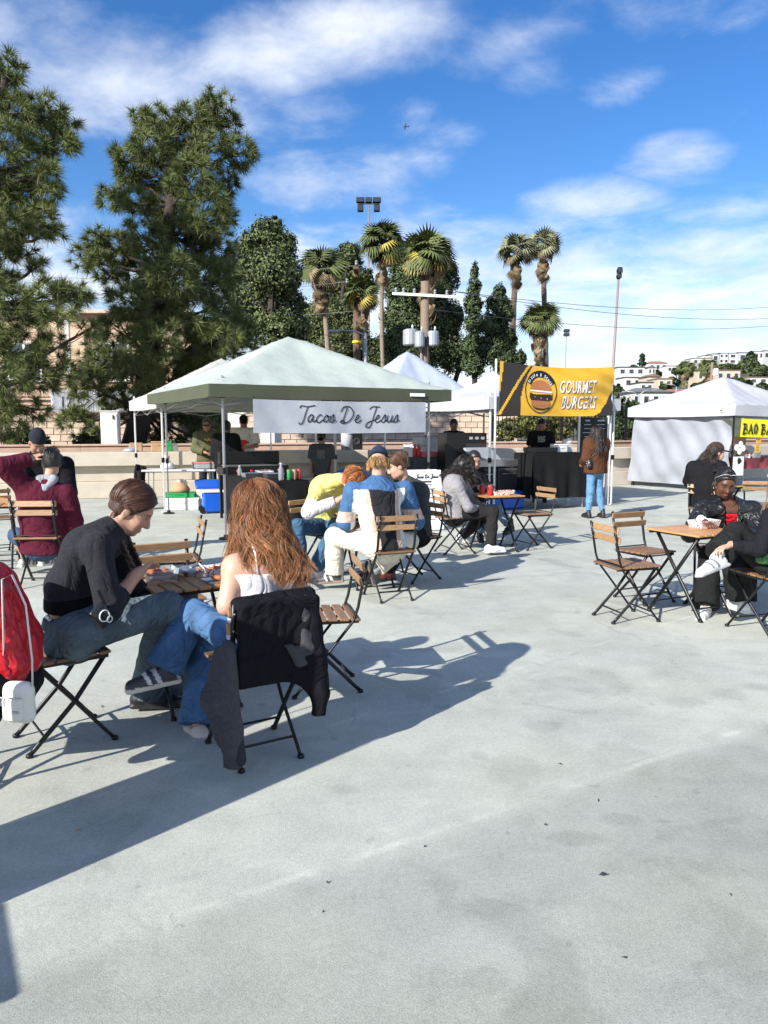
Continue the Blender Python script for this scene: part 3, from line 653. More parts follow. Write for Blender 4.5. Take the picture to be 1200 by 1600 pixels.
def palm(label, px, py_c, Y, rpx, tr, trunk='bark_palm', nf=34, skirt=14, pale=False, base_px=None, tall=1.0, dead=.25, yel=0.0, skirt_l=1.0):
    c = at(px, py_c, Y); base = at(base_px or px, 640, Y); base.z = -2.6
    t = thing('fan_palm', label, 'palm', base, 0, 'fan palms behind the market')
    c = c-base; r = 1.16*rpx*Y/FPX; tr = tr*.72; rr = random.Random(int(px*7+py_c))
    b = MB(); pts = []; rads = []
    nseg = 28
    for i in range(nseg+1):
        f = i/nseg; p = Vector((0, 0, 0)).lerp(c, f); p.x += .25*math.sin(f*2.2+px)*math.sin(math.pi*f); pts.append(p)
        rads.append(tr*(1.25-.35*f)*(1.0+.10*(i % 2)))
    b.tube(pts, rads, 9); b.build('trunk', trunk, t, smooth=True)
    nf = int(nf*1.5)
    for k in range(nf):
        f = (k+.5)/nf; el = R(84)-f*R(150)*tall; az = k*2.39996+rr.uniform(-.3, .3); el += rr.uniform(-.16, .16); s = .92*r*rr.uniform(.78, 1.12)*(1.0 if f < .75 else .85)
        me = FR[3] if pale else (FR[rr.randint(0, 1)])
        if f > 1-dead: me = FR[2]
        elif yel and f > .55 and rr.random() < yel: me = FR[4]
        link('frond', me, t, c+Vector((0, 0, .05*r)), Euler((el, rr.uniform(-.9, .9), az-math.pi/2), 'XYZ'), (s,)*3)
    for k in range(skirt):
        az = k*2.39996+rr.uniform(-.3, .3); zz = -r*skirt_l*rr.uniform(.05, .75)
        link('frond', FR[2], t, c+Vector((0, 0, zz)), Euler((R(-78)+rr.uniform(-.15, .15), rr.uniform(-.3, .3), az-math.pi/2), 'XYZ'), (r*rr.uniform(.6, .8),)*3)
palm('leftmost fan palm with a pale curved trunk', 503, 425, 44, 40, .20, nf=38, skirt=26, base_px=512, skirt_l=1.2, dead=.3)
palm('tallest fan palm standing left of the utility pole with transformers', 599, 385, 45, 40, .16, nf=42, skirt=8, yel=.4, dead=.08)
palm('full-headed fan palm right behind the utility pole with transformers', 668, 405, 42, 46, .20, nf=46, skirt=26, yel=.4, skirt_l=1.6, dead=.2)
palm('short fan palm behind the dark brown utility pole', 566, 465, 40, 34, .17, nf=32, skirt=18, yel=.2, dead=.2)
palm('tall bare palm with a round brown skirt, left of the pair', 807, 398, 50, 33, .25, 'bark_palm_dark', nf=32, skirt=30, pale=True, tall=.85, dead=.12)
palm('tall bare palm with a brown skirt, right of the pair', 849, 390, 54, 31, .25, 'bark_palm_dark', nf=30, skirt=30, pale=True, tall=.85, dead=.12)
palm('short bushy fan palm just below the right bare palm', 843, 505, 42, 34, .22, nf=42, skirt=30, tall=1.0, dead=.2, skirt_l=1.5)

# ================================================================ POLES AND WIRES
def light_mast(label, px, py_top, Y, lean, arm, heads, m='rust_pole', r=.10):
    top = at(px, py_top, Y); t = thing('floodlight_mast', label, 'light pole', (top.x-lean, Y, -2.6)); h = top.z+2.6
    b = MB(); b.tube([(0, 0, 0), (lean, 0, h)], [r, r*.55], 8); b.build('mast', m, t, smooth=True)
    b = MB(); b.box((lean, 0, h), (arm, .12, .12)); b.build('crossarm', 'lamp_grey', t)
    for (dx, dz, sx, sz) in heads:
        b = MB(); b.box((lean+dx, -.15, h+dz), (sx, .45, sz), rot=(R(-25), 0, 0), bev=.05); b.box((lean+dx, -.42, h+dz-.08), (sx*.8, .04, sz*.8), rot=(R(-25), 0, 0), mi=1); b.build('floodlight', ['dark_void', 'glass_dark'], t)
light_mast('tall floodlight mast rising behind the palms', 576, 318, 72, 0, 2.0, [(-.75, .25, .75, .4), (.0, .25, .6, .4), (.75, .25, .75, .4), (-.75, -.45, .55, .6), (.75, -.45, .55, .6)])
light_mast('leaning reddish floodlight mast above the yellow banner', 967, 426, 55, .42, .3, [(0, .12, .34, .34), (-.03, -.25, .3, .3)], r=.14)
light_mast('small distant floodlight mast above the middle of the yellow banner', 885, 519, 120, 0, .8, [(0, .2, .9, .4), (0, -.4, .9, .4)])
def utility_pole(label, px, py_top, Y, m, r):
    top = at(px, py_top, Y); t = thing('utility_pole', label, 'utility pole', (top.x, Y, -2.6)); h = top.z+2.6
    b = MB(); b.tube([(0, 0, 0), (0, 0, h)], [r, r*.75], 10); b.build('pole', m, t, smooth=True); return t, h, top
t, h, UP1 = utility_pole('dark brown utility pole with a crossarm seen end on', 557, 418, 41, 'pole_wood_dark', .24)
b = MB(); b.box((0, 0, h-.25), (.25, 2.4, .14)); b.box((.2, 0, h-1.0), (1.6, .12, .12)); b.build('crossarm', 'pole_wood_dark', t)
for x, z in ((-.5, -.85), (.3, -.85), (.8, -.85), (0, .1)):
    b = MB(); b.lathe([(.05, 0), (.09, .06), (.05, .12), (.09, .18), (.03, .25)], 8, (x, -.1, h+z)); b.build('insulator', 'lamp_grey', t)
b = MB(); b.lathe([(.245, 0), (.245, .1)], 10, (0, 0, h-3.9)); b.build('band', 'vinyl_lime', t)
t, h, UP2 = utility_pole('light brown utility pole carrying a crossarm and grey transformers', 664, 440, 36, 'pole_wood', .26)
zc = at(663, 463, 36).z+2.6
b = MB(); b.box((-.05, -.28, zc), (2.95, .11, .12), rot=(0, R(3), 0)); b.build('crossarm', 'trim_white', t)
for x in (-1.35, -1.0, -.5, .45, 1.0, 1.35):
    b = MB(); b.lathe([(.04, 0), (.08, .05), (.04, .1), (.08, .15), (.03, .22)], 8, (x, -.28, zc+.06-x*.05)); b.build('insulator', 'lamp_grey', t)
for (px, py0, py1, w_, dy) in ((641, 515, 541, .75, -.2), (655, 520, 545, .5, -.6), (676, 518, 542, .6, -.25)):
    z0, z1 = at(px, py1, 36).z+2.6, at(px, py0, 36).z+2.6; x = at(px, 500, 36).x-UP2.x
    b = MB(); b.lathe([(w_*.40, z0), (w_*.46, z0+.06), (w_*.46, z1-.06), (w_*.3, z1)], 14, (x, dy, 0)); tr_ = b.build('transformer', 'transformer', t, smooth=False)
    b = MB(); b.lathe([(.04, z1), (.06, z1+.1), (.03, z1+.2)], 8, (x+.1, dy, 0)); b.build('bushing', 'lamp_grey', tr_)
b = MB(); b.tube([(-.18, -.3, zc-2), (-.16, -.3, 2)], .03, 5); b.build('conduit', 'lamp_grey', t)
def street_lamp(label, px, py_top, Y, arms, r=.09):
    top = at(px, py_top, Y); t = thing('street_lamp', label, 'street lamp', (top.x, Y, -2.6 if Y < 100 else top.z-6)); h = 6 if Y > 100 else top.z+2.6
    b = MB(); b.tube([(0, 0, 0), (0, 0, h)], [r, r*.7], 8); b.build('post', 'lamp_grey', t, smooth=True)
    for (dx, dz) in arms:
        b = MB(); b.tube([(0, 0, h-.1), (dx*.4, 0, h+dz*.8), (dx, 0, h+dz)], r*.5, 6); a_ = b.build('arm', 'lamp_grey', t, smooth=True)
        b = MB(); b.box((dx*1.1, 0, h+dz-.03), (abs(dx)*.35, .3, .14), bev=.04); b.build('lamp_head', 'lamp_grey', a_)
street_lamp('grey street lamp with a long level arm beside the dark utility pole', 571, 520, 36, [(-1.35, .1)])
street_lamp('curved double street lamp in front of the hillside houses', 998, 617, 110, [(-1.9, .5), (2.0, .7)], .14)
street_lamp('single curved street lamp left of the white wall tent peak', 1057, 604, 130, [(-1.4, .4)], .14)
def wire(label, pts, r=.012):
    P = [Vector(p) for p in pts]; full = []
    for a_, c_ in zip(P[:-1], P[1:]):
        for i in range(13):
            f = i/12; q = a_.lerp(c_, f); q.z -= .9*4*f*(1-f)*(a_-c_).length/45; full.append(q)
    b = MB(); b.tube([p-P[0] for p in full], r, 4); o = b.build('power_line', 'wire', loc=P[0]); tag(o, label, 'wire')
wire('power line reaching left from the dark pole top, upper of the pair', [at(-60, 420, 60), UP1+Vector((0, 0, .1))], .014)
wire('power line reaching left from the dark pole, lower of the pair', [at(-60, 452, 60), UP1+Vector((-.3, 0, -.7))], .014)
wire('thick cable crossing left behind the pine at mid height', [at(-60, 480, 58), at(556, 486, 41)], .013)
wire('power line between the dark pole and the transformer pole', [UP1+Vector((.6, 0, -.6)), UP2+Vector((-1, -.3, -.5))], .012)
wire('highest power line running right toward the hillside', [UP2+Vector((1.0, -.3, -.45)), at(1300, 468, 62)], .016)
wire('middle power line running right toward the hillside', [UP2+Vector((1.3, -.3, -.5)), at(1300, 489, 62)], .016)
wire('lowest power line running right toward the hillside', [UP2+Vector((.3, -.3, -1.3)), at(1300, 497, 64)], .016)

# aeroplane
c = at(634, 198, 900); t = thing('airplane', 'tiny propeller airplane high in the blue sky', 'airplane', c); t.rotation_euler = (R(10), R(-58), R(75))
b = MB(); b.tube([(0, 2.6, 0), (0, 2.0, .1), (0, 0, .1), (0, -3, .2), (0, -3.4, .3)], [.15, .5, .55, .25, .1], 8); b.build('fuselage', 'dark_void', t, smooth=True)
b = MB(); b.box((0, .5, .1), (10, 1.3, .15), bev=.05); b.build('wing', 'dark_void', t)
b = MB(); b.box((0, -3.1, .3), (3, .8, .1)); b.box((0, -3.2, .9), (.1, .8, 1.3)); b.build('tail', 'dark_void', t)

# ================================================================ HILLSIDE
HY = [60, 100, 150, 280, 400, 520, 700, 1500]; HZV = [-2.6, 1.0, 5.5, 14, 26, 41, 46, 46]
def hill_z(x, y):
    r = x/max(y, 1); s = min(1, max(0, (r-.10)/.18)); s = s*s*(3-2*s)
    return -2.55+(float(np.interp(y, HY, HZV))+2.55)*s*(.86+.22*min(1, max(0, (r-.25)/.3)))
hb = MB(); ys = np.concatenate([np.linspace(60, 560, 41), [620, 700, 900, 1300]]); rs = np.linspace(.08, .75, 41)
hb.add([(r*y, y, hill_z(r*y, y)) for y in ys for r in rs], [(i*41+j, i*41+j+1, (i+1)*41+j+1, (i+1)*41+j) for i in range(len(ys)-1) for j in range(40)])
MT['hill'] = mat('hill', (.11, .10, .055), .95, color2=(.035, .055, .022), vscale=.09, var=.2)
o = hb.build('hillside', 'hill', smooth=True); tag(o, kind='structure')
wpane = MB(); wpane.box((0, 0, 0), (1, .12, 1)); WP = wpane.mesh('window', 'glass_dark')
wfr = MB()
for (cx_, cz_, sx_, sz_) in ((0, .53, 1.14, .07), (0, -.53, 1.14, .07), (-.535, 0, .07, 1), (.535, 0, .07, 1)): wfr.box((cx_, -.05, cz_), (sx_, .1, sz_))
WF = wfr.mesh('frame', 'trim_white')
def house(label, px0, px1, pyt, pyb, Y, wall, roof=None, rows=2, colsn=3, roofm='roof_grey', depth=9, rz=0.0, parts=(), wsz=(.5, .5), cat='house'):
    a, c = at(px0, pyt, Y), at(px1, pyb, Y); W = c.x-a.x; zt, zb = a.z, min(c.z, hill_z((a.x+c.x)/2, Y))-3
    Hh = a.z-c.z
    t = thing('hillside_house', label, cat, ((a.x+c.x)/2, Y, zb), rz); h = zt-zb
    b = MB(); b.box((0, depth/2, h/2), (W, depth, h)); b.build('wall', wall, t)
    if roof == 'gable':
        b = MB(); rh = min(W, depth)*.22; e = .5; b.prism([(-W/2-e, h-.1), (W/2+e, h-.1), (0, h+rh)], -e, depth+e); b.build('roof', roofm, t)
    elif roof == 'hip':
        b = MB(); e = .6; rh = W*.13; z = h-.05
        b.add([(-W/2-e, -e, z), (W/2+e, -e, z), (W/2+e, depth+e, z), (-W/2-e, depth+e, z), (-W/4, depth/2, z+rh), (W/4, depth/2, z+rh)], [(0, 1, 5, 4), (1, 2, 5), (2, 3, 4, 5), (3, 0, 4), (0, 3, 2, 1)]); b.build('roof', roofm, t)
    else:
        b = MB(); b.box((0, depth/2, h+.12), (W+.5, depth+.5, .3)); b.build('roof', roofm, t)
    for r_ in range(rows):
        for c_ in range(colsn):
            ww, wh = W/colsn*wsz[0], Hh/rows*wsz[1]
            wo = link('window', WP, t, (-W/2+W*(c_+.5)/colsn, -.05, h-Hh*(r_+.5)/rows), None, (ww, 1, wh))
            link('frame', WF, wo)
    return t
HS = [('pale three storey apartment block on the hillside left', 966, 1006, 574, 612, 280, 'stucco_white', None, 3, 3, 'tar'),
 ('lower white annex beside the apartment block', 975, 1002, 590, 622, 262, 'stucco_white', None, 2, 2, 'tar'),
 ('grey roofed bungalow behind the double street lamp', 988, 1046, 612, 640, 165, 'stucco_white', 'hip', 1, 4, 'roof_grey'),
 ('tan cottage at the foot of the hillside', 1012, 1030, 588, 606, 250, 'stucco_tan', 'gable', 1, 2, 'roof_brown'),
 ('white house with a red tiled roof on the skyline', 1014, 1042, 567, 580, 430, 'stucco_white', 'hip', 1, 3, 'roof_red'),
 ('little white gabled house below the red tiled roof', 1013, 1024, 574, 586, 330, 'stucco_white', 'gable', 1, 2, 'roof_grey'),
 ('red roofed house behind the lone street lamp', 1046, 1090, 612, 630, 170, 'stucco_tan', 'hip', 1, 3, 'roof_red'),
 ('cream house with flat terraces in the middle of the hill', 1082, 1112, 560, 580, 380, 'stucco_white', None, 2, 3, 'roof_brown'),
 ('tan house with a brown roof left of the arched windows', 1090, 1120, 578, 596, 300, 'stucco_tan', 'hip', 1, 3, 'roof_brown'),
 ('stone grey house with three tall arched bays', 1120, 1156, 579, 596, 290, 'stucco_tan', None, 1, 3, 'roof_brown'),
 ('leftmost grey townhouse in the skyline row', 1098, 1112, 556, 566, 500, 'stucco_white', None, 1, 2, 'tar'),
 ('second townhouse of the skyline row with a dark glass bay', 1112, 1124, 553, 566, 500, 'stucco_grey', None, 1, 1, 'tar'),
 ('third townhouse of the skyline row', 1124, 1138, 552, 568, 500, 'stucco_white', None, 2, 2, 'tar'),
 ('fourth townhouse of the skyline row', 1138, 1152, 552, 569, 500, 'stucco_white', None, 2, 1, 'tar'),
 ('fifth townhouse of the skyline row with a wide dark window', 1153, 1168, 551, 566, 500, 'stucco_grey', None, 1, 1, 'tar'),
 ('sixth townhouse of the skyline row', 1180, 1192, 549, 562, 510, 'stucco_white', None, 1, 2, 'tar'),
 ('rightmost townhouse of the skyline row', 1193, 1215, 548, 562, 510, 'stucco_grey', None, 1, 2, 'tar'),
 ('flat roofed house at the right edge above the white tent', 1170, 1215, 590, 600, 250, 'stucco_white', None, 1, 3, 'roof_brown'),
 ('low cream house just right of the white tent peak', 1160, 1192, 606, 626, 180, 'stucco_tan', None, 1, 3, 'trim_white'),
 ('dark roofed low house above the yellow banner', 905, 950, 580, 592, 330, 'stucco_grey', None, 1, 5, 'tar'),
 ('small white house peeking above the yellow banner end', 946, 966, 582, 594, 300, 'stucco_white', None, 1, 2, 'tar'),
 ('tan flat house left of the palms on the hill', 1028, 1050, 592, 606, 230, 'stucco_tan', None, 1, 2, 'roof_brown'),
 ('white flat house between cottage and lamp', 1000, 1020, 598, 612, 215, 'stucco_white', None, 1, 2, 'tar'),
 ('pale house at the far right skyline end', 1042, 1060, 572, 582, 420, 'stucco_white', None, 1, 2, 'roof_brown')]
for h_ in HS: house(*h_)
hb = [(990, 580, 12, 8, 320), (1025, 585, 10, 6, 340), (1050, 598, 14, 8, 260), (1100, 605, 20, 10, 210), (1150, 600, 26, 10, 230), (1170, 572, 16, 12, 440), (1190, 582, 20, 10, 380), (1140, 575, 20, 6, 420), (1110, 572, 10, 6, 430), (1060, 580, 10, 6, 350), (965, 615, 12, 14, 200), (1010, 612, 12, 6, 190), (1070, 620, 12, 8, 150), (1190, 612, 22, 12, 170), (980, 640, 14, 10, 90), (1020, 632, 14, 6, 120), (930, 590, 16, 5, 280), (1174, 560, 8, 10, 480), (1040, 606, 10, 6, 215), (1165, 615, 14, 8, 160)]
WH = ['left of the apartment block', 'below the red tiled house', 'at the foot of the hill palms', 'below the tan brown-roofed house', 'in front of the arched house', 'inside the townhouse row', 'at the right edge of the hill', 'under the townhouse row', 'beside the cream terraced house', 'left of the hill palms', 'below the apartment block', 'behind the grey roofed bungalow', 'behind the lone street lamp', 'right of the white tent peak', 'beside the double street lamp', 'in front of the bungalow', 'above the yellow banner', 'tall, splitting the townhouse row', 'right of the tan flat house', 'behind the white tent roof']
for (px, py, rx, ry, Y), wh in zip(hb, WH):
    leafy('hillside_tree', 'dark green hillside tree '+wh, Y, [(px-rx*.4, py, rx*.6, ry*.8, 0), (px+rx*.4, py, rx*.6, ry*.7, 2), (px, py-ry*.4, rx*.5, ry*.7, 1)], (px, py+ry), 16, 1.3*Y/300+.3, (.015, .028, .012), (.10, .125, .05), .3, 'trees on the hillside', 'tree', hill_z(at(px, py, Y).x, Y)-1)
leafy('norfolk_pine', 'pointed skyline pine above the red tiled house', 420, [(1003, 556, 4, 4, 0), (1003, 562, 4, 4, 0), (1003, 568, 6, 4, 0)], (1003, 575), 14, 1.2, (.012, .022, .012), (.04, .06, .03), .3, zb=20)
def hill_palm(label, px, py, Y, rpx): palm(label, px, py, Y, rpx, .5, 'bark_palm_dark', nf=30, skirt=14)
hill_palm('left of two feathery palms on the hillside', 1072, 580, 210, 17); hill_palm('right of two feathery palms on the hillside', 1105, 576, 210, 17)
t, h, _u = utility_pole('utility pole with a white can standing among the hill palms', 1113, 566, 150, 'pole_wood', .35)
b = MB(); b.lathe([(.5, 0), (.55, .1), (.55, 1.2), (.3, 1.4)], 10, (.6, -.4, h-2.6)); b.build('transformer', 'trim_white', t)

# ================================================================ TENTS
TA = R(28.4)
U = Vector((math.cos(TA), math.sin(TA), 0)); Vv = Vector((-math.sin(TA), math.cos(TA), 0))
def canopy(name, label, Np, Lu, Lv, zb, zt, zp, roof_m, val_m, pole_m, e=.08, poles=((0, 0), (1, 0), (0, 1), (1, 1)), sag=.10, foot=False, truss=True):
    t = thing(name, label, 'canopy tent', (Np[0], Np[1], 0), TA)
    x0, x1, y0, y1 = -e, Lu+e, -e, Lv+e
    def rf(u, v):
        a, b_ = abs(2*u-1), abs(2*v-1); m_ = max(a, b_); lo = min(a, b_)
        h = zp-(zp-zt)*m_ - sag*math.sin(math.pi*m_)*(1-.85*lo/max(m_, 1e-6)) + .012*math.sin(u*40+v*23)*math.sin(v*31-u*11)*(.3+m_)
        if m_ < .06: h = zp-(zp-zt)*.06-.02+.05*(1-m_/.06)
        return (x0+(x1-x0)*u, y0+(y1-y0)*v, h)
    b = MB(); b.grid(rf, 36, 36, thick=.006); b.build('roof', roof_m, t, smooth=True)
    cs = [(x0, y0), (x1, y0), (x1, y1), (x0, y1)]
    for i in range(4):
        p, q = Vector((*cs[i], 0)), Vector((*cs[(i+1) % 4], 0)); n_ = Vector((q.y-p.y, -(q.x-p.x), 0)).normalized()
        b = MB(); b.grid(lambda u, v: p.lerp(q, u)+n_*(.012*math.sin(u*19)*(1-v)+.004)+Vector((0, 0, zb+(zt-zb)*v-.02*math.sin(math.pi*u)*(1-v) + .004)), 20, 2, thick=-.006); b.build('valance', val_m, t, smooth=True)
    for (a, c_) in poles:
        x, y = a*Lu, c_*Lv
        b = MB(); b.box((x, y, (zb+.3)/2+.45), (.032, .032, zb-.6), bev=.004); b.box((x, y, .46), (.024, .024, .9)); b.box((x, y, .95), (.05, .05, .09), mi=1); b.box((x, y, zt-.12), (.05, .05, .1), mi=1)
        po = b.build('pole', [pole_m, 'black_metal'], t)
        b = MB(); (b.lathe([(.10, 0), (.10, .02), (.03, .035), (.03, .06)], 14, (x, y, 0)) if foot else b.box((x, y, .01), (.09, .09, .02))); b.build('foot', 'black_metal' if foot else pole_m, po)
    if truss:
        for (p, q) in (((0, 0), (Lu, 0)), ((0, 0), (0, Lv)), ((Lu, 0), (Lu, Lv)), ((0, Lv), (Lu, Lv))):
            p, q = Vector((*p, 0)), Vector((*q, 0)); b = MB()
            for k in range(2):
                for (s0, s1) in ((zt-.06, zb-.12+.02), (zb-.12+.02, zt-.06)):
                    A_ = p.lerp(q, k/2); B_ = p.lerp(q, (k+1)/2); A_.z, B_.z = s0, s1; b.tube([A_, B_], .011, 4)
            b.build('truss', 'grey_metal', t)
    return t
NG = Vector((-2.2, 10.4, 0)); NB = Vector((-4.0, 13.7, 0)); NBU = Vector((1.9, 13.6, 0)); NBA = Vector((8.05, 17.5, 0))
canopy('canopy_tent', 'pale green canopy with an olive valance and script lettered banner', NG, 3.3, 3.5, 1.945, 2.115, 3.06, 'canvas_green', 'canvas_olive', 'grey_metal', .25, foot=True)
canopy('canopy_tent', 'cream canopy tent half hidden behind the pale green canopy', NB, 3.0, 2.6, 1.88, 2.08, 2.95, 'canvas_cream', 'canvas_cream', 'white_metal')
canopy('canopy_tent', 'bluish white pointed canopy between the green canopy and burger stall', NBU+U*(.25-1.2)+Vv*(3.4-1.2), 2.4, 2.4, 1.86, 2.06, 3.22, 'canvas_blue', 'canvas_white', 'white_metal')
canopy('canopy_tent', 'white burger stall canopy behind the yellow banner', NBU, 3.0, 2.1, 1.86, 2.08, 2.74, 'canvas_white', 'canvas_white', 'white_metal')
bao = canopy('canopy_tent', 'white canopy tent with a hanging side wall at the right', NBA, 2.95, 2.95, 1.80, 2.04, 2.84, 'canvas_white', 'canvas_white', 'black_metal', .14)
b = MB()
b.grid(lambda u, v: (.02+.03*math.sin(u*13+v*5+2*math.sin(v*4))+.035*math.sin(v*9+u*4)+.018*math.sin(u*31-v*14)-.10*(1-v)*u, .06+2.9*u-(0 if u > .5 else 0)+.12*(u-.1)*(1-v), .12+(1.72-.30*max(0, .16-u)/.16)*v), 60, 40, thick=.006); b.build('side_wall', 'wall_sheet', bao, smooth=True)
b = MB()
b.box((-.165, .22, 1.93), (.012, .11, .09)); b.add([(-.175, .17, 1.9), (-.175, .27, 1.9), (-.175, .22, 1.97)], [(0, 1, 2)], 1); b.build('logo_patch', ['ink_white', 'ink_red'], bao)

# ---------------------------------------------------------------- banners
def catmull(pts, n=5):
    P = [pts[0]]+list(pts)+[pts[-1]]; out = []
    for i in range(1, len(P)-2):
        p0, p1, p2, p3 = (np.array(P[i+k], float) for k in (-1, 0, 1, 2))
        for j in range(n):
            t = j/n; out.append(tuple(.5*((2*p1)+(-p0+p2)*t+(2*p0-5*p1+4*p2-p3)*t*t+(-p0+3*p1-3*p2+p3)*t**3)))
    out.append(tuple(pts[-1])); return out
LT = {'T': ([[(.0, .92), (.12, 1.06), (.5, 1.0), (.95, 1.1)], [(.5, 1.0), (.42, .5), (.34, .02), (.2, -.14), (.08, -.02)]], .62),
 'a': ([[(.36, .42), (.2, .5), (.04, .28), (.1, .03), (.24, .08), (.36, .45), (.36, .12), (.46, .02), (.58, .16)]], .56),
 'c': ([[(.36, .42), (.22, .5), (.04, .28), (.1, .02), (.26, .0), (.48, .18)]], .46),
 'o': ([[(.22, .48), (.05, .25), (.15, .02), (.34, .15), (.32, .42), (.2, .48), (.34, .36), (.5, .4)]], .48),
 's': ([[(-.04, .08), (.2, .52), (.26, .3), (.24, .06), (.1, .0), (.02, .1)], [(.24, .06), (.42, .16)]], .42),
 'e': ([[(-.04, .14), (.2, .28), (.27, .44), (.16, .5), (.04, .28), (.1, .03), (.26, .01), (.46, .18)]], .46),
 'u': ([[(0, .48), (.0, .15), (.1, .0), (.26, .15), (.33, .48), (.31, .1), (.4, .02), (.5, .14)]], .5),
 'D': ([[(.28, 1.0), (.2, .5), (.14, .02)], [(-.12, .72), (.05, 1.02), (.5, 1.02), (.8, .6), (.6, .12), (.2, -.06), (-.02, .04), (.12, .14), (.4, -.02)]], .98),
 'J': ([[(.1, .9), (.3, 1.06), (.8, 1.04)], [(.56, 1.04), (.48, .5), (.4, -.12), (.22, -.36), (.02, -.26), (.12, -.02), (.56, .16)]], .60), ' ': ([], .38)}
def script_text(txt):
    x = 0; out = []
    for ch in txt:
        st, w_ = LT[ch]
        for s_ in st: out.append([(px+x+.18*py, py) for (px, py) in catmull(s_)])
        x += w_
    return out, x
def text_mesh(body, shear=0.0, res=3, weight=0.0):
    cu = bpy.data.curves.new('txt', 'FONT'); cu.body = body; cu.shear = shear; cu.resolution_u = res; cu.offset = weight; cu.space_character = 1.12
    ob = bpy.data.objects.new('txt', cu); col.objects.link(ob)
    dg = bpy.context.evaluated_depsgraph_get(); me = bpy.data.meshes.new_from_object(ob.evaluated_get(dg))
    V = np.zeros(len(me.vertices)*3); me.vertices.foreach_get('co', V); V = V.reshape(-1, 3); F = [tuple(p.vertices) for p in me.polygons]
    bpy.data.objects.remove(ob); bpy.data.curves.remove(cu); bpy.data.meshes.remove(me); return V, F
def text_on(parent, name, body, m, pos, x0, z0, w_, h_, off_=.006, shear=0.0, weight=0.0, rot=0.0, flipy=False):
    V, F = text_mesh(body, shear, 3, weight); mn, mx = V.min(0), V.max(0); s = mx-mn; s[s == 0] = 1
    b = MB(); vs = []
    for v in V:
        a, c_ = (v[0]-mn[0])/s[0]*w_, (v[1]-mn[1])/s[1]*h_
        ar, cr = a*math.cos(rot)-c_*math.sin(rot), a*math.sin(rot)+c_*math.cos(rot); vs.append(pos(x0+ar, z0+cr, off_))
    b.add(vs, F); return b.build(name, m, parent)
# tacos banner
t = thing('banner', 'white banner with black script reading Tacos De Jesus', 'banner', NG, TA)
def tp(x, z, o_=0): return Vector((x, -.29-.012*math.sin(x*5.1+1)-.006*math.sin(x*13+z*9)-o_, z-.012*math.sin((x-.33)/2.74*math.pi)))
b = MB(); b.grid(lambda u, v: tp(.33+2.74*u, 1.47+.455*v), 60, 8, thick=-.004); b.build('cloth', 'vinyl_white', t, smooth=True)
st, wt = script_text('Tacos De Jesus'); k = 1.62/wt
b = MB()
for s_ in st: b.tube([tp(.97+x*k, 1.625+z*.215, .006) for x, z in s_], .0080, 5)
b.build('lettering', 'ink_black', t, smooth=True)
for x in (.35, 3.05):
    b = MB(); b.tube([tp(x, 1.92), (x, -.2, 2.02)], .006, 4); b.build('tie', 'ink_black', t)
# olive valance label
b = MB(); b.box((2.93, -.275, 2.03), (.26, .01, .05), bev=.003); b.build('valance_label', 'ink_white', t)

# burger banner
t = thing('banner', 'yellow and black vinyl banner reading Gourmet Burgers with a burger emblem', 'banner', NBU, TA)
X0, X1, Z0, Z1 = .06, 2.80, 1.765, 2.70
def bp_(x, z, o_=0):
    u = (x-X0)/(X1-X0); v = (z-Z0)/(Z1-Z0)
    rip = .020*math.sin(u*9+v*2)+.028*math.sin(u*5-v*6+2)*u+.012*math.sin((u+v)*22)*u
    return Vector((x, -.16-rip-o_, z-.05*math.sin(math.pi*u)*v*.9+.035*u*(1-v)*0-.02*math.sin(math.pi*u)))
b = MB(); nu, nv = 110, 50
P = [[bp_(X0+(X1-X0)*i/nu, Z0+(Z1-Z0)*j/nv) for j in range(nv+1)] for i in range(nu+1)]
b.v = [tuple(p) for r_ in P for p in r_]
for i in range(nu):
    for j in range(nv):
        u, v = (i+.5)/nu, (j+.5)/nv; b.f.append((i*(nv+1)+j, (i+1)*(nv+1)+j, (i+1)*(nv+1)+j+1, i*(nv+1)+j+1))
        lf = .17+.11*max(0, v-.25)**1.6*1.6; stripe = abs(u-(.005+.20*v+.05*v*v)) < .012
        mi = 1 if (u < lf and u > .05*max(0, v-.35)) else 0
        if stripe: mi = 0
        if u > .80 and (u-.80)/.2 > (v/.55)**.55*1.0+.02 and v < .55: mi = 1
        if u > .80 and v >= .55: mi = 0
        b.m.append(mi)
me = mesh_np('cloth', b.v, b.f, ['vinyl_yellow', 'vinyl_dark'], True, None, b.m); cl = link('cloth', me, t)
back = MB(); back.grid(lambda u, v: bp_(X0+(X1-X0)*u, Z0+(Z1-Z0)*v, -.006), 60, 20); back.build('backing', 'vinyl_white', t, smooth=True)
text_on(t, 'lettering_shadow', 'GOURMET', 'ink_black', bp_, 1.463, 2.198, .86, .245, .006, .16, .014)
text_on(t, 'lettering', 'GOURMET', 'ink_white', bp_, 1.45, 2.21, .86, .245, .011, .16, .012)
text_on(t, 'lettering_shadow', 'BURGERS', 'ink_black', bp_, 1.523, 1.898, .84, .245, .006, .16, .014)
text_on(t, 'lettering', 'BURGERS', 'ink_white', bp_, 1.51, 1.91, .84, .245, .011, .16, .012)
em = (1.01, 2.215); EX, EZ = .375, .405
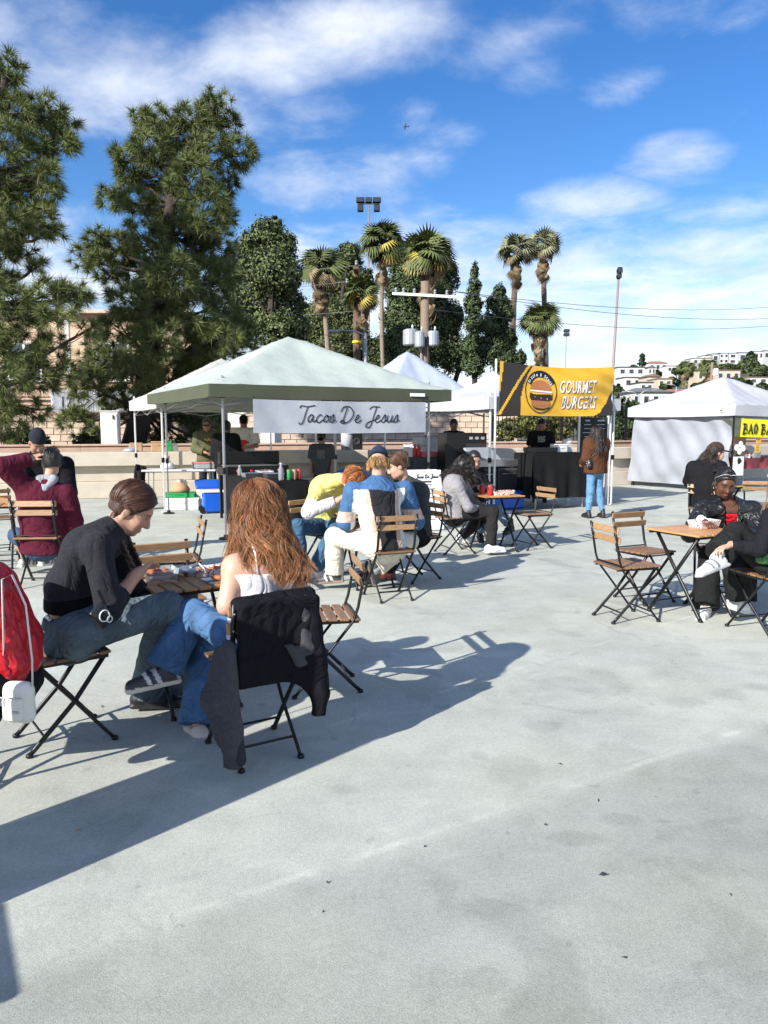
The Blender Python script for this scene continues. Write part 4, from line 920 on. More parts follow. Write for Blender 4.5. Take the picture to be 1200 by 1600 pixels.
def disc(parent, name, m, cx_, cz_, rx, rz_, off_, r0=0.0, a0=0, a1=2*math.pi, n=44, k=6):
    b = MB(); rows = []
    for i in range(k+1):
        f = r0+(1-r0)*i/k; rows.append([bp_(cx_+rx*f*math.cos(a0+(a1-a0)*j/n), cz_+rz_*f*math.sin(a0+(a1-a0)*j/n), off_) for j in range(n+1)])
    vs = [p for r_ in rows for p in r_]; w_ = n+1
    b.add(vs, [(i*w_+j, (i+1)*w_+j, (i+1)*w_+j+1, i*w_+j+1) for i in range(k) for j in range(n)]); return b.build(name, m, parent, smooth=True)
e_ = disc(t, 'emblem', 'vinyl_yellow', em[0], em[1], EX, EZ, .005)
disc(t, 'emblem_ring', 'ink_black', em[0], em[1], EX, EZ, .008, .945)
disc(t, 'emblem_arc', 'ink_black', em[0], em[1]-.02, EX, EZ+.02, .009, .70, R(28), R(152), 30, 4)
V_ = 'Sizzle & Stack'
for i, ch in enumerate(V_):
    if ch == ' ': continue
    a = R(146)-R(112)*(i/(len(V_)-1)); r_ = .77; x, z = em[0]+EX*r_*math.cos(a)-.02*math.sin(a), em[1]-.02+(EZ+.02)*r_*math.sin(a)
    text_on(t, 'emblem_letter', ch, 'ink_white', bp_, x-.018, z-.01, .036 if ch not in 'il' else .014, .062 if ch in 'Sltk&' else .046, .013, 0, .02, a-math.pi/2)
disc(t, 'emblem_bun', 'bun', em[0], em[1]+.03, .25, .20, .010, 0, 0, math.pi, 24, 4)
def strip(name, m, pts, off_):
    b = MB(); ps = [bp_(em[0]+x, em[1]+z, off_) for x, z in pts]; from mathutils.geometry import tessellate_polygon
    b.add(ps, [tuple(f) for f in tessellate_polygon([[Vector((x, z, 0)) for x, z in pts]])]); return b.build(name, m, t)
strip('emblem_mayo', 'ink_white', [(-.25, .035), (.25, .02), (.25, -.01), (-.25, .008)], .012)
strip('emblem_patty', 'patty', [(-.26, -.02), (.27, -.03), (.28, -.14), (.2, -.17), (-.24, -.16), (-.28, -.1)], .010)
strip('emblem_cheese', 'cheese', [(-.25, -.01), (.26, -.02), (.24, -.06), (.17, -.07), (.15, -.15), (.11, -.08), (.03, -.08), (.0, -.13), (-.04, -.07), (-.12, -.07), (-.15, -.11), (-.18, -.05)], .013)
strip('emblem_bun_base', 'bun', [(-.24, -.16), (.22, -.17), (.24, -.22), (.18, -.30), (.05, -.33), (-.14, -.31), (-.23, -.25)], .012)
strip('emblem_shadow', 'ink_black', [(-.24, -.26), (-.14, -.325), (.05, -.345), (.2, -.31), (.24, -.25), (.18, -.29), (.05, -.315), (-.13, -.295)], .015)
b = MB(); b.tube([(0.02, -.12, 0.02), (.02, -.12, 2.74)], .02, 8); b.build('upright', 'white_metal', t, smooth=True)
b = MB(); b.tube([(X1+.02, -.10, .02), (X1+.02, -.10, 2.6)], .018, 8); b.build('upright', 'white_metal', t, smooth=True)

# bao banner and stall front
t = thing('banner', 'lime yellow banner with black brush letters reading BAO BAO', 'banner', NBA, TA)
def bo(x, z, o_=0): return Vector((x, -.13-.012*math.sin(x*6+z*4)-o_, z-.03*math.sin(math.pi*min(1, max(0, x/2.8)))))
b = MB(); b.grid(lambda u, v: bo(.08+2.7*u, 1.32+.42*v), 40, 8, thick=-.004); b.build('cloth', 'vinyl_lime', t, smooth=True)
BR = {'B': [[(.1, .0), (.15, 1.0)], [(0, .95), (.4, .95), (.5, .75), (.15, .55)], [(.15, .55), (.55, .4), (.5, .1), (0, .0)]], 'A': [[(0, 0), (.3, 1), (.5, 0)], [(.1, .4), (.5, .35)]], 'O': [[(.3, 1), (.05, .6), (.15, .05), (.4, .05), (.5, .6), (.3, 1)]], 'H': [[(.05, 1), (.1, 0)], [(.45, 1), (.5, 0)], [(.05, .5), (.5, .55)]]}
b = MB(); x = .14
for ch in 'BAO BAO H':
    if ch != ' ':
        for pl in BR[ch]: b.tube([bo(x+a*.27, 1.40+c_*.24+.015*math.sin(x*30), .008) for a, c_ in pl], [.017+.008*math.sin(i*2.1+x*9) for i in range(len(pl))], 5)
    x += .195 if ch != ' ' else .09
b.build('lettering', 'ink_black', t, smooth=True)

def onN(n0, x, y, z=0.0): return n0+U*x+Vv*y+Vector((0, 0, z))
def table_cloth(name, label, loc, rz, w_, d_, h_, m, drop=1.0, cat='table', legm='grey_metal', sides=(1, 1, 1, 1), cloth=True):
    t = thing(name, label, cat, loc, rz)
    b = MB(); b.box((0, 0, h_-.02), (w_, d_, .035), bev=.01); b.build('tabletop', 'white_plastic', t)
    for sx in (-1, 1):
        for sy in (-1, 1):
            b = MB(); b.tube([(sx*(w_/2-.12), sy*(d_/2-.06), h_-.04), (sx*(w_/2-.09), sy*(d_/2-.05), 0)], .014, 6); b.build('leg', legm, t)
    if cloth:
        per = []
        hw, hd = w_/2+.012, d_/2+.012
        cs = [(-hw, -hd), (hw, -hd), (hw, hd), (-hw, hd)]
        b = MB(); b.box((0, 0, h_+.004), (2*hw, 2*hd, .008))
        for i in range(4):
            p, q = Vector((*cs[i], h_+.005)), Vector((*cs[(i+1) % 4], h_+.005)); n_ = Vector((q.y-p.y, -(q.x-p.x), 0)).normalized(); ph = random.uniform(0, 6)
            b.grid(lambda u, v: p.lerp(q, u)+n_*((.03+.035*math.sin(u*(q-p).length*11+ph)+.02*math.sin(u*(q-p).length*23+ph*2))*(1-v)**1.2+.004)-Vector((0, 0, (1-v)*h_*drop)), 40, 10, thick=-.005)
        b.build('tablecloth', m, t, smooth=True)
    return t
def crate(name, label, cat, loc, rz, size, m, lid=None, lidm=None, group=None):
    t = thing(name, label, cat, loc, rz, group); w_, d_, h_ = size
    b = MB(); b.box((0, 0, h_/2), size, bev=min(size)*.06); b.build('body', m, t)
    b = MB(); b.box((0, 0, h_+.012), (w_*1.03, d_*1.03, .03), bev=.008); l_ = b.build('lid', lidm or m, t)
    b = MB(); b.box((0, -d_*.52, h_*.7), (w_*.3, .012, h_*.12), bev=.004); b.build('handle', lidm or m, t)
    return t
# --- taco stall
loc = onN(NG, .85, .75); table_cloth('stall_table', 'black cloth covered serving table at the front of the taco stall', loc, TA, .66, 1.75, .78, 'black_cloth', .96)
T1 = lambda x, y, z=.79: onN(NG, .85+x, .75+y, z)
def can(label, loc, c1, h_=.12, r=.032):
    t = thing('drink_can', label, 'can', loc, 0, 'cans on the taco table')
    b = MB(); b.lathe([(r*.85, 0), (r, .012), (r, h_-.012), (r*.85, h_)], 14); b.build('body', c1, t, smooth=True)
    b = MB(); b.lathe([(r*.83, h_+.001), (r*.75, h_+.004)], 14); b.build('top', 'steel', t); return t
can('green soda can on the taco stall table', T1(.10, -.74), 'green_plastic', .15); can('orange-red soda can between green and red cans', T1(.19, -.72), 'cardboard', .15); can('red soda can at the right end of the taco table', T1(.27, -.70), 'red_plastic', .15)
def bottle(label, loc, m, h_=.22, r=.033, capm='white_plastic', name='bottle'):
    t = thing(name, label, 'bottle', loc)
    b = MB(); b.lathe([(r*.9, 0), (r, .02), (r, h_*.6), (r*.45, h_*.85), (r*.42, h_*.92)], 12); b.build('body', m, t, smooth=True)
    b = MB(); b.lathe([(r*.48, h_*.92), (r*.48, h_)], 10); b.build('cap', capm, t); return t
bottle('clear water bottle beside the cans on the taco table', T1(-.02, -.74), 'clear', .25, .038)
bottle('small clear sauce bottle at the griddle', T1(-.22, .55), 'clear', .16)
t = thing('griddle', 'black flat top griddle with a raised lid inside the taco stall', 'griddle', onN(NG, 1.15, 2.2), TA)
b = MB(); b.box((0, 0, .82), (1.1, .55, .16), bev=.02); b.build('body', 'black_metal', t)
b = MB(); b.box((0, .2, 1.02), (1.08, .1, .22), bev=.02); b.build('lid', 'black_metal', t)
b = MB(); b.box((0, -.02, .905), (1.0, .42, .012)); b.build('cooking_plate', 'steel', t)
for sx in (-.5, .5):
    for sy in (-.22, .22):
        b = MB(); b.box((sx, sy, .37), (.04, .04, .74)); b.build('leg', 'black_metal', t)
for k in range(4):
    b = MB(); b.lathe([(.025, 0), (.022, .03)], 10, (0, 0, 0)); o_ = b.build('knob', 'red_plastic', t, loc=(-.36+.24*k, -.275, .82), rot=(R(90), 0, 0))
for k, (x, y, m, lab, w_) in enumerate(((-.18, .05, 'foil', 'foil food tray on the taco serving table, nearest the griddle', .3), (.10, .25, 'white_plastic', 'white food container on the taco serving table', .2), (.05, -.25, 'foil', 'low foil tray in the middle of the taco table', .28), (.2, .6, 'clear', 'clear plastic tub at the back of the taco table', .24))):
    t = thing('food_tray', lab, 'tray', T1(x, y), TA); h_ = .07
    b = MB(); b.add([(-w_*.45, -.09, 0), (w_*.45, -.09, 0), (w_*.45, .09, 0), (-w_*.45, .09, 0), (-w_*.5, -.11, h_), (w_*.5, -.11, h_), (w_*.5, .11, h_), (-w_*.5, .11, h_)], [(3, 2, 1, 0), (0, 1, 5, 4), (1, 2, 6, 5), (2, 3, 7, 6), (3, 0, 4, 7)]); b.build('pan', m, t)
    b = MB(); b.box((0, 0, h_*.6), (w_*.9, .18, .03), bev=.01); b.build('contents', 'food', t)
# left folding table with goods below
c = at(283, 733, 14.3); t = table_cloth('folding_table', 'white folding table at the left of the taco stall', (c.x, 14.3, 0), R(6), 1.35, .6, .76, 'white_plastic', cloth=False)
def on_left(x, y, z=.765): return Vector((c.x+x, 14.3+y, z))
crate('storage_box', 'white and red printed carton on the deck under the folding table', 'box', on_left(.05, -.1, 0), R(6), (.62, .35, .2), 'white_plastic', lidm='paper')
crate('storage_box', 'green tray lying on the printed carton under the table', 'box', on_left(.0, -.1, .235), R(8), (.55, .32, .06), 'green_plastic')
crate('storage_box', 'white lidded cooler box under the right end of the folding table', 'box', on_left(.48, .05, 0), R(4), (.38, .34, .42), 'white_plastic', lidm='paper')
t = thing('grocery_bag', 'lumpy plastic bag of buns on the green tray', 'bag', on_left(.0, -.1, .31))
b = MB(); b.lathe([(.02, 0), (.17, .02), (.19, .07), (.15, .13), (.08, .18), (.03, .2)], 9); b.build('bag_body', 'cardboard', t, smooth=True); b = MB(); b.lathe([(.03, .19), (.07, .26)], 8, cap=False); b.build('knot', 'white_plastic', t, smooth=True)
t = thing('hanging_jacket', 'black jacket hanging off the left end of the folding table', 'jacket', on_left(-.72, -.05, 0))
b = MB(); b.grid(lambda u, v: (-.09+.2*u+.03*math.sin(v*7), -.18+.03*math.sin(u*11+v*3), .02+.80*v+.03*math.sin(u*6)), 10, 10, thick=.09); b.build('jacket_body', 'black_cloth', t, smooth=True)
b = MB(); b.tube([(.02, -.22, .74), (.04, -.25, .45), (.02, -.24, .2)], [.06, .055, .05], 8); b.build('sleeve', 'black_cloth', t, smooth=True)
t = thing('food_box', 'pink lidded plastic box on the white folding table', 'box', on_left(.46, 0)); b = MB(); b.box((0, 0, .05), (.42, .3, .1), bev=.015); b.build('body', 'clear', t); b = MB(); b.box((0, 0, .11), (.45, .32, .03), bev=.01); b.build('lid', 'pink_plastic', t)
t = thing('paper_bag', 'crumpled white plastic bag on the folding table', 'bag', on_left(-.25, 0)); b = MB(); b.lathe([(.13, 0), (.14, .05), (.1, .1), (.05, .12)], 9); b.build('bag_body', 'white_plastic', t, smooth=True); b = MB(); b.lathe([(.04, .11), (.07, .16)], 7, cap=False); b.build('bag_top', 'white_plastic', t)
t = thing('paper_towel_roll', 'white paper towel roll on the folding table by the tent pole', 'paper roll', on_left(-.32, .15)); b = MB(); b.lathe([(.065, 0), (.065, .24)], 14); b.build('roll', 'paper', t, smooth=False); b = MB(); b.lathe([(.02, .24), (.02, .27)], 8); b.build('core', 'cardboard', t)
# blue cooler
c = gp(337, 803); t = thing('cooler', 'bright blue wheeled cooler with its lid open on the deck', 'cooler', (c.x, c.y+.25, 0), R(18))
b = MB(); b.box((0, 0, .20), (.56, .40, .36), bev=.03); b.build('body', 'blue_plastic', t)
b = MB(); b.box((0, 0, .40), (.59, .43, .05), bev=.012); b.build('rim', 'white_plastic', t)
b = MB(); b.box((-.06, .26, .50), (.66, .36, .06), rot=(R(18), 0, 0), bev=.02); b.build('lid', 'blue_plastic', t)
for s in (-1, 1):
    b = MB(); b.lathe([(.06, -.025), (.065, 0), (.06, .025)], 14); b.build('wheel', 'black_metal', t, loc=(-.29, s*.15-.02, .065), rot=(R(90), 0, 0))
b = MB(); b.tube([(.28, -.15, .34), (.36, -.1, .36), (.36, .1, .36), (.28, .15, .34)], .014, 6); b.build('handle', 'black_metal', t)
# things on the parapet left
for k, (px, py, w_, h_, m, lab) in enumerate(((222, 697, .26, .17, 'cardboard', 'open brown carton standing on the parapet beside the pine trunk'), (252, 695, .28, .2, 'cardboard', 'second brown carton on the parapet behind the tent pole'), (268, 694, .14, .2, 'green_plastic', 'dark green box on the parapet behind the tent poles'), (277, 699, .12, .14, 'steel', 'small metal bin on the parapet right of the green box'))):
    p = at(px, py, 17.15+.0*k); crate('carton', lab, 'box', (p.x, WALL[1].y+(p.x-WALL[1].x)*.302+.2, 1.0), R(15), (w_, .22, h_), m)
# grey cloth folded on the wall
t = thing('plastic_sack', 'grey blue plastic sack slumped on the parapet by the cartons', 'sack', (at(212, 700, 17).x, WALL[1].y+(at(212, 700, 17).x-WALL[1].x)*.302+.16, 1.0)); b = MB(); b.lathe([(.16, 0), (.18, .03), (.12, .08), (.03, .1)], 10); b.build('sack_body', 'transformer', t, smooth=True); b = MB(); b.lathe([(.03, .1), (.06, .14)], 7, cap=False); b.build('knot', 'transformer', t)
# blue tarp-covered tub and containers right of the kid
p = at(548, 728, 13.3); t = thing('blue_tub', 'royal blue rounded tub behind the person in the knit hat', 'tub', (p.x, 13.3, 0), TA)
b = MB(); b.lathe([(.30, .0), (.34, .3), (.38, .62), (.36, .70), (.30, .75), (.12, .83), (.02, .85)], 18); b.build('body', 'blue_plastic', t, smooth=True); b = MB(); b.lathe([(.385, .58), (.40, .6), (.40, .66), (.385, .68)], 18, cap=False); b.build('rim', 'blue_plastic', t, smooth=True)
p = at(535, 700, 16.0); t = thing('drink_dispenser', 'clear plastic drink dispenser on the wall behind the taco stall', 'dispenser', (p.x, WALL[1].y+(p.x-WALL[1].x)*.302+.2, 1.0)); b = MB(); b.lathe([(.15, 0), (.15, .36), (.14, .38)], 14); b.build('tank', 'vinyl_white', t, smooth=True); b = MB(); b.lathe([(.16, .38), (.16, .42)], 14); b.build('lid', 'white_plastic', t); b = MB(); b.box((0, -.17, .06), (.03, .06, .03)); b.build('tap', 'black_metal', t)
p = at(553, 695, 16.4); t = thing('loudspeaker', 'tall black speaker on the wall right of the drink dispenser', 'speaker', (p.x, WALL[1].y+(p.x-WALL[1].x)*.302+.2, 1.0), R(5)); b = MB(); b.box((0, 0, .32), (.26, .24, .64), bev=.02); b.build('cabinet', 'black_metal', t); b = MB(); b.lathe([(.09, 0), (.07, .02), (.02, .0)], 14); b.build('driver', 'dark_void', t, loc=(0, -.122, .2), rot=(R(90), 0, 0)); b = MB(); b.box((0, -.125, .5), (.12, .01, .05)); b.build('badge', 'ink_white', t)
# menu board (A frame)
t = thing('menu_board', 'white A-frame menu board headed with the same black script', 'sign', (gp(667, 829).x, gp(667, 829).y, 0), R(20))
b = MB(); b.box((0, 0, .46), (.50, .02, .9), rot=(R(-9), 0, 0), bev=.004); b.build('front_board', 'ink_white', t)
b = MB(); b.box((0, .28, .46), (.50, .02, .9), rot=(R(9), 0, 0), bev=.004); b.build('back_board', 'ink_white', t)
def mp_(x, z, o_=0): return Vector((x, (z-.46)*math.tan(R(9))-.0105-.006-o_, .46+(z-.46)))
b = MB()
st, wt = script_text('Tacos De Jesus'); k = .36/wt
for s_ in st: b.tube([mp_(-.17+x*k, .79+z*.05) for x, z in s_], .0035, 4)
b.build('heading', 'ink_black', t)
b = MB()
for r_ in range(9):
    wq = random.uniform(.16, .36); z = .69-r_*.065; b.add([mp_(-wq/2, z), mp_(wq/2, z), mp_(wq/2, z+.008), mp_(-wq/2, z+.008)], [(0, 1, 2, 3)])
b.add([mp_(-.08, .725), mp_(.08, .725), mp_(.08, .75), mp_(-.08, .75)], [(0, 1, 2, 3)]); b.build('menu_lines', 'grey_cloth', t)
# --- middle stall (right of menu board)
p = at(668, 718, 15.6); t = table_cloth('stall_table', 'grey prep table behind the menu board', (p.x, 15.6, 0), TA, 1.1, .6, .92, 'grey_cloth', .7)
pz = .935
crate('tray_stack', 'stack of pink trays on the grey prep table', 'tray', (p.x+.1, 15.55, pz), TA, (.55, .35, .09), 'pink_plastic')
for k, dx in enumerate((-.22, -.14)): bottle(('left' if k == 0 else 'right')+' red squeeze bottle on the grey prep table', Vector((p.x+dx-.05, 15.45, pz)), 'red_plastic', .26, .045, 'red_plastic', 'squeeze_bottle')
p = at(676, 688, 17.0); crate('catering_box', 'large white insulated box behind the grey prep table', 'box', (p.x, 17.0, .0), TA, (.8, .5, 1.35), 'white_plastic'); p = at(658, 686, 16.6); crate('catering_box', 'white carton pile left of the large insulated box', 'box', (p.x-.1, 16.5, .0), TA, (.45, .4, 1.15), 'paper')
# black oven cabinet
p = at(722, 720, 15.0); t = thing('oven_cabinet', 'tall black warming cabinet with a glass door and three displays', 'oven', (p.x, 15.1, 0), R(12)); 
b = MB(); b.box((0, 0, .75), (.84, .6, 1.36), bev=.02); b.build('body', 'black_metal', t)
b = MB(); b.box((.2, -.305, .72), (.40, .02, 1.0), bev=.005); d_ = b.build('door', 'dark_void', t); b = MB(); b.box((.2, -.318, .72), (.28, .01, .8)); b.build('glass', 'glass_dark', d_); b = MB(); b.tube([(.02, -.34, .5), (.02, -.34, .95)], .012, 6); b.build('handle', 'grey_metal', d_)
for k in range(3):
    b = MB(); b.box((.09+.12*k, -.305, 1.33), (.07, .012, .05)); b.build('display', 'lamp_grey', t)
for sx in (-.35, .35):
    for sy in (-.25, .25):
        b = MB(); b.lathe([(.04, 0), (.04, .06)], 10, (sx, sy, .01)); b.build('caster', 'black_metal', t)
# --- burger stall
bt = onN(NBU, 1.62, .2); table_cloth('stall_table', 'tall black cloth burger counter with white boxes on it', bt, TA-R(6), 1.25, .62, 1.05, 'black_cloth', .80)
Bz = lambda x, y: bt+U*x+Vv*y+Vector((0, 0, 1.065))
t = thing('serving_tray', 'black rectangular serving tray on the burger counter', 'tray', Bz(-.33, -.05), TA); b = MB(); b.box((0, 0, .01), (.52, .34, .02)); b.build('base', 'black_metal', t)
for (x, y, sx, sy) in ((0, -.17, .54, .02), (0, .17, .54, .02), (-.26, 0, .02, .32), (.26, 0, .02, .32)):
    b = MB(); b.box((x, y, .06), (sx, sy, .08)); b.build('side', 'black_metal', t)
crate('takeout_box', 'white takeout carton in the middle of the burger counter', 'box', Bz(.12, -.05), TA, (.26, .2, .13), 'paper'); crate('takeout_box', 'small white lidded tub at the right of the burger counter', 'box', Bz(.34, .0), TA, (.18, .18, .13), 'white_plastic'); crate('takeout_box', 'steel napkin holder between tray and takeout carton', 'box', Bz(-.06, -.12), TA, (.1, .12, .12), 'steel')
t = thing('paper_pile', 'crumpled white paper on the lidded tub', 'paper', Bz(.36, .0)+Vector((0, 0, .165))); b = MB(); b.lathe([(.08, 0), (.1, .03), (.06, .07), (.01, .08)], 7); b.build('sheet', 'paper', t); b = MB(); b.box((.05, 0, .06), (.1, .02, .06), rot=(.3, .5, .2)); b.build('fold', 'paper', t)
t = thing('gas_grill', 'stainless gas grill with an open bluish lid beside the burger counter', 'grill', onN(NBU, .55, .75), TA-R(4))
b = MB(); b.box((0, 0, .86), (.95, .55, .14), bev=.015); b.build('firebox', 'steel', t)
b = MB(); b.box((-.1, .1, 1.02), (.62, .5, .05), rot=(R(28), 0, 0), bev=.02); b.build('lid', 'transformer', t)
b = MB(); b.box((-.22, 0, .40), (.46, .5, .74), bev=.01); b.box((.26, 0, .40), (.42, .5, .74), bev=.01); b.build('cupboard', 'grey_cloth', t)
for x in (-.22, .26):
    b = MB(); b.box((x, -.258, .42), (.38, .02, .62), bev=.005); d_ = b.build('cupboard_door', 'dark_void', t); b = MB(); b.tube([(x-.15, -.29, .66), (x+.15, -.29, .66)], .01, 6); b.build('handle', 'steel', d_)
for sx in (-.42, .42):
    for sy in (-.2, .2):
        b = MB(); b.lathe([(.035, .0), (.035, .05)], 10, (sx, sy, 0)); b.build('caster', 'black_metal', t)
t = thing('trash_tub', 'deep blue plastic tub on the deck under the curly haired person\'s table', 'tub', gp(810, 800)+Vector((-.2, .5, 0)), TA); b = MB(); b.box((0, 0, .16), (.7, .4, .3), bev=.03); b.build('body', 'blue_plastic', t); b = MB(); b.box((0, 0, .325), (.74, .44, .03), bev=.01); b.build('rim', 'blue_plastic', t)
# chalkboard
p = at(927, 690, 16.3); t = thing('menu_blackboard', 'black menu board with chalk lines hanging behind the burger stall', 'sign', (p.x, 16.3, 0), R(10))
b = MB(); b.box((0, 0, 1.36), (.62, .03, .78), bev=.004); b.build('board', 'chalkboard', t)
for sx in (-.33, .33):
    b = MB(); b.box((sx, .01, .9), (.04, .04, 1.8)); b.build('stand_leg', 'white_metal', t)
b = MB()
for cx_ in (-.15, .15):
    for r_ in range(8):
        wq = random.uniform(.1, .22); z = 1.68-r_*.085; b.box((cx_, -.018, z), (wq, .004, .014 if r_ else .03))
b.build('chalk_lines', 'lamp_grey', t)
# --- bao stall front
t = table_cloth('stall_table', 'maroon cloth covered counter of the bao stall', onN(NBA, 1.55, .35), TA, 2.2, .6, .80, 'maroon_cloth', .30)
t = thing('photo_poster', 'photo poster of white steamed buns hanging at the bao stall', 'poster', onN(NBA, .22, -.02, .92), TA)
b = MB(); b.box((0, 0, .20), (.40, .012, .40)); b.build('sheet', 'wood_dark', t)
for (x, z) in ((-.11, .12), (.03, .19), (.13, .1), (.0, .03)):
    b = MB(); b.lathe([(.0, 0), (.05, .006), (.075, .004), (.08, 0)], 12); b.build('printed_bun', 'bun_white', t, loc=(x, -.007, z+.03), rot=(R(90), 0, 0))
t = thing('paper_poster', 'white paper poster with a small black drawing under the bun photo', 'poster', onN(NBA, .18, -.04, .42), TA); b = MB(); b.box((0, 0, .22), (.36, .012, .44)); b.build('sheet', 'ink_white', t); b = MB(); b.lathe([(.07, 0), (.07, .003)], 12); b.lathe([(.1, -.001), (.1, .002)], 3); b.build('drawing', 'ink_black', t, loc=(0.02, -.007, .34), rot=(R(90), 0, 0))
for k in range(2):
    t = thing('price_card', ('upper' if k == 0 else 'lower')+' yellow price card hanging under the lime banner', 'card', onN(NBA, .78-.03*k, -.1, 1.16-.22*k), TA); b = MB(); b.box((0, 0, .1), (.17, .006, .19)); b.build('card', 'vinyl_yellow', t); b = MB()
    for r_ in range(4): b.box((0, -.005, .16-.035*r_), (.1, .002, .008))
    b.build('print', 'ink_black', t)
t = thing('steamer_pot', 'dark metal pot with a lid on the bao counter', 'pot', onN(NBA, .75, .3, .82)); b = MB(); b.lathe([(.13, 0), (.14, .02), (.14, .18)], 16); b.build('pot_body', 'grey_metal', t, smooth=True); b = MB(); b.lathe([(.145, .18), (.12, .21), (.04, .23), (.02, .25), (.03, .27)], 16); b.build('lid', 'grey_metal', t, smooth=True)
crate('takeout_box', 'red and white tub on the bao counter', 'box', onN(NBA, .62, .12, .81), TA, (.2, .15, .1), 'paper', lidm='red_plastic'); crate('takeout_box', 'clear tub right of the dark pot on the bao counter', 'box', onN(NBA, .98, .15, .81), TA, (.25, .2, .12), 'clear')

# ================================================================ CHAIRS AND TABLES
def bent(pts, r, n=6, **k): b = MB(); b.tube(pts, r, n, **k); return b
def make_chair():
    t = thing('folding_chair', 'x', 'chair')
    W = .175
    slat = MB(); slat.box((0, 0, 0), (.40, .016, .052), bev=.004); sm = slat.mesh('back_slat', 'wood')
    for z, y in ((.752, -.222), (.672, -.206)):
        s = link('back_slat', sm, t, (0, y+.014, z), (R(-11), 0, 0))
        b = MB()
        for sx in (-W, W):
            for dz in (-.012, .012): b.lathe([(.006, 0), (.004, .003)], 8, (sx, dz, .0))
        b.build('screws', 'screw', s, loc=(0, -.0215, 0), rot=(R(90), 0, 0))
    ss = MB(); ss.box((0, 0, 0), (.37, .055, .016), bev=.004); sm2 = ss.mesh('seat_slat', 'wood_seat')
    for k in range(6): link('seat_slat', sm2, t, (0, -.165+k*.066, .452+.004*(k-2.5)/2.5), (R(3), 0, 0))
    for sx in (-1, 1):
        x = sx*W
        b = MB(); b.tube([(x, -.232, .79), (x, -.205, .66), (x, -.178, .52), (x, -.150, .44), (x, .02, .23), (x, .165, .045), (x, .19, .016)], .0090, 6, flat=1.4); l_ = b.build('back_post', 'black_metal', t, smooth=True)
        b = MB(); b.lathe([(.010, 0), (.017, .004), (.017, .016), (.010, .022)], 10, (x, .195, 0)); b.build('foot', 'black_metal', l_, smooth=True)
        x2 = sx*(W-.028)
        b = MB(); b.tube([(x2, .175, .44), (x2, .02, .23), (x2, -.165, .04), (x2, -.19, .016)], .0090, 6, flat=1.4); l_ = b.build('leg', 'black_metal', t, smooth=True)
        b = MB(); b.lathe([(.010, 0), (.017, .004), (.017, .016), (.010, .022)], 10, (x2, -.195, 0)); b.build('foot', 'black_metal', l_, smooth=True)
        b = MB(); b.box((sx*(W-.016), 0, .436), (.012, .37, .022)); b.build('seat_rail', 'black_metal', t)
    for (y, z, w_) in ((.135, .085, W), (-.125, .085, W-.028), (-.165, .435, W), (.172, .434, W-.02), (-.165, .47, W)):
        b = MB(); b.tube([(-w_, y, z), (w_, y, z)], .0065, 6); b.build('crossbar', 'black_metal', t)
    return t
def make_table():
    t = thing('folding_table', 'x', 'table'); W = .215
    sl = MB(); sl.box((0, 0, 0), (.068, .55, .018), bev=.004); sm = sl.mesh('slat', 'wood_table')
    for k in range(7): link('slat', sm, t, (-.237+k*.079, 0, .70))
    for sx in (-1, 1):
        b = MB(); b.box((sx*.215, 0, .682), (.018, .50, .018)); b.build('rail', 'black_metal', t)
        b = MB(); b.box((0, sx*.24, .680), (.52, .016, .020)); b.build('rail', 'black_metal', t)
        for s2 in (-1, 1):
            x = sx*(W if s2 > 0 else W-.028)
            b = MB(); b.tube([(x, -s2*.225, .68), (x, 0, .36), (x, s2*.235, .03), (x, s2*.25, .012)], .0115, 6, flat=1.4); l_ = b.build('leg', 'black_metal', t, smooth=True)
            b = MB(); b.lathe([(.010, 0), (.018, .004), (.018, .016), (.010, .022)], 10, (x, s2*.255, 0)); b.build('foot', 'black_metal', l_, smooth=True)
    for (y, z) in ((.19, .09), (-.19, .09)):
        b = MB(); b.tube([(-W, y, z), (W, y, z)], .0065, 6); b.build('crossbar', 'black_metal', t)
    return t
CH_SPOTS = [((-1.61, 3.655), 37, 'chair under the person in the charcoal sweater', 1.0),
 ((-.62, 3.51), 121, 'chair draped with a black jacket under the long haired person', 1.0),
 ((-.36, 4.41), 192, 'empty chair right of the draped chair, facing the food table', 1.0),
 ((-1.40, 4.86), -60, 'empty chair with sunlit orange slats behind the food table', 1.0),
 ((-3.36, 7.36), 95, 'chair under the person in the maroon top', 1.1),
 ((-4.75, 9.2), -55, 'dark chair at the left picture edge beyond the maroon top', 1.0),
 ((-1.75, 6.3), 200, 'empty chair half hidden behind the charcoal sweater person\'s face', 1.0),
 ((.046, 6.79), 111, 'chair under the colour block jacket, seen from behind', 1.0),
 ((.33, 7.63), 217, 'dark chair under the person in dark grey, in front of the menu board', 1.0),
 ((-.72, 7.95), -40, 'chair under the person in the yellow shirt', 1.0),
 ((.87, 9.27), 20, 'chair under the curly haired person in grey', 1.0),
 ((1.91, 9.64), 205, 'empty chair facing the curly haired person', 1.0),
 ((1.20, 10.2), -60, 'chair hidden behind the curly haired person, under the light jeans', 1.0),
 ((1.967, 6.04), 15, 'nearer of two empty chairs at the right table', 1.0),
 ((2.34, 6.70), -63, 'farther of two empty chairs at the right table', 1.0),
 ((2.92, 5.66), 110, 'chair at the right picture edge under the crossed legs', 1.0),
 ((3.02, 6.78), 250, 'chair under the person in the leather jacket', 1.0),
 ((4.42, 10.35), 58, 'chair under the person in the brown cap', 1.0),
 ((5.32, 10.6), -100, 'pale slatted empty chair by the purple bow, near the bao stall', 1.0),
 ((-1.95, 3.09), 195, 'chair at the left picture edge holding the red jacket', 1.05)]
proto = make_chair(); register(proto)
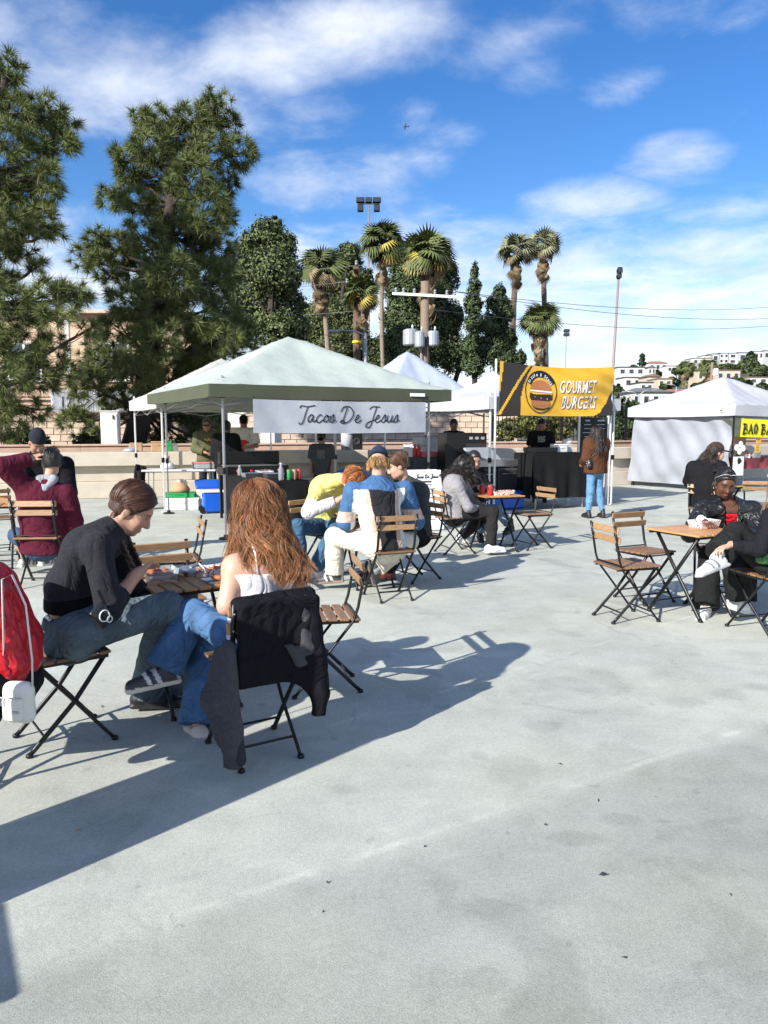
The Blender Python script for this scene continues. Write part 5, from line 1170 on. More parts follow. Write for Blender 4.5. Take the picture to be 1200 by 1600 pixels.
for i, (p, a, lab, s) in enumerate(CH_SPOTS):
    o = proto if i == 0 else copy_tree(proto)
    o.location = (*p, 0); o.rotation_euler = (0, 0, R(a-90)); o.scale = (s,)*3
    tag(o, 'folding slatted '+lab, 'chair', 'slatted folding bistro chairs')
TB_SPOTS = [((-1.10, 4.19), 32.7, 'with food boxes between the two people in front'), ((-.17, 7.38), 21, 'shared by the colour block jacket and yellow shirt'), ((1.40, 9.47), 20, 'with a red can in front of the curly haired person'), ((2.58, 6.21), 27, 'with glowing orange slats at the right'), ((-4.35, 8.35), 20, 'at the left picture edge beside the maroon top'), ((4.85, 11.0), 20, 'behind the leather jacket, by the brown cap')]
proto = make_table(); register(proto)
for i, (p, a, lab) in enumerate(TB_SPOTS):
    o = proto if i == 0 else copy_tree(proto)
    o.location = (*p, 0); o.rotation_euler = (0, 0, R(a)); tag(o, 'small square slatted folding table '+lab, 'table', 'slatted folding bistro tables')

# ================================================================ PEOPLE: smooth implicit bodies meshed with surface nets
class SDF:
    def __init__(s, h): s.h = h; s.ops = []; s.nz = None
    def cone(s, a, b, ra, rb, k=.03, side=None, sq=1.0, cut=False, cuta=False):
        s.ops.append(('c', np.array(a, float), np.array(b, float), ra, rb, k, None if side is None else np.array(side, float), sq, cut, cuta)); return s
    def ell(s, c, r, Rm=None, k=.03, sub=False):
        s.ops.append(('s' if sub else 'e', np.array(c, float), np.array(r, float), None if Rm is None else np.array(Rm, float), k)); return s
    def box(s, c, half, Rm=None, rnd=.01, k=.01):
        s.ops.append(('b', np.array(c, float), np.array(half, float), None if Rm is None else np.array(Rm, float), rnd, k)); return s
    def plane(s, p, n): s.ops.append(('p', np.array(p, float), np.array(n, float)/np.linalg.norm(n))); return s
    def noise(s, amp, freq, seed=0, aniso=(1, 1, 1)): s.nz = (amp, freq, seed, aniso); return s
    def bounds(s):
        lo, hi = np.full(3, 1e9), np.full(3, -1e9)
        for o in s.ops:
            if o[0] == 'c':
                r = max(o[3], o[4])*max(1, o[7])
                for q in (o[1], o[2]): lo = np.minimum(lo, q-r); hi = np.maximum(hi, q+r)
            elif o[0] in 'eb':
                r = np.max(o[2])*(1 if o[0] == 'e' else 1.75); lo = np.minimum(lo, o[1]-r); hi = np.maximum(hi, o[1]+r)
        return lo-2.5*s.h, hi+2.5*s.h
    def mesh(s):
        h = s.h; lo, hi = s.bounds(); n = np.ceil((hi-lo)/h).astype(int)+1
        ax = [(lo[i]+h*np.arange(n[i])).astype(np.float32) for i in range(3)]
        F = np.full(n, .5, dtype=np.float32)
        def sub(l, u):
            i0 = np.clip(np.floor((l-lo)/h).astype(int), 0, n); i1 = np.clip(np.ceil((u-lo)/h).astype(int)+1, 0, n)
            return tuple(slice(a, b) for a, b in zip(i0, i1))
        def grid(sl): return ax[0][sl[0]][:, None, None], ax[1][sl[1]][None, :, None], ax[2][sl[2]][None, None, :]
        def smin(a, b, k):
            if k <= 0: return np.minimum(a, b)
            t = np.clip(.5+.5*(b-a)/k, 0, 1); return b*(1-t)+a*t-k*t*(1-t)
        for o in s.ops:
            if o[0] == 'c':
                _, a, b, ra, rb, k, sd, sq, cut, cuta = o; r = max(ra, rb)*max(1, sq)+k+2*h
                sl = sub(np.minimum(a, b)-r, np.maximum(a, b)+r); X, Y, Z = grid(sl); d = b-a; L2 = max(d@d, 1e-9)
                px, py, pz = X-a[0], Y-a[1], Z-a[2]
                dt = px*d[0]+py*d[1]+pz*d[2]; t = np.clip(dt/L2, 0, 1)
                qx, qy, qz = px-t*d[0], py-t*d[1], pz-t*d[2]; q2 = qx*qx+qy*qy+qz*qz
                if sd is not None:
                    qs = qx*sd[0]+qy*sd[1]+qz*sd[2]; q2 = q2-qs*qs*(1-1/(sq*sq))
                D = np.sqrt(np.maximum(q2, 0))-(ra+(rb-ra)*t)
                if cut: D = np.maximum(D, (dt-L2)/math.sqrt(L2))
                if cuta: D = np.maximum(D, -dt/math.sqrt(L2))
                F[sl] = smin(F[sl], D, k)
            elif o[0] in 'es':
                _, c, r, Rm, k = o; m = np.max(r)+k+2*h; sl = sub(c-m, c+m); X, Y, Z = grid(sl); px, py, pz = X-c[0], Y-c[1], Z-c[2]
                if Rm is not None: px, py, pz = (px*Rm[0, i]+py*Rm[1, i]+pz*Rm[2, i] for i in range(3))
                k0 = np.sqrt((px/r[0])**2+(py/r[1])**2+(pz/r[2])**2); k1 = np.sqrt((px/r[0]**2)**2+(py/r[1]**2)**2+(pz/r[2]**2)**2)
                D = k0*(k0-1)/np.maximum(k1, 1e-6)
                F[sl] = smin(F[sl], D, k) if o[0] == 'e' else -smin(-F[sl], D, k)
            elif o[0] == 'b':
                _, c, hf, Rm, rd, k = o; m = np.linalg.norm(hf)+k+2*h; sl = sub(c-m, c+m); X, Y, Z = grid(sl); px, py, pz = X-c[0], Y-c[1], Z-c[2]
                if Rm is not None: px, py, pz = (px*Rm[0, i]+py*Rm[1, i]+pz*Rm[2, i] for i in range(3))
                qx, qy, qz = np.abs(px)-hf[0]+rd, np.abs(py)-hf[1]+rd, np.abs(pz)-hf[2]+rd
                D = np.sqrt(np.maximum(qx, 0)**2+np.maximum(qy, 0)**2+np.maximum(qz, 0)**2)+np.minimum(np.maximum(qx, np.maximum(qy, qz)), 0)-rd
                F[sl] = smin(F[sl], D, k)
            elif o[0] == 'p':
                X, Y, Z = grid((slice(None),)*3); F = np.maximum(F, (X-o[1][0])*o[2][0]+(Y-o[1][1])*o[2][1]+(Z-o[1][2])*o[2][2]).astype(np.float32)
        if s.nz:
            amp, fr, seed, an = s.nz; rg = np.random.default_rng(seed); X, Y, Z = (g_*a_ for g_, a_ in zip(grid((slice(None),)*3), an)); w = 0
            d0 = rg.normal(size=3); d0 /= np.linalg.norm(d0); msk = .62+.38*np.sin((X*d0[0]+Y*d0[1]+Z*d0[2])*11+2*np.sin(X*7+Z*9))
            for i in range(4):
                d1, d2, d3 = (v_/np.linalg.norm(v_) for v_ in rg.normal(size=(3, 3))); f = fr*(.9+1.05*i)
                q = (X*d1[0]+Y*d1[1]+Z*d1[2])*f+rg.uniform(0, 6)+1.9*np.sin((X*d2[0]+Y*d2[1]+Z*d2[2])*f*.42+rg.uniform(0, 6))+.8*np.sin((X*d3[0]+Y*d3[1]+Z*d3[2])*f*.9)
                w = w+(.55-1.35*np.abs(np.sin(q*.5)) if i < 3 else np.sin(q))*(1.0/(1+.55*i))
            w = w*msk
            F = F+amp*.5*w.astype(np.float32)
        F[0], F[-1], F[:, 0], F[:, -1], F[:, :, 0], F[:, :, -1] = (.5,)*6
        ins = F < 0; a = ins.astype(np.int8)
        cnt = sum(a[i:n[0]-1+i, j:n[1]-1+j, k:n[2]-1+k] for i in (0, 1) for j in (0, 1) for k in (0, 1))
        act = np.argwhere((cnt > 0) & (cnt < 8))
        if len(act) == 0: return np.zeros((0, 3)), np.zeros((0, 4), int)
        idm = np.full(n-1, -1, dtype=np.int32); idm[act[:, 0], act[:, 1], act[:, 2]] = np.arange(len(act))
        acc = np.zeros((len(act), 3)); num = np.zeros(len(act))
        cor = [(i, j, k) for i in (0, 1) for j in (0, 1) for k in (0, 1)]
        val = {c: F[act[:, 0]+c[0], act[:, 1]+c[1], act[:, 2]+c[2]] for c in cor}
        for c in cor:
            for ax_ in range(3):
                if c[ax_] == 0:
                    c2 = list(c); c2[ax_] = 1; v0, v1 = val[c], val[tuple(c2)]; m = (v0 < 0) != (v1 < 0)
                    t = np.where(m, v0/np.where(m, v0-v1, 1), 0); p = np.tile(np.array(c, float), (len(act), 1)); p[:, ax_] = t
                    acc[m] += p[m]; num += m
        V = lo+h*(act+acc/num[:, None]); Fs = []
        for ax_ in range(3):
            s0 = [slice(None)]*3; s1 = [slice(None)]*3; s0[ax_] = slice(0, -1); s1[ax_] = slice(1, None)
            ch = ins[tuple(s0)] != ins[tuple(s1)]; e = np.argwhere(ch); u_, v_ = (ax_+1) % 3, (ax_+2) % 3
            e = e[(e[:, u_] > 0) & (e[:, v_] > 0) & (e[:, u_] < n[u_]-1) & (e[:, v_] < n[v_]-1)]
            def g_(du, dv):
                q = e.copy(); q[:, u_] += du; q[:, v_] += dv; return idm[q[:, 0], q[:, 1], q[:, 2]]
            quad = np.stack([g_(-1, -1), g_(0, -1), g_(0, 0), g_(-1, 0)], 1); st = ins[e[:, 0], e[:, 1], e[:, 2]]; quad[~st] = quad[~st][:, ::-1]; Fs.append(quad)
        Fq = np.concatenate(Fs); Fq = Fq[(Fq >= 0).all(1)]
        # two light smoothing passes
        for _ in range(2):
            sm = np.zeros_like(V); c_ = np.zeros(len(V))
            for i in range(4): np.add.at(sm, Fq[:, i], V[Fq[:, (i+1) % 4]]); np.add.at(c_, Fq[:, i], 1)
            V = V*.5+.5*sm/np.maximum(c_, 1)[:, None]
        return V, Fq
def sdf_obj(S, name, m, colr, parent):
    V, F = S.mesh(); c = colr(V) if callable(colr) else np.tile(np.array(colr), (len(V), 1))
    return link(name, mesh_np(name, V, F, m, True, c), parent)
def merge(parts):
    Vs, Fs, Cs = [], [], []; k = 0
    for V, F, C in parts: Vs.append(V); Fs.append(F+k); Cs.append(C); k += len(V)
    return np.concatenate(Vs), np.concatenate(Fs), np.concatenate(Cs)
def strands_mesh(name, paths, rad, cols, m='hair'):
    """paths (n,k,3), rad scalar or (k,), cols (n,3): thin three sided locks"""
    n, k, _ = paths.shape; T = np.gradient(paths, axis=1); T /= np.maximum(np.linalg.norm(T, axis=2, keepdims=True), 1e-9)
    A = np.cross(T, RNG.normal(size=(n, 1, 3))); A /= np.maximum(np.linalg.norm(A, axis=2, keepdims=True), 1e-9); B = np.cross(T, A)
    r = (np.ones(k)*rad)[None, :, None]*np.ones((n, 1, 1))*RNG.uniform(.6, 1.3, (n, 1, 1))
    V = np.stack([paths+r*(A*math.cos(q)+B*math.sin(q)) for q in (0, 2.09, 4.19)], 2)  # n,k,3,3
    idx = np.arange(n*k*3).reshape(n, k, 3); F = np.concatenate([np.stack([idx[:, :-1, j], idx[:, :-1, (j+1) % 3], idx[:, 1:, (j+1) % 3], idx[:, 1:, j]], -1).reshape(-1, 4) for j in range(3)])
    return mesh_np(name, V.reshape(-1, 3), F, m, True, (cols[:, None, :]*np.linspace(.78, 1.30, k)[None, :, None]).repeat(3, axis=1).reshape(-1, 3))
def rotm(yaw, pitch, roll=0): return np.array(Matrix.Rotation(R(yaw), 3, 'Z') @ Matrix.Rotation(R(-pitch), 3, 'X') @ Matrix.Rotation(R(roll), 3, 'Y'))
SKIN = {'fair': (.56, .33, .235), 'light': (.50, .285, .195), 'tan': (.34, .18, .115), 'brown': (.20, .095, .055), 'dark': (.105, .046, .027)}
def head_parts(S, hc, Rm, nek, s=1.0, female=True):
    P = lambda x, y, z: hc+Rm @ (np.array([x, y, z])*s)
    E = lambda c, r, k=.02, sub=False: S.ell(P(*c), np.array(r)*s, Rm, k*s, sub)
    E((0, -.014, .038), (.074, .095, .086)); E((0, .022, -.025), (.060, .068, .088), .03); E((0, .058, -.098), (.026, .026, .020), .03)
    E((.036, .03, -.075), (.026, .045, .03), .03); E((-.036, .03, -.075), (.026, .045, .03), .03)
    E((0, .070, .030), (.050, .020, .016), .025); E((.036, .058, -.030), (.026, .026, .026), .03); E((-.036, .058, -.030), (.026, .026, .026), .03)
    for sx in (-1, 1):
        E((sx*.031, .098, .004), (.019, .015, .012), .014, True); E((sx*.031, .0725, .003), (.0145, .0145, .0125), .004)
        E((sx*.075, -.012, -.012), (.010, .020, .031), .008)
    S.cone(P(0, .086, .012), P(0, .108, -.032), .0085*s, .0125*s, .012*s); E((.010, .098, -.037), (.0085, .010, .008), .01); E((-.010, .098, -.037), (.0085, .010, .008), .01)
    E((0, .083, -.066), (.024, .012, .0065), .008); E((0, .081, -.076), (.021, .012, .0075), .008)
    S.cone(P(0, -.022, -.045), nek, .050*s, .054*s, .03)
    return P
def head_color(V, hc, Rm, s, skin, lip, brow):
    q = (V-hc) @ Rm/s; c = np.tile(np.array(skin), (len(V), 1)); x, y, z = q[:, 0], q[:, 1], q[:, 2]
    def blend(m, rgb):
        m = np.clip(m, 0, 1)[:, None]; c[:] = c*(1-m)+np.array(rgb)*m
    front = y > .05
    blend(front*np.exp(-((np.abs(x)-.042)/.022)**2-((z+.032)/.025)**2)*.28, (skin[0]*1.05, skin[1]*.62, skin[2]*.6))
    blend(front*np.exp(-(x/.022)**4-((z+.071)/.0105)**4)*.85, lip)
    blend(front*np.exp(-((np.abs(x)-.033)/.020)**4-((z-.022-.004*np.cos((np.abs(x)-.03)*60))/.0048)**4)*.8, brow)
    blend(front*(y > .07)*np.exp(-((np.abs(x)-.031)/.0135)**4-((z-.003)/.0052)**4)*.75, (.05, .035, .03))
    return c
def hand(S, w, d, nrm, side, curl=.5, s=1.0, spread=.1):
    """w wrist, d finger direction, nrm back-of-hand normal, side +1 when the thumb leaves toward cross(d,nrm)"""
    d = d/np.linalg.norm(d); nrm = nrm-d*(nrm@d); nrm = nrm/max(np.linalg.norm(nrm), 1e-6); x = np.cross(d, nrm)*side
    Q = lambda a, b, c: w+(x*a+d*b+nrm*c)*s
    S.cone(Q(0, -.03, 0), Q(0, .02, 0), .026*s, .026*s, .01, x, 1.15); S.cone(Q(.012, .02, 0), Q(.020, .078, 0), .014*s, .012*s, .02, x, 1.2); S.cone(Q(-.012, .02, 0), Q(-.018, .075, -.003), .014*s, .012*s, .02, x, 1.2); S.ell(Q(0, .05, -.002), (np.array([.036, .042, .015])*s), np.stack([x, d, nrm], 1), .01)
    for i, (fx, L) in enumerate(((.028, .072), (.010, .082), (-.009, .076), (-.026, .060))):
        p = np.array([fx, .082, .0]); a = curl*(.7+.12*i)
        for j, (fr, r0, r1) in enumerate(((.44, .0088, .0082), (.31, .0080, .0074), (.25, .0073, .0062))):
            ang = a*(.5 if j == 0 else (1.55 if j == 1 else 2.2)); q = p+L*fr*np.array([spread*fx*4, math.cos(ang), -math.sin(ang)])
            S.cone(Q(*p), Q(*q), r0*s, r1*s, .004); p = q
    p = np.array([.026, .018, -.006]); q = p+np.array([.030, .030, -.010]); r_ = q+np.array([.006, .028, -.014*curl*2]); S.cone(Q(*p), Q(*q), .013*s, .0105*s, .01); S.cone(Q(*q), Q(*r_), .0098*s, .0078*s, .004)
def seated():
    return dict(pel=(0, -.05, .55), wai=(0, -.07, .75), che=(0, -.05, .98), nek=(0, -.03, 1.13), hed=(0, .0, 1.25), sL=(-.165, -.04, 1.06), sR=(.165, -.04, 1.06), eL=(-.22, .04, .82), eR=(.22, .04, .82), wL=(-.13, .26, .78), wR=(.13, .26, .78), hL=(-.085, -.02, .53), hR=(.085, -.02, .53), kL=(-.11, .40, .52), kR=(.11, .40, .52), aL=(-.11, .40, .09), aR=(.11, .40, .09))
def standing():
    return dict(pel=(0, 0, .95), wai=(0, .0, 1.10), che=(0, -.01, 1.30), nek=(0, -.01, 1.45), hed=(0, .02, 1.58), sL=(-.17, -.01, 1.38), sR=(.17, -.01, 1.38), eL=(-.22, .0, 1.10), eR=(.22, .0, 1.10), wL=(-.21, .12, .90), wR=(.21, .12, .90), hL=(-.085, 0, .92), hR=(.085, 0, .92), kL=(-.09, .02, .50), kR=(.10, .02, .50), aL=(-.10, -.01, .09), aR=(.11, -.01, .09))
class Person:
    def __init__(s, label, loc, a, pose, wj=None, lj=None, head=(0, 10, 0), skin='light', hs=1.0, fem=True, lip=None, brow=(.06, .03, .02), h=(.014, .0065, .006), group=None):
        s.t = thing('person', label, 'person', (loc[0], loc[1], 0), R(a-90), group)
        s.loc = np.array([loc[0], loc[1], 0.]); c, n = math.cos(R(a-90)), math.sin(R(a-90)); s.M = np.array([[c, n, 0], [-n, c, 0], [0, 0, 1]])
        J = pose(); J = {k: np.array(v, float) for k, v in J.items()}
        for k, v in (lj or {}).items(): J[k] = np.array(v, float)
        for k, v in (wj or {}).items(): J[k] = s.L(v)
        if wj and 'pel' in wj and 'hL' not in wj and not (lj and 'hL' in lj): J['hL'] = J['pel']+np.array([-.085, .03, -.02])
        if wj and 'pel' in wj and 'hR' not in wj and not (lj and 'hR' in lj): J['hR'] = J['pel']+np.array([.085, .03, -.02])
        s.J = J; s.Rm = rotm(*head); s.hs = hs; s.h = h; s.skin = SKIN[skin]; s.lip = lip or tuple(np.array(s.skin)*np.array([.95, .5, .5])); s.brow = brow; s.fem = fem; s.hands = {}
        d = J['sR']-J['sL']; s.side = d/np.linalg.norm(d); d = J['hR']-J['hL']; s.hside = d/np.linalg.norm(d)
    def L(s, w): return s.M @ (np.array(w, float)-s.loc)
    def torso(s, S, o=0.0, k=.04, hem=None, bulk=1.0, arms=None):
        J = s.J; p0 = J['pel']
        if hem is not None:
            d = J['wai']-J['pel']; p0 = p0+d/np.linalg.norm(d)*hem
        S.cone(p0, J['wai'], (.118+o)*bulk, (.100+o)*bulk, k, s.hside, 1.28, cuta=hem is not None); S.cone(J['wai'], J['che'], (.100+o)*bulk, (.108+o)*bulk, k, s.side, 1.36)
        up = J['nek']*.6+J['che']*.4; S.cone(J['che'], up, (.108+o)*bulk, .066+o, k, s.side, 1.55); S.cone(up, J['nek']+(J['nek']-up)*(.25 if hem is not None else 0), .060+o*.6, .050+o*.5, k, cut=hem is not None)
        S.cone(J['sL'], J['sR'], .054+o*.8, .054+o*.8, .05); return S
    def arm(s, S, sd, o=0.0, frac=2.0, k=.03, cut=True, bulk=1.0):
        """frac 0..1 = upper arm, 1..2 = forearm"""
        a, e, w = s.J['s'+sd], s.J['e'+sd], s.J['w'+sd]
        if frac <= 1: S.cone(a, a+(e-a)*frac, (.052+o)*bulk, (.052-.009*frac+o)*bulk, k, cut=cut)
        else:
            S.cone(a, e, (.052+o)*bulk, (.043+o)*bulk, k); f = frac-1; S.cone(e, e+(w-e)*f, (.043+o)*bulk, (.043-.012*f+o)*bulk, k, cut=cut)
    def leg(s, S, sd, o=0.0, frac=2.0, flare=0.0, k=.03, bulk=1.0, cut=True):
        h_, kn, an = s.J['h'+sd], s.J['k'+sd], s.J['a'+sd]
        if frac <= 1: S.cone(h_, h_+(kn-h_)*frac, (.086+o)*bulk, (.064+o)*bulk, k, cut=cut)
        else:
            S.cone(h_, kn, (.086+o)*bulk, (.060+o)*bulk, k); m_ = kn*.55+an*.45; f = frac-1; e = kn+(an-kn)*f
            S.cone(kn, m_, (.060+o)*bulk, (.054+o)*bulk+flare*.3, k); S.cone(m_, e, (.054+o)*bulk+flare*.3, .042+o*bulk+flare, k, cut=cut)
    def body(s, legs=True, hl=(.5, None, None), hr=(.5, None, None), torso_o=-.016, fine=None):
        J = s.J; S = SDF(fine or s.h[0]); s.torso(S, torso_o)
        for sd in 'LR': s.arm(S, sd, -.006 if not fine else 0.0, cut=False); s.leg(S, sd, -.012)
        V, F = S.mesh(); parts = [(V, F, np.tile(np.array(s.skin), (len(V), 1)))]
        S = SDF(s.h[1]); s.HP = head_parts(S, J['hed'], s.Rm, J['nek'], s.hs, s.fem); V, F = S.mesh(); parts.append((V, F, head_color(V, J['hed'], s.Rm, s.hs, s.skin, s.lip, s.brow)))
        for sd, (curl, d, n_) in (('L', hl), ('R', hr)):
            S = SDF(s.h[2]); w, e = J['w'+sd], J['e'+sd]; dd = (w-e)/np.linalg.norm(w-e) if d is None else (s.L(d)-w if True else d)
            nn = np.array([0, .2, 1.]) if n_ is None else np.array(n_, float)
            hand(S, w, dd, nn, 1 if sd == 'L' else -1, curl); S.cone(e+(w-e)*.5, w, .036, .027, .02); V, F = S.mesh(); c = np.tile(np.array(s.skin)*np.array([1.0, .95, .93]), (len(V), 1)); parts.append((V, F, c))
        V, F, C = merge(parts); s.bodyo = link('body', mesh_np('body', V, F, 'skin', True, C), s.t); return s
    def top(s, colr, m='cloth', o=.014, frac=2.0, fr2=None, hem=None, bulk=1.0, nz=(.0055, 52, 1), name='top', abulk=1.0, neck_cut=.02, h=None, extra=None):
        S = SDF(h or s.h[0]*.85); s.torso(S, o, bulk=bulk, hem=hem)
        if frac: s.arm(S, 'L', o*.8, frac, bulk=abulk); s.arm(S, 'R', o*.8, fr2 or frac, bulk=abulk)
        if extra: extra(S, s)
        if nz: S.noise(*nz)
        return sdf_obj(S, name, m, colr, s.t)
    def pants(s, colr, m='denim', o=.012, flare=.01, frac=1.97, bulk=1.0, nz=(.0050, 48, 2), name='trousers', waist=.10, h=None, fracR=None):
        S = SDF(h or s.h[0]*.85); J = s.J; d = J['wai']-J['pel']
        dn = d/np.linalg.norm(d); S.cone(J['pel']-dn*.06, J['pel']+dn*max(waist, -.04), .118+o, .112+o, .03, s.hside, 1.3, cut=True); S.ell(J['pel']+np.array([0, -.01, -.05])-dn*max(0, .03-waist), (.160+o, .125+o, .085+o), np.stack([s.hside, np.cross(np.array([0, 0, 1.]), s.hside), np.array([0, 0, 1.])], 1), .05)
        s.leg(S, 'L', o, frac, flare, bulk=bulk); s.leg(S, 'R', o, fracR or frac, flare, bulk=bulk)
        if nz: S.noise(*nz)
        return sdf_obj(S, name, m, colr, s.t)
    def shoe(s, sd, toe=None, col=(.75, .75, .75), sole=(.7, .68, .62), L=.25, high=.06, accent=None, h=.007, up=None):
        """toe: direction (local) in which the foot points"""
        an = s.J['a'+sd]; y = np.array([0, 1., 0]) if toe is None else np.array(toe, float); y = y/np.linalg.norm(y)
        z = np.array([0, 0, 1.]) if up is None else np.array(up, float); x = np.cross(y, z); x /= np.linalg.norm(x); z = np.cross(x, y)
        Rm = np.stack([x, y, z], 1); base = an-z*.085; Q = lambda a, b, c: base+x*a+y*b+z*c; k = L/.25
        S = SDF(h); S.cone(Q(0, -.045*k, .045), Q(0, .06*k, .050), .036, .042, .03, x, 1.0); S.cone(Q(0, .05*k, .044), Q(0, .145*k, .034), .041, .034, .03, x, 1.12)
        S.cone(Q(0, -.03, .06), Q(0, -.005, .06+high), .040, .040, .03, cut=True); S.plane(Q(0, 0, .004), -z)
        S2 = S; S2.box(Q(0, .05*k, .014), (.040, .128*k, .013), Rm, .012, .008)
        V, F = S2.mesh(); q = (V-base) @ Rm; c = np.tile(np.array(col), (len(V), 1)); c[q[:, 2] < .027] = sole
        if accent is not None:
            m = (np.abs(q[:, 1]-.03*k-.35*(q[:, 2]-.05)) < .012) | (np.abs(q[:, 1]-.075*k-.35*(q[:, 2]-.05)) < .010); m &= (q[:, 2] > .03); c[m] = accent
            c[(q[:, 1] < -.055*k) & (q[:, 2] > .03)] = accent
        return link('shoe', mesh_np('shoe', V, F, 'shoe', True, c), s.t)
    def hp(s, x, y, z): return s.J['hed']+s.Rm @ (np.array([x, y, z])*s.hs)
    def cap_hair(s, colr, thick=.010, line=(.062, .060), name='hair', extra=None, nz=(.004, 60, 3), low=-.07, h=.0075):
        S = SDF(h); t = thick; S.ell(s.hp(0, -.016, .040), (np.array([.074, .096, .087])+t)*s.hs, s.Rm, .02); S.ell(s.hp(0, -.045, -.02), (np.array([.066, .058, .07])+t*.8)*s.hs, s.Rm, .03)
        if nz: S.noise(*nz)
        S.plane(s.hp(0, line[0], line[1]), s.Rm @ np.array([0, .80, -.60])); 
        if low is not None: S.plane(s.hp(0, 0, low), s.Rm @ np.array([0, 0, -1.]))
        if extra: extra(S, s)
        return sdf_obj(S, name, 'hair', colr, s.t)
    def strands(s, n, length, colr, cvar=.35, rad=.0022, wave=.012, wf=2.5, flare=.06, back=180, half=120, k=16, infl=1.13, name='hair_locks', curl=False, drop=None, thmax=70, front=0.0, seed=1, limit=None, parent=None, thmin=4, clump=22, off=.013, lfn=None):
        rg = np.random.default_rng(seed); ng = max(6, n//clump); gi = rg.integers(0, ng, n)
        U_ = lambda a, b, j=.0: (rg.uniform(a, b, ng)[gi]+rg.normal(0, 1, n)*j)
        th = np.radians(np.clip(U_(thmin, thmax, 4), 2, 95)); ph = np.radians(back+U_(-half, half, 3)); t = np.linspace(0, 1, k)
        rx, ry, rz = .082*s.hs*infl, .100*s.hs*infl, .094*s.hs*infl; c = np.array([0, -.014, .036])*s.hs
        thE = np.radians(96); paths = np.zeros((n, k, 3)); Ls = length*U_(.78, 1.06, .03); p0 = U_(0, 6.28, .25); am = wave*U_(.5, 1.5, .1); fl = flare*U_(.3, 1.3, .1)
        lift = U_(.95, 1.06, .012); jit = rg.normal(0, 1, (n, 3))*off; Ls = Ls*(lfn(np.sin(ph)) if lfn else 1)
        for j in range(k):
            arc = (thE-th)*.092*s.hs; dist = t[j]*Ls; a = np.clip(dist/np.maximum(arc, 1e-4), 0, 1); ang = th+(thE-th)*a; fall = np.maximum(0, dist-arc)
            w_ = np.sin(p0+wf*6.28*t[j]*(Ls/length))*am*np.minimum(1, t[j]*3); w2 = np.cos(p0*1.7+wf*6.28*t[j])*am*np.minimum(1, t[j]*3)
            rad_ = 1+fl*fall/max(length, .1)*2.4
            ux, uy = np.sin(ph), np.cos(ph)
            q = np.stack([c[0]+rx*lift*np.sin(ang)*ux*rad_+w_*uy, c[1]+ry*lift*np.sin(ang)*uy*rad_-w_*ux+w2*uy*.5, c[2]+rz*lift*np.cos(ang)], 1)
            wq = s.J['hed']+q @ s.Rm.T+jit*(min(1, t[j]*2.5)*(1-.45*t[j])); wq[:, 2] -= fall; paths[:, j] = wq
        if limit: paths = limit(paths)
        base = np.array(colr); cols = base*(1+cvar*(.75*rg.normal(size=ng)[gi]+.5*rg.normal(size=n))[:, None]).clip(.35, 2.2); cols = cols*(1+.06*rg.normal(size=(n, 3))).clip(.7, 1.3)
        rr = rad*np.concatenate([[.7], np.ones(k-3), [.7, .15]]); o = link(name, strands_mesh(name, paths, rr, cols), s.t); o['kind'] = 'stuff'; return o
    def combed(s, n, colr, cvar=.3, rad=.0011, seed=1, infl=1.165, k=12):
        rg = np.random.default_rng(seed); c = np.array([0, -.016, .040])*s.hs; rr = np.array([.074, .096, .087])*s.hs*infl; P = np.zeros((n, k, 3))
        sg = rg.choice([-1, 1], n); a = np.radians(rg.uniform(-58, 110, n)); d0 = np.stack([sg*.05, -np.sin(a), np.cos(a)], 1); d0 /= np.linalg.norm(d0, axis=1, keepdims=True)
        d1 = np.stack([sg*.72, -.52+.0*a, -.62+0*a], 1)+rg.normal(0, .05, (n, 3)); d1 /= np.linalg.norm(d1, axis=1, keepdims=True); om = np.arccos(np.clip((d0*d1).sum(1), -1, 1)); rl = rg.uniform(-.012, .025, (n, 1))+(rg.random((n, 1)) < .04)*rg.uniform(0, .07, (n, 1))
        for j in range(k):
            t = j/(k-1); d = (np.sin((1-t)*om)[:, None]*d0+np.sin(t*om)[:, None]*d1)/np.sin(om)[:, None]; P[:, j] = s.J['hed']+(c+d*rr*(1+rl+.02*np.sin(t*3.1))) @ s.Rm.T
        cols = np.array(colr)*(1+cvar*rg.normal(size=(n, 1))).clip(.4, 2)
        o = link('hair_strands', strands_mesh('hair_strands', P, rad*np.concatenate([[.5], np.ones(k-2), [.5]]), cols), s.t); o['kind'] = 'stuff'; return o
    def beanie(s, colr, extra_h=.03, m='knit', low=.01):
        S = SDF(.007); S.ell(s.hp(0, -.020, .055), np.array([.088, .108, .094+extra_h])*s.hs, s.Rm, .02); S.noise(.003, 60, 4); S.plane(s.hp(0, .05, low+.02), s.Rm @ np.array([0, -.28, -.96])); S.cone(s.hp(-.02, -.02, low+.03), s.hp(.02, -.02, low+.03), .09*s.hs, .09*s.hs, .01); S.ops.pop()
        o = sdf_obj(S, 'knit_hat', m, colr, s.t)
        S = SDF(.007); S.ell(s.hp(0, -.020, low+.042), np.array([.094, .114, .034])*s.hs, s.Rm, .01); S.plane(s.hp(0, .05, low+.014), s.Rm @ np.array([0, -.28, -.96])); sdf_obj(S, 'hat_cuff', m, colr, o); return o
    def capx(s, colr, back=False):
        S = SDF(.007); S.ell(s.hp(0, -.018, .050), np.array([.086, .106, .090])*s.hs, s.Rm, .02); S.plane(s.hp(0, .05, .048), s.Rm @ np.array([0, -.1, -.99])); o = sdf_obj(S, 'baseball_cap', 'cloth', colr, s.t)
        S = SDF(.006); S.ell(s.hp(0, .115, .048), np.array([.066, .075, .008])*s.hs, s.Rm, .01); sdf_obj(S, 'brim', 'cloth', colr, o); return o

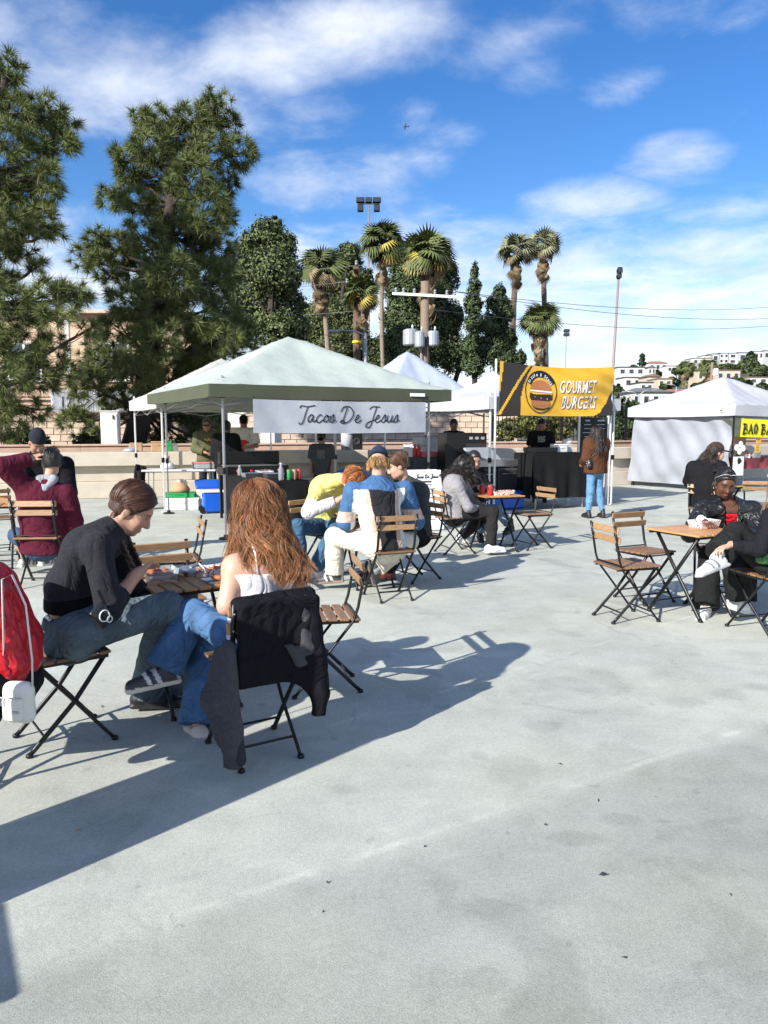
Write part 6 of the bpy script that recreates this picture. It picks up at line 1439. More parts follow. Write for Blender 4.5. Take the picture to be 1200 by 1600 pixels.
# ================================================================ THE PEOPLE
BLK = (.012, .012, .014)
def denim_col(base, fade=1.6):
    def f(V):
        n_ = np.sin(V[:, 0]*31+1.3*np.sin(V[:, 2]*17))*np.sin(V[:, 1]*27+1.1*np.sin(V[:, 0]*13)); k = .5+.5*n_
        return np.array(base)*(1+(fade-1)*.5*k[:, None])
    return f
NEAR = (.010, .0050, .0048); MID = (.013, .0065, .006); FAR = (.020, .010, .009)

# --- charcoal sweater, profile, front left
p = Person('person in charcoal sweater and grey blue jeans eating at the front table', (-1.61, 3.655), 37, seated,
  wj=dict(pel=at(112, 978, 3.66), wai=at(108, 915, 3.66), che=at(138, 858, 3.68), nek=at(178, 822, 3.74), hed=at(207, 796, 3.80), sR=at(152, 856, 3.52), sL=at(182, 848, 3.86), eR=at(170, 952, 3.46), wR=at(214, 897, 3.70), eL=at(215, 935, 3.98), wL=at(246, 908, 4.08),
          hR=at(122, 985, 3.56), kR=at(262, 950, 3.80), aR=at(228, 1082, 4.02), hL=at(116, 978, 3.78), kL=at(284, 934, 4.10), aL=at(262, 1078, 4.26)), head=(-26, 36, 2), skin='light', hs=1.02, h=NEAR, brow=(.05, .025, .018))
p.body(hr=(.55, at(246, 872, 3.86), (-.6, -.2, .8)), hl=(.6, at(270, 895, 4.15), (0, .2, 1)))
p.top((.020, .021, .025), 'knit', .011, 1.42, hem=.125, bulk=.92, nz=(0.0057, 62, 5), abulk=1.10, name='sweater')
S = SDF(.010); dj = p.J['wai']-p.J['pel']; dj /= np.linalg.norm(dj); S.cone(p.J['pel']+dj*.085, p.J['pel']+dj*.16, .124, .120, .02, p.hside, 1.30, cut=True, cuta=True); sdf_obj(S, 'undershirt', 'cloth', (.006, .006, .007), p.t)
p.pants(denim_col((.085, .115, .135), 1.9), 'denim', .014, .034, bulk=1.10, nz=(0.0076, 41, 6), name='jeans', waist=.05)
p.shoe('R', (.5, 1, -.05), BLK, (.02, .018, .016), .27, .10); p.shoe('L', (.1, 1, 0), BLK, (.02, .018, .016), .27, .10)
HB = (.052, .024, .015)
p.cap_hair(HB, .011, (.066, .052), low=-.05, nz=(0.0025, 70, 2))
p.combed(3600, (.085, .038, .023), .38, .0010)
p.strands(26, .09, (.10, .05, .03), .3, .0005, .008, 1.5, .4, 100, 25, 10, 1.12, thmin=80, thmax=95, seed=77, name='flyaways', clump=3)
# braids
for sd, (x0, f0) in (('R', (.062, 0)), ('L', (-.062, 1))):
    a = p.hp(x0, -.055, -.055); b_ = p.hp(x0*1.05, -.045, -.12); c_ = p.J['s'+sd]*.45+p.J['nek']*.55+np.array([0, .075, -.02]); d_ = c_+np.array([.0, .06, -.20]); m_ = MB(); pts = []
    for i in range(31):
        f = i/30; q = (a*(1-f)**3+3*b_*f*(1-f)**2+3*c_*f*f*(1-f)+d_*f**3); pts.append(q)
    for st_ in range(3):
        m_.tube([Vector(q)+Vector((math.cos(i*.95+st_*2.094)*.012, math.cos(i*.95+st_*2.094)*.006, math.sin(2*(i*.95+st_*2.094))*.006)) for i, q in enumerate(pts)], [.0125*(1-.45*i/30) for i in range(31)], 7)
    m_.build('braid', 'hair', p.t, smooth=True, colr=np.tile(np.array(HB)*1.25, (len(m_.v), 1)))
# belt pouch on the hip
c = p.L(at(158, 962, 3.37)); S = SDF(.006); S.box(c, (.016, .045, .055), rotm(20, -35, 0), .014, .01); S.box(c+np.array([.018, .0, -.005]), (.006, .03, .035), rotm(20, -35, 0), .006, .01)
po = sdf_obj(S, 'belt_pouch', 'plastic', (.015, .016, .018), p.t)
m_ = MB(); Rr = rotm(20, -35, 0); m_.tube([Vector(c+Rr @ np.array([.028, .026*math.cos(q/16*6.28), .004+.026*math.sin(q/16*6.28)])) for q in range(17)], .003, 5); m_.tube([Vector(c+Rr @ np.array([.028, .014*math.cos(q/12*6.28)+.01, -.028+.014*math.sin(q/12*6.28)])) for q in range(13)], .003, 5); m_.build('pouch_print', 'ink_white', po, smooth=True)
m_ = MB(); m_.tube([Vector(c+np.array([.0, .02, .05])), Vector(c+np.array([.01, -.01, .12]))], .007, 6); m_.build('antenna', 'black_metal', po)

# --- long hair, white camisole, front centre
p = Person('person with long wavy auburn hair in a white camisole seen from behind', (-.62, 3.51), 121, seated,
  wj=dict(pel=at(402, 1003, 3.50), wai=at(404, 950, 3.50), che=at(412, 890, 3.52), nek=at(408, 848, 3.55), hed=at(401, 797, 3.60), sL=at(366, 886, 3.43), sR=at(455, 876, 3.66), eL=at(355, 946, 3.37), wL=at(398, 958, 3.62), eR=at(472, 935, 3.76), wR=at(415, 950, 3.95),
          hL=at(385, 1005, 3.47), hR=at(432, 1000, 3.58), kL=at(302, 958, 3.80), aL=at(254, 1046, 3.70), kR=at(322, 972, 3.98), aR=at(309, 1137, 3.72)), head=(8, 12, 0), skin='fair', hs=1.02, h=NEAR)
p.body(hl=(.6, at(425, 962, 3.75), (0, .2, 1)), hr=(.6, None, None), torso_o=-.002, fine=.009)
S = SDF(.009); p.torso(S, .006); S.plane((0, 0, p.J['che'][2]+.012), (0, -.06, 1)); S.noise(0.0023, 66, 3)
tk = sdf_obj(S, 'camisole', 'cloth', (.72, .71, .72), p.t)
for sx in (-.075, .075):
    m_ = MB(); ch = p.J['che']; m_.tube([Vector(ch+np.array([sx, -.118, .005])), Vector(ch+np.array([sx*1.05, -.100, .10])), Vector(ch+np.array([sx*1.1, -.03, .165])), Vector(ch+np.array([sx*1.1, .06, .12])), Vector(ch+np.array([sx, .11, .0]))], .0045, 6); m_.build('strap', 'ink_white', tk, smooth=True)
p.pants(denim_col((.055, .115, .22), 2.0), 'denim', .010, .050, bulk=1.0, nz=(0.0057, 53, 8), name='jeans', waist=.02)
tl = p.L(at(172, 1064, 3.58))-p.J['aL']; p.shoe('L', tl, (.045, .045, .055), (.62, .58, .52), .27, .05, accent=(.68, .66, .62), up=(0, .1, 1)); p.shoe('R', (-.1, 1, 0), (.62, .52, .46), (.7, .66, .6), .25, .03)
HA = (.225, .093, .036)
def lim2(P):
    # hair lies on the back and shoulders instead of passing through them
    z = P[..., 2]; ch = p.J['che']; sh = np.clip((ch[2]+.16-z)/.16, 0, 1); back = ch[1]-.115-.03*sh
    near = (np.abs(P[..., 0]-ch[0]) < .21) & (P[..., 1] < ch[1]+.02); P[..., 1] = np.where(near & (sh > 0), np.minimum(P[..., 1], P[..., 1]*(1-sh)+(back-.035*np.random.default_rng(4).uniform(0, 1, P.shape[:1])[:, None])*sh), P[..., 1]); return P
p.cap_hair((.15, .060, .025), .016, (.055, .050), low=-.09)
S = SDF(.012); S.cone(p.hp(0, -.045, .0), p.J['nek']+np.array([0, -.075, .02]), .075, .055, .03, (1, 0, 0), 1.2); S.noise(0.0100, 40, 3, (1, 1, .25)); sdf_obj(S, 'hair_mass', 'hair', (.12, .048, .020), p.t)
p.strands(6800, .43, HA, .36, .0010, .034, 1.6, .34, 172, 112, 18, 1.15, limit=lim2, seed=5, clump=46, off=.012, lfn=lambda x: np.where(x < -.2, .72, 1.0))
p.strands(1100, .47, (.34, .16, .065), .3, .0010, .040, 1.8, .46, 165, 105, 18, 1.17, lfn=lambda x: np.where(x < -.2, .75, 1.0), limit=lim2, seed=9, name='hair_highlights', clump=16, off=.008)

# --- colour block jacket
def block_col(V):
    c = np.tile(np.array((.060, .135, .27)), (len(V), 1)); x, y, z = V[:, 0], V[:, 1], V[:, 2]; ch = block_col.ch
    low = z < ch[2]+.075+.05*np.abs(x)/.15*0-.02*np.clip(1-np.abs(x)/.12, 0, 1); tor = np.abs(x) < .235
    w_ = .10+.35*(ch[2]+.08-z)*.06
    J_ = block_col.J; x = x-np.interp(z, [J_['pel'][2], J_['wai'][2], ch[2]], [J_['pel'][0], J_['wai'][0], ch[0]]); xx = np.abs(x); q = np.clip((ch[2]+.07-z)/.45, 0, 1); c[low & (xx < .25)] = (.70, .69, .66); c[low & (xx < .172-.05*q)] = (.56, .40, .33); c[low & (xx < .128-.05*q)] = (.022, .022, .024)
    arm = (np.abs(x) > .225); c[arm & (z < block_col.el+.10) & (z > block_col.el-.0)] = (.56, .42, .35)
    return c
p = Person('person in a navy knit hat and blue, black and cream panelled jacket', (.046, 6.79), 111, seated,
  wj=dict(pel=at(600, 848, 6.78), wai=at(594, 810, 6.80), che=at(590, 776, 6.85), nek=at(590, 748, 6.90), hed=at(592, 725, 6.94), sL=at(552, 768, 6.80), sR=at(632, 766, 7.0), eL=at(540, 815, 6.88), wL=at(556, 822, 7.15), eR=at(650, 815, 7.12), wR=at(610, 812, 7.35), kL=at(522, 838, 7.08), aL=at(523, 897, 7.15), kR=at(640, 845, 7.2), aR=at(588, 888, 6.98)), head=(-28, 14, 0), skin='light', fem=False, h=MID)
p.body(hl=(.5, at(575, 808, 7.25), None))
block_col.ch = p.J['che']; block_col.J = p.J; block_col.el = p.J['eL'][2]
p.top(block_col, 'cloth', .022, 1.25, hem=-.07, bulk=1.14, abulk=1.3, nz=(0.0066, 43, 4), name='panelled_jacket', h=.009)
p.pants((.62, .57, .48), 'cloth', .018, .028, bulk=1.08, name='trousers')
p.shoe('L', (-1, .35, -.08), (.05, .05, .055), (.30, .20, .15), .28, .03, accent=(.6, .6, .6)); p.shoe('R', (.3, .25, -.85), (.05, .05, .055), (.24, .16, .12), .28, .03, up=(.2, -.9, .3))
for sd in 'LR':
    S = SDF(.009); a = p.J['a'+sd]; k_ = p.J['k'+sd]; S.cone(a+(k_-a)*.22, a+np.array([0, 0, -.02]), .042, .042, .01); sdf_obj(S, 'sock', 'cloth', (.22, .22, .24), p.t)
p.beanie((.022, .035, .065), .02, low=.022)
p.strands(700, .085, (.42, .25, .10), .3, .002, .004, 1.0, .1, 180, 120, 8, 1.06, thmin=82, thmax=95, seed=6)

# --- yellow shirt
def yel(V):
    c = np.tile(np.array((.70, .66, .20)), (len(V), 1)); w = yel.p
    for sd in 'LR':
        s_, e_ = w.J['s'+sd], w.J['e'+sd]; d = e_-s_; t = ((V-s_) @ d)/(d @ d); dist = np.linalg.norm(V-s_-np.clip(t, 0, 1)[:, None]*d, axis=1); wr = w.J['w'+sd]; d2 = wr-e_; t2 = ((V-e_) @ d2)/(d2 @ d2); dist2 = np.linalg.norm(V-e_-np.clip(t2, 0, 1)[:, None]*d2, axis=1)
        c[((t > .62) & (dist < .085)) | ((t2 > .0) & (dist2 < .075))] = (.55, .55, .57)
    return c
p = Person('person with ginger hair in a yellow tee over grey sleeves, bent over the table', (-.72, 7.95), -42, seated,
  wj=dict(pel=at(512, 818, 7.95), wai=at(503, 788, 7.92), che=at(512, 762, 7.80), nek=at(534, 748, 7.68), hed=at(552, 752, 7.58), sR=at(496, 768, 7.66), sL=at(532, 764, 7.92), eR=at(482, 800, 7.42), wR=at(528, 782, 7.40), eL=at(548, 806, 7.75), wL=at(566, 805, 7.52), kR=at(465, 822, 7.50), aR=at(468, 888, 7.45), kL=at(524, 826, 7.56), aL=at(492, 890, 7.68)), head=(26, 52, 10), skin='fair', fem=False, h=MID)
p.body(hr=(.5, at(545, 768, 7.42), None)); yel.p = p
p.top(yel, 'cloth', .020, 1.92, hem=-.05, bulk=1.1, abulk=1.15, name='layered_tee', h=.010)
p.pants(denim_col((.045, .10, .17), 1.6), 'denim', .012, .030, name='jeans')
p.shoe('L', (-.3, 1, 0), (.72, .70, .68), (.75, .73, .7), .27, .03); p.shoe('R', (.3, 1, 0), (.72, .70, .68), (.75, .73, .7), .27, .03)
p.cap_hair((.33, .115, .030), .016, (.060, .050), low=-.08); p.strands(900, .15, (.38, .14, .04), .35, .0018, .004, 1.2, .25, 180, 130, 10, 1.18, thmax=85, seed=8)

# --- dark grey top, hair up
p = Person('person in a dark grey sweater with brown hair pinned up, facing left', (.33, 7.63), 217, seated,
  wj=dict(pel=at(650, 828, 7.62), wai=at(650, 797, 7.62), che=at(648, 770, 7.56), nek=at(632, 750, 7.50), hed=at(621, 728, 7.46), sL=at(656, 768, 7.40), sR=at(640, 764, 7.72), eL=at(664, 808, 7.30), wL=at(632, 815, 7.14), eR=at(634, 802, 7.62), wR=at(604, 806, 7.48), kL=at(622, 838, 7.2), aL=at(606, 893, 7.28), kR=at(606, 836, 7.42), aR=at(580, 893, 7.42)), head=(-30, 22, 0), skin='fair', h=MID)
p.body(); p.top((.045, .047, .046), 'knit', .018, 1.9, hem=-.05, bulk=1.08, name='sweater'); p.pants(BLK, 'cloth', .010, .012, name='trousers')
p.shoe('L', (.2, 1, 0), (.10, .018, .018), (.03, .02, .02), .26, .12); p.shoe('R', (.2, 1, 0), (.10, .018, .018), (.03, .02, .02), .26, .12)
p.cap_hair((.07, .033, .018), .010, (.060, .055), low=-.045, extra=lambda S, s: S.ell(s.hp(0, -.105, .075), (.045, .042, .042), None, .02)); p.combed(700, (.09, .045, .024), .35, .0016)

# --- curly hair, grey sweater
p = Person('person with long black curls in a grey sweatshirt and black trousers', (.87, 9.27), 20, seated,
  wj=dict(pel=at(708, 800, 9.27), wai=at(705, 778, 9.27), che=at(711, 757, 9.29), nek=at(722, 746, 9.34), hed=at(730, 729, 9.40), sR=at(716, 763, 9.11), sL=at(724, 758, 9.48), eR=at(732, 793, 9.06), wR=at(752, 797, 9.30), eL=at(745, 790, 9.55), wL=at(760, 795, 9.6), kR=at(770, 800, 9.18), aR=at(767, 853, 9.06), kL=at(764, 802, 9.45), aL=at(722, 838, 9.62)), head=(-12, 12, 0), skin='brown', hs=.95, h=MID)
p.body(); p.top((.26, .25, .255), 'knit', .020, 1.95, hem=-.06, bulk=1.10, name='sweatshirt'); p.pants((.022, .020, .020), 'cloth', .010, .008, name='trousers')
p.shoe('R', (.1, 1, 0), (.75, .75, .73), (.75, .75, .73), .27, .03); p.shoe('L', (.1, 1, 0), (.75, .75, .73), (.75, .75, .73), .27, .03)
S = SDF(.011); S.ell(p.hp(0, -.04, .035), (.105, .115, .105), p.Rm, .03); S.ell(p.hp(.0, -.10, -.08), (.11, .08, .12), None, .05); S.cone(p.hp(0, -.10, -.1), p.hp(0, -.14, -.24), .09, .07, .05, (1, 0, 0), 1.2); S.noise(0.0160, 55, 3); S.plane(p.hp(0, .058, .03), p.Rm @ np.array([0, .95, -.3])); sdf_obj(S, 'hair', 'hair', (.012, .009, .008), p.t)
p.strands(1500, .28, (.020, .014, .012), .5, .0028, .014, 5.0, .8, 180, 125, 22, 1.30, seed=4, thmax=85, clump=9, off=.012)

# --- hidden companion behind the curls
p = Person('person in a dark top and light jeans mostly hidden behind the curly hair', (1.20, 10.2), -60, seated,
  wj=dict(pel=at(742, 795, 10.2), kR=at(762, 798, 9.82), aR=at(750, 834, 9.95), kL=at(778, 796, 9.80), aL=at(797, 822, 9.72)), lj=dict(hed=(0, .03, 1.10), nek=(0, -.01, .98), che=(0, -.03, .86), wai=(0, -.05, .70), sL=(-.15, -.02, .92), sR=(.15, -.02, .92), eL=(-.2, .08, .72), eR=(.2, .08, .72), wL=(-.1, .28, .76), wR=(.1, .28, .76)), head=(-10, 15, 0), skin='tan', h=FAR)
p.body(); p.top(BLK, 'cloth', .018, 1.95, hem=-.05, name='jumper'); p.pants(denim_col((.18, .27, .36), 1.4), 'denim', .008, .012, frac=1.9, name='jeans'); p.shoe('L', (.9, .5, -.1), BLK, BLK, .28, .12); p.shoe('R', (.6, 1, -.1), BLK, BLK, .28, .12); p.cap_hair((.02, .014, .012), .014)

# --- leather jacket
p = Person('person in a black leather jacket and red top with sunglasses on braided hair', (3.02, 6.78), 250, seated,
  wj=dict(pel=at(1146, 848, 6.86), wai=at(1143, 826, 6.86), che=at(1140, 804, 6.82), nek=at(1138, 782, 6.80), hed=at(1133, 755, 6.75), sR=at(1100, 797, 6.74), sL=at(1176, 797, 6.72), eR=at(1078, 834, 6.52), wR=at(1100, 816, 6.36), eL=at(1184, 838, 6.55), wL=at(1152, 832, 6.40), kR=at(1108, 868, 6.36), aR=at(1102, 950, 6.12), kL=at(1168, 866, 6.42), aL=at(1160, 940, 6.35)), head=(14, 24, -4), skin='dark', lip=(.22, .08, .07), h=(.011, .0050, .005), hs=1.04, brow=(.012, .008, .007))
p.body(hr=(.7, at(1112, 820, 6.24), (0, .3, 1)), hl=(.6, at(1130, 822, 6.3), None), fine=.011, torso_o=-.008)
S = SDF(.010); p.torso(S, .004); S.plane((0, 0, p.J['che'][2]+.02), (0, 0, 1)); sdf_obj(S, 'red_top', 'cloth', (.62, .012, .022), p.t)
def open_front(S, s):
    ch = s.J['che']; S.cone(ch+np.array([0, .16, .10]), ch+np.array([0, .17, -.16]), .075, .055, 0); a = S.ops.pop()
    S.ell(ch+np.array([0, .15, .02]), (.062, .11, .19), None, .01, True)
def open_jacket():
    S = SDF(.010); p.torso(S, .024, bulk=1.08); p.arm(S, 'L', .018, 1.93, bulk=1.2); p.arm(S, 'R', .018, 1.93, bulk=1.2); S.noise(0.0075, 53, 5)
    ch = p.J['che']; S.ell(ch+np.array([0, .13, .03]), (.058, .12, .22), None, .01, True); S.ell(p.J['nek']+np.array([0, .07, .0]), (.062, .09, .09), None, .01, True)
    return sdf_obj(S, 'leather_jacket', 'leather', (.014, .014, .015), p.t)
jk = open_jacket(); ch = p.J['che']
for sx in (-1, 1):
    m_ = MB(); pl = [(.045, .150, -.15), (.085, .152, -.02), (.120, .128, .07), (.105, .095, .135), (.062, .105, .11), (.048, .140, .0)]; pts = [Vector(ch+np.array([sx*x_, y_+.004, z_])) for x_, y_, z_ in pl]; bk = [q_-Vector((0, .012, 0)) for q_ in pts]; n6 = 6
    m_.add(pts+bk, [tuple(range(6))[::sx], tuple(range(11, 5, -1))[::sx]]+[(i, i+6, (i+1) % 6+6, (i+1) % 6) for i in range(6)]); m_.build('lapel', 'leather', jk, colr=np.tile(np.array((.017, .017, .018)), (len(m_.v), 1)))
p.pants((.014, .015, .015), 'cloth', .014, .055, bulk=1.1, nz=(0.0057, 38, 3), name='wide_trousers')
for sd, ty in (('R', (.25, 1, 0)), ('L', (-.25, 1, 0))): p.shoe(sd, ty, (.62, .62, .61), (.75, .75, .73), .27, .05, accent=(.25, .27, .30))
p.cap_hair((.012, .009, .008), .009, (.066, .062), low=-.05, nz=(0.0050, 90, 3))
for i in range(16):
    a_ = R(-70+140*i/15); m_ = MB(); pts = []
    for j in range(14):
        f = j/13; th = R(-30+150*f); pts.append(Vector(p.hp(math.sin(a_)*.085*math.sin(max(R(12), R(30)+th*.62)), -.016-.102*math.sin(th-R(12)) if th > R(12) else -.016+.09*math.cos(th)*.55, .04+.098*math.cos(a_*.9)*math.cos(th-R(8)))))
    m_.tube(pts, [.0085+.002*math.sin(j*2.2) for j in range(14)], 6); m_.build('braid', 'hair', p.t, smooth=True, colr=np.tile(np.array((.014, .010, .009)), (len(m_.v), 1)))
for i in range(7):
    m_ = MB(); q = p.hp(.065-.02*i, -.075, -.03-.01*(i % 2)); m_.tube([Vector(q+np.array([.01*math.sin(j+i), -.02-.012*j*(.5+.1*i), -.038*j])) for j in range(6)], [.0075+.002*(j % 2) for j in range(6)], 6); m_.build('braid', 'hair', p.t, smooth=True, colr=np.tile(np.array((.014, .010, .009)), (len(m_.v), 1)))
S = SDF(.006); q = p.hp(-.075, -.075, -.03)
for i in range(7): S.ell(q+np.array([-.03*math.cos(i*.9), -.01*i*.3, .03*math.sin(i*.9)-.01*i]), (.022, .022, .018), None, .008)
sdf_obj(S, 'purple_scrunchie', 'satin', (.06, .012, .25), p.t)
sg = MB()
for sx in (-1, 1):
    sg.tube([Vector(p.hp(sx*.036+.026*math.cos(q_/14*6.28), .062+.016*math.sin(q_/14*6.28), .108+.012*math.sin(q_/14*6.28))) for q_ in range(15)], .004, 6)
sg.tube([Vector(p.hp(-.012, .066, .110)), Vector(p.hp(.012, .066, .110))], .004, 6)
for sx in (-1, 1): sg.tube([Vector(p.hp(sx*.062, .06, .106)), Vector(p.hp(sx*.088, .0, .05)), Vector(p.hp(sx*.086, -.02, .02))], .003, 5)
go = sg.build('sunglasses', 'lamp_grey', p.t, smooth=True)
for sx in (-1, 1):
    m_ = MB(); cen = Vector(p.hp(sx*.036, .064, .108)); ring = [Vector(p.hp(sx*.036+.025*math.cos(q_/14*6.28), .062+.0155*math.sin(q_/14*6.28), .109+.0115*math.sin(q_/14*6.28))) for q_ in range(14)]; m_.add([cen]+ring, [(0, 1+i, 1+(i+1) % 14) for i in range(14)]); m_.build('lens', 'glass_dark', go)
m_ = MB(); m_.tube([Vector(p.J['nek']+np.array([.058*math.cos(q_), .045+.055*math.sin(q_)*1.2, -.015-.035*max(0, math.sin(q_))])) for q_ in np.linspace(-.6, 3.7, 20)], .0022, 5); m_.build('necklace', 'black_metal', p.t, smooth=True)

# --- right edge person, crossed legs
p = Person('person in black at the right picture edge with a white sneaker crossed up', (2.92, 5.66), 118, seated,
  wj=dict(pel=at(1216, 872, 5.66), wai=at(1222, 835, 5.64), che=at(1228, 796, 5.62), nek=at(1226, 762, 5.62), hed=at(1222, 735, 5.62), sL=at(1206, 808, 5.46), sR=at(1250, 800, 5.85), eL=at(1186, 858, 5.38), wL=at(1140, 852, 5.42), eR=at(1240, 850, 5.95), wR=at(1165, 858, 5.80), hL=at(1206, 882, 5.56), hR=at(1226, 880, 5.74), kL=at(1150, 834, 5.62), aL=at(1118, 873, 5.42), kR=at(1148, 890, 5.95), aR=at(1158, 940, 6.02)), head=(5, 10, 0), skin='fair', h=MID)
p.body(hl=(.6, at(1122, 858, 5.36), (0, .2, 1))); p.top((.012, .013, .016), 'cloth', .016, 1.93, hem=-.04, name='jumper'); p.pants((.016, .018, .017), 'cloth', .016, .05, bulk=1.15, frac=1.80, name='wide_trousers')
tl = p.L(at(1068, 893, 5.30))-p.J['aL']; p.shoe('L', tl, (.62, .62, .61), (.42, .42, .44), .29, .05, accent=(.20, .22, .26), up=(-.2, .3, 1)); p.shoe('R', (.2, 1, 0), (.78, .78, .76), (.75, .75, .73), .27, .05)
for sd in 'L':
    S = SDF(.008); a = p.J['a'+sd]; k_ = p.J['k'+sd]; S.cone(a+(k_-a)*.38, a, .040, .042, .01, cuta=True); sdf_obj(S, 'sock', 'knit', (.80, .80, .79), p.t)
p.cap_hair((.12, .065, .035), .014); p.strands(900, .36, (.16, .09, .05), .35, .002, .010, 2, .35, 180, 120, 12, 1.14, seed=21)

# --- brown cap, seated from behind
p = Person('person in a brown cap and black top seated before the white side wall', (4.42, 10.35), 58, seated, lj=dict(hed=(.10, .10, 1.20), nek=(.03, .0, 1.08), che=(0, -.05, .94), wai=(0, -.09, .74), sL=(-.17, -.03, 1.00), sR=(.18, -.02, 1.01), eR=(.24, .1, .80), eL=(-.24, .1, .80)), head=(-48, 12, 0), skin='light', h=MID, hs=1.06)
p.body(); p.top((.011, .011, .013), 'cloth', .026, 1.95, hem=-.1, bulk=1.15, abulk=1.2, name='sweatshirt'); p.pants(BLK, 'cloth', .012, .01, name='trousers'); p.shoe('L', None, BLK, BLK); p.shoe('R', None, BLK, BLK)
p.capx((.06, .035, .028)); p.cap_hair((.022, .013, .010), .010, (.05, .03), low=-.08); p.strands(900, .34, (.030, .018, .014), .4, .0026, .012, 2.6, .6, 200, 80, 14, 1.10, seed=31, thmin=60, thmax=95)

# --- standing customer
p = Person('person in a brown jacket and blue jeans standing at the burger counter', (3.60, 12.85), 112, standing, lj=dict(hed=(0, .02, 1.55), kL=(-.09, .02, .48), eR=(.20, .06, 1.10), wR=(.12, .22, 1.10), eL=(-.22, -.02, 1.10), wL=(-.16, .16, 1.02), aL=(-.12, .02, .09), aR=(.14, -.06, .09)), head=(-8, 4, 0), skin='light', hs=.98, h=MID)
p.t.scale = (.93,)*3
p.body(); p.top((.085, .035, .018), 'cloth', .038, 1.95, hem=-.12, bulk=1.16, abulk=1.3, nz=(0.0095, 48, 5), name='brown_jacket'); p.pants(denim_col((.11, .23, .38), 1.5), 'denim', .006, .0, frac=1.9, name='jeans'); p.shoe('L', (.1, 1, 0), BLK, BLK, .27, .10); p.shoe('R', (.3, 1, 0), BLK, BLK, .27, .10)
p.cap_hair((.020, .014, .012), .014, low=-.08); p.strands(1400, .46, (.026, .018, .015), .45, .0026, .014, 2.8, .5, 180, 105, 18, 1.18, seed=41)
c = p.J['pel']+np.array([-.20, -.10, .05]); S = SDF(.010); S.box(c, (.10, .045, .075), rotm(25, 0, 8), .035, .02); bg = sdf_obj(S, 'shoulder_bag', 'bag_black', (.02, .02, .02), p.t)
m_ = MB(); m_.tube([Vector(c+np.array([-.05, 0, .06])), Vector(p.J['che']+np.array([-.08, -.165, -.05])), Vector(p.J['sR']+np.array([-.06, -.06, .075])), Vector(p.J['sR']+np.array([-.08, .07, .06])), Vector(p.J['che']+np.array([-.02, .16, -.05]))], .008, 5); m_.build('strap', 'black_metal', bg)

# --- burger vendor
def vendor(label, loc, a, top, **k):
    kw = dict(skin='tan', h=FAR, fem=False, head=(0, 22, 0)); kw.update(k); p = Person(label, loc, a, standing, **kw); p.body(); return p
def tee_print(base, pr, w_=.07, h_=.06, dz=0.0):
    def f(V):
        c = np.tile(np.array(base), (len(V), 1)); ch = tee_print.ch; m = (np.abs(V[:, 0]-ch[0]) < w_) & (np.abs(V[:, 2]-ch[2]-dz) < h_) & (V[:, 1] > ch[1]+.05) & (np.sin(V[:, 0]*95)*np.sin(V[:, 2]*80) > -.2); c[m] = pr; return c
    return f
p = vendor('vendor in a black printed tee behind the burger counter', (3.22, 15.55), -98, None, lj=dict(eL=(-.24, .1, 1.12), wL=(-.12, .32, 1.12), eR=(.25, .08, 1.10), wR=(.10, .34, 1.12)), head=(0, 30, 0)); tee_print.ch = p.J['che']
p.top(tee_print(BLK, (.35, .34, .30)), 'cloth', .020, .75, hem=-.06, bulk=1.1, abulk=1.3, name='tee', h=.013); p.pants(BLK, 'cloth', name='trousers'); p.shoe('L', None, BLK, BLK); p.shoe('R', None, BLK, BLK); p.cap_hair((.012, .009, .008), .010, (.07, .075), low=-.02)
# --- olive hoodie
p = vendor('worker in an olive hooded sweatshirt and dark glasses in the taco stall', (-3.50, 15.0), -70, None, lj=dict(eL=(-.24, .06, 1.12), wL=(-.08, .26, 1.06), eR=(.24, .06, 1.12), wR=(.08, .26, 1.06)), head=(-12, 6, 0)); tee_print.ch = p.J['che']
p.top(tee_print((.10, .105, .055), (.60, .38, .04), .06, .03), 'knit', .030, 1.95, hem=-.08, bulk=1.15, abulk=1.25, name='hoodie', h=.014, extra=lambda S, s: S.cone(s.J['nek']+np.array([-.08, -.05, 0]), s.J['nek']+np.array([.08, -.05, 0]), .055, .055, .03)); p.pants((.03, .03, .035), 'cloth', name='trousers'); p.shoe('L', None, BLK, BLK); p.shoe('R', None, BLK, BLK); p.cap_hair((.030, .018, .014), .012, (.07, .07), low=-.03)
m_ = MB(); m_.box(Vector(p.hp(0, .098, .006)), (.13, .012, .032)); m_.build('dark_glasses', 'glass_dark', p.t)
# --- black jacket customer
p = vendor('customer in a black hooded jacket seen from behind at the taco stall', (-2.82, 13.55), 78, None, head=(6, 10, 0)); p.t.scale = (.97,)*3
p.top((.010, .010, .012), 'cloth', .036, 1.95, hem=-.10, bulk=1.18, abulk=1.3, name='black_jacket', h=.014, extra=lambda S, s: S.ell(s.J['nek']+np.array([0, -.10, -.02]), (.10, .05, .08), None, .03)); p.pants((.022, .023, .026), 'cloth', .012, .01, name='trousers'); p.shoe('L', None, BLK, BLK); p.shoe('R', None, BLK, BLK); p.cap_hair((.008, .007, .007), .013, low=-.05)
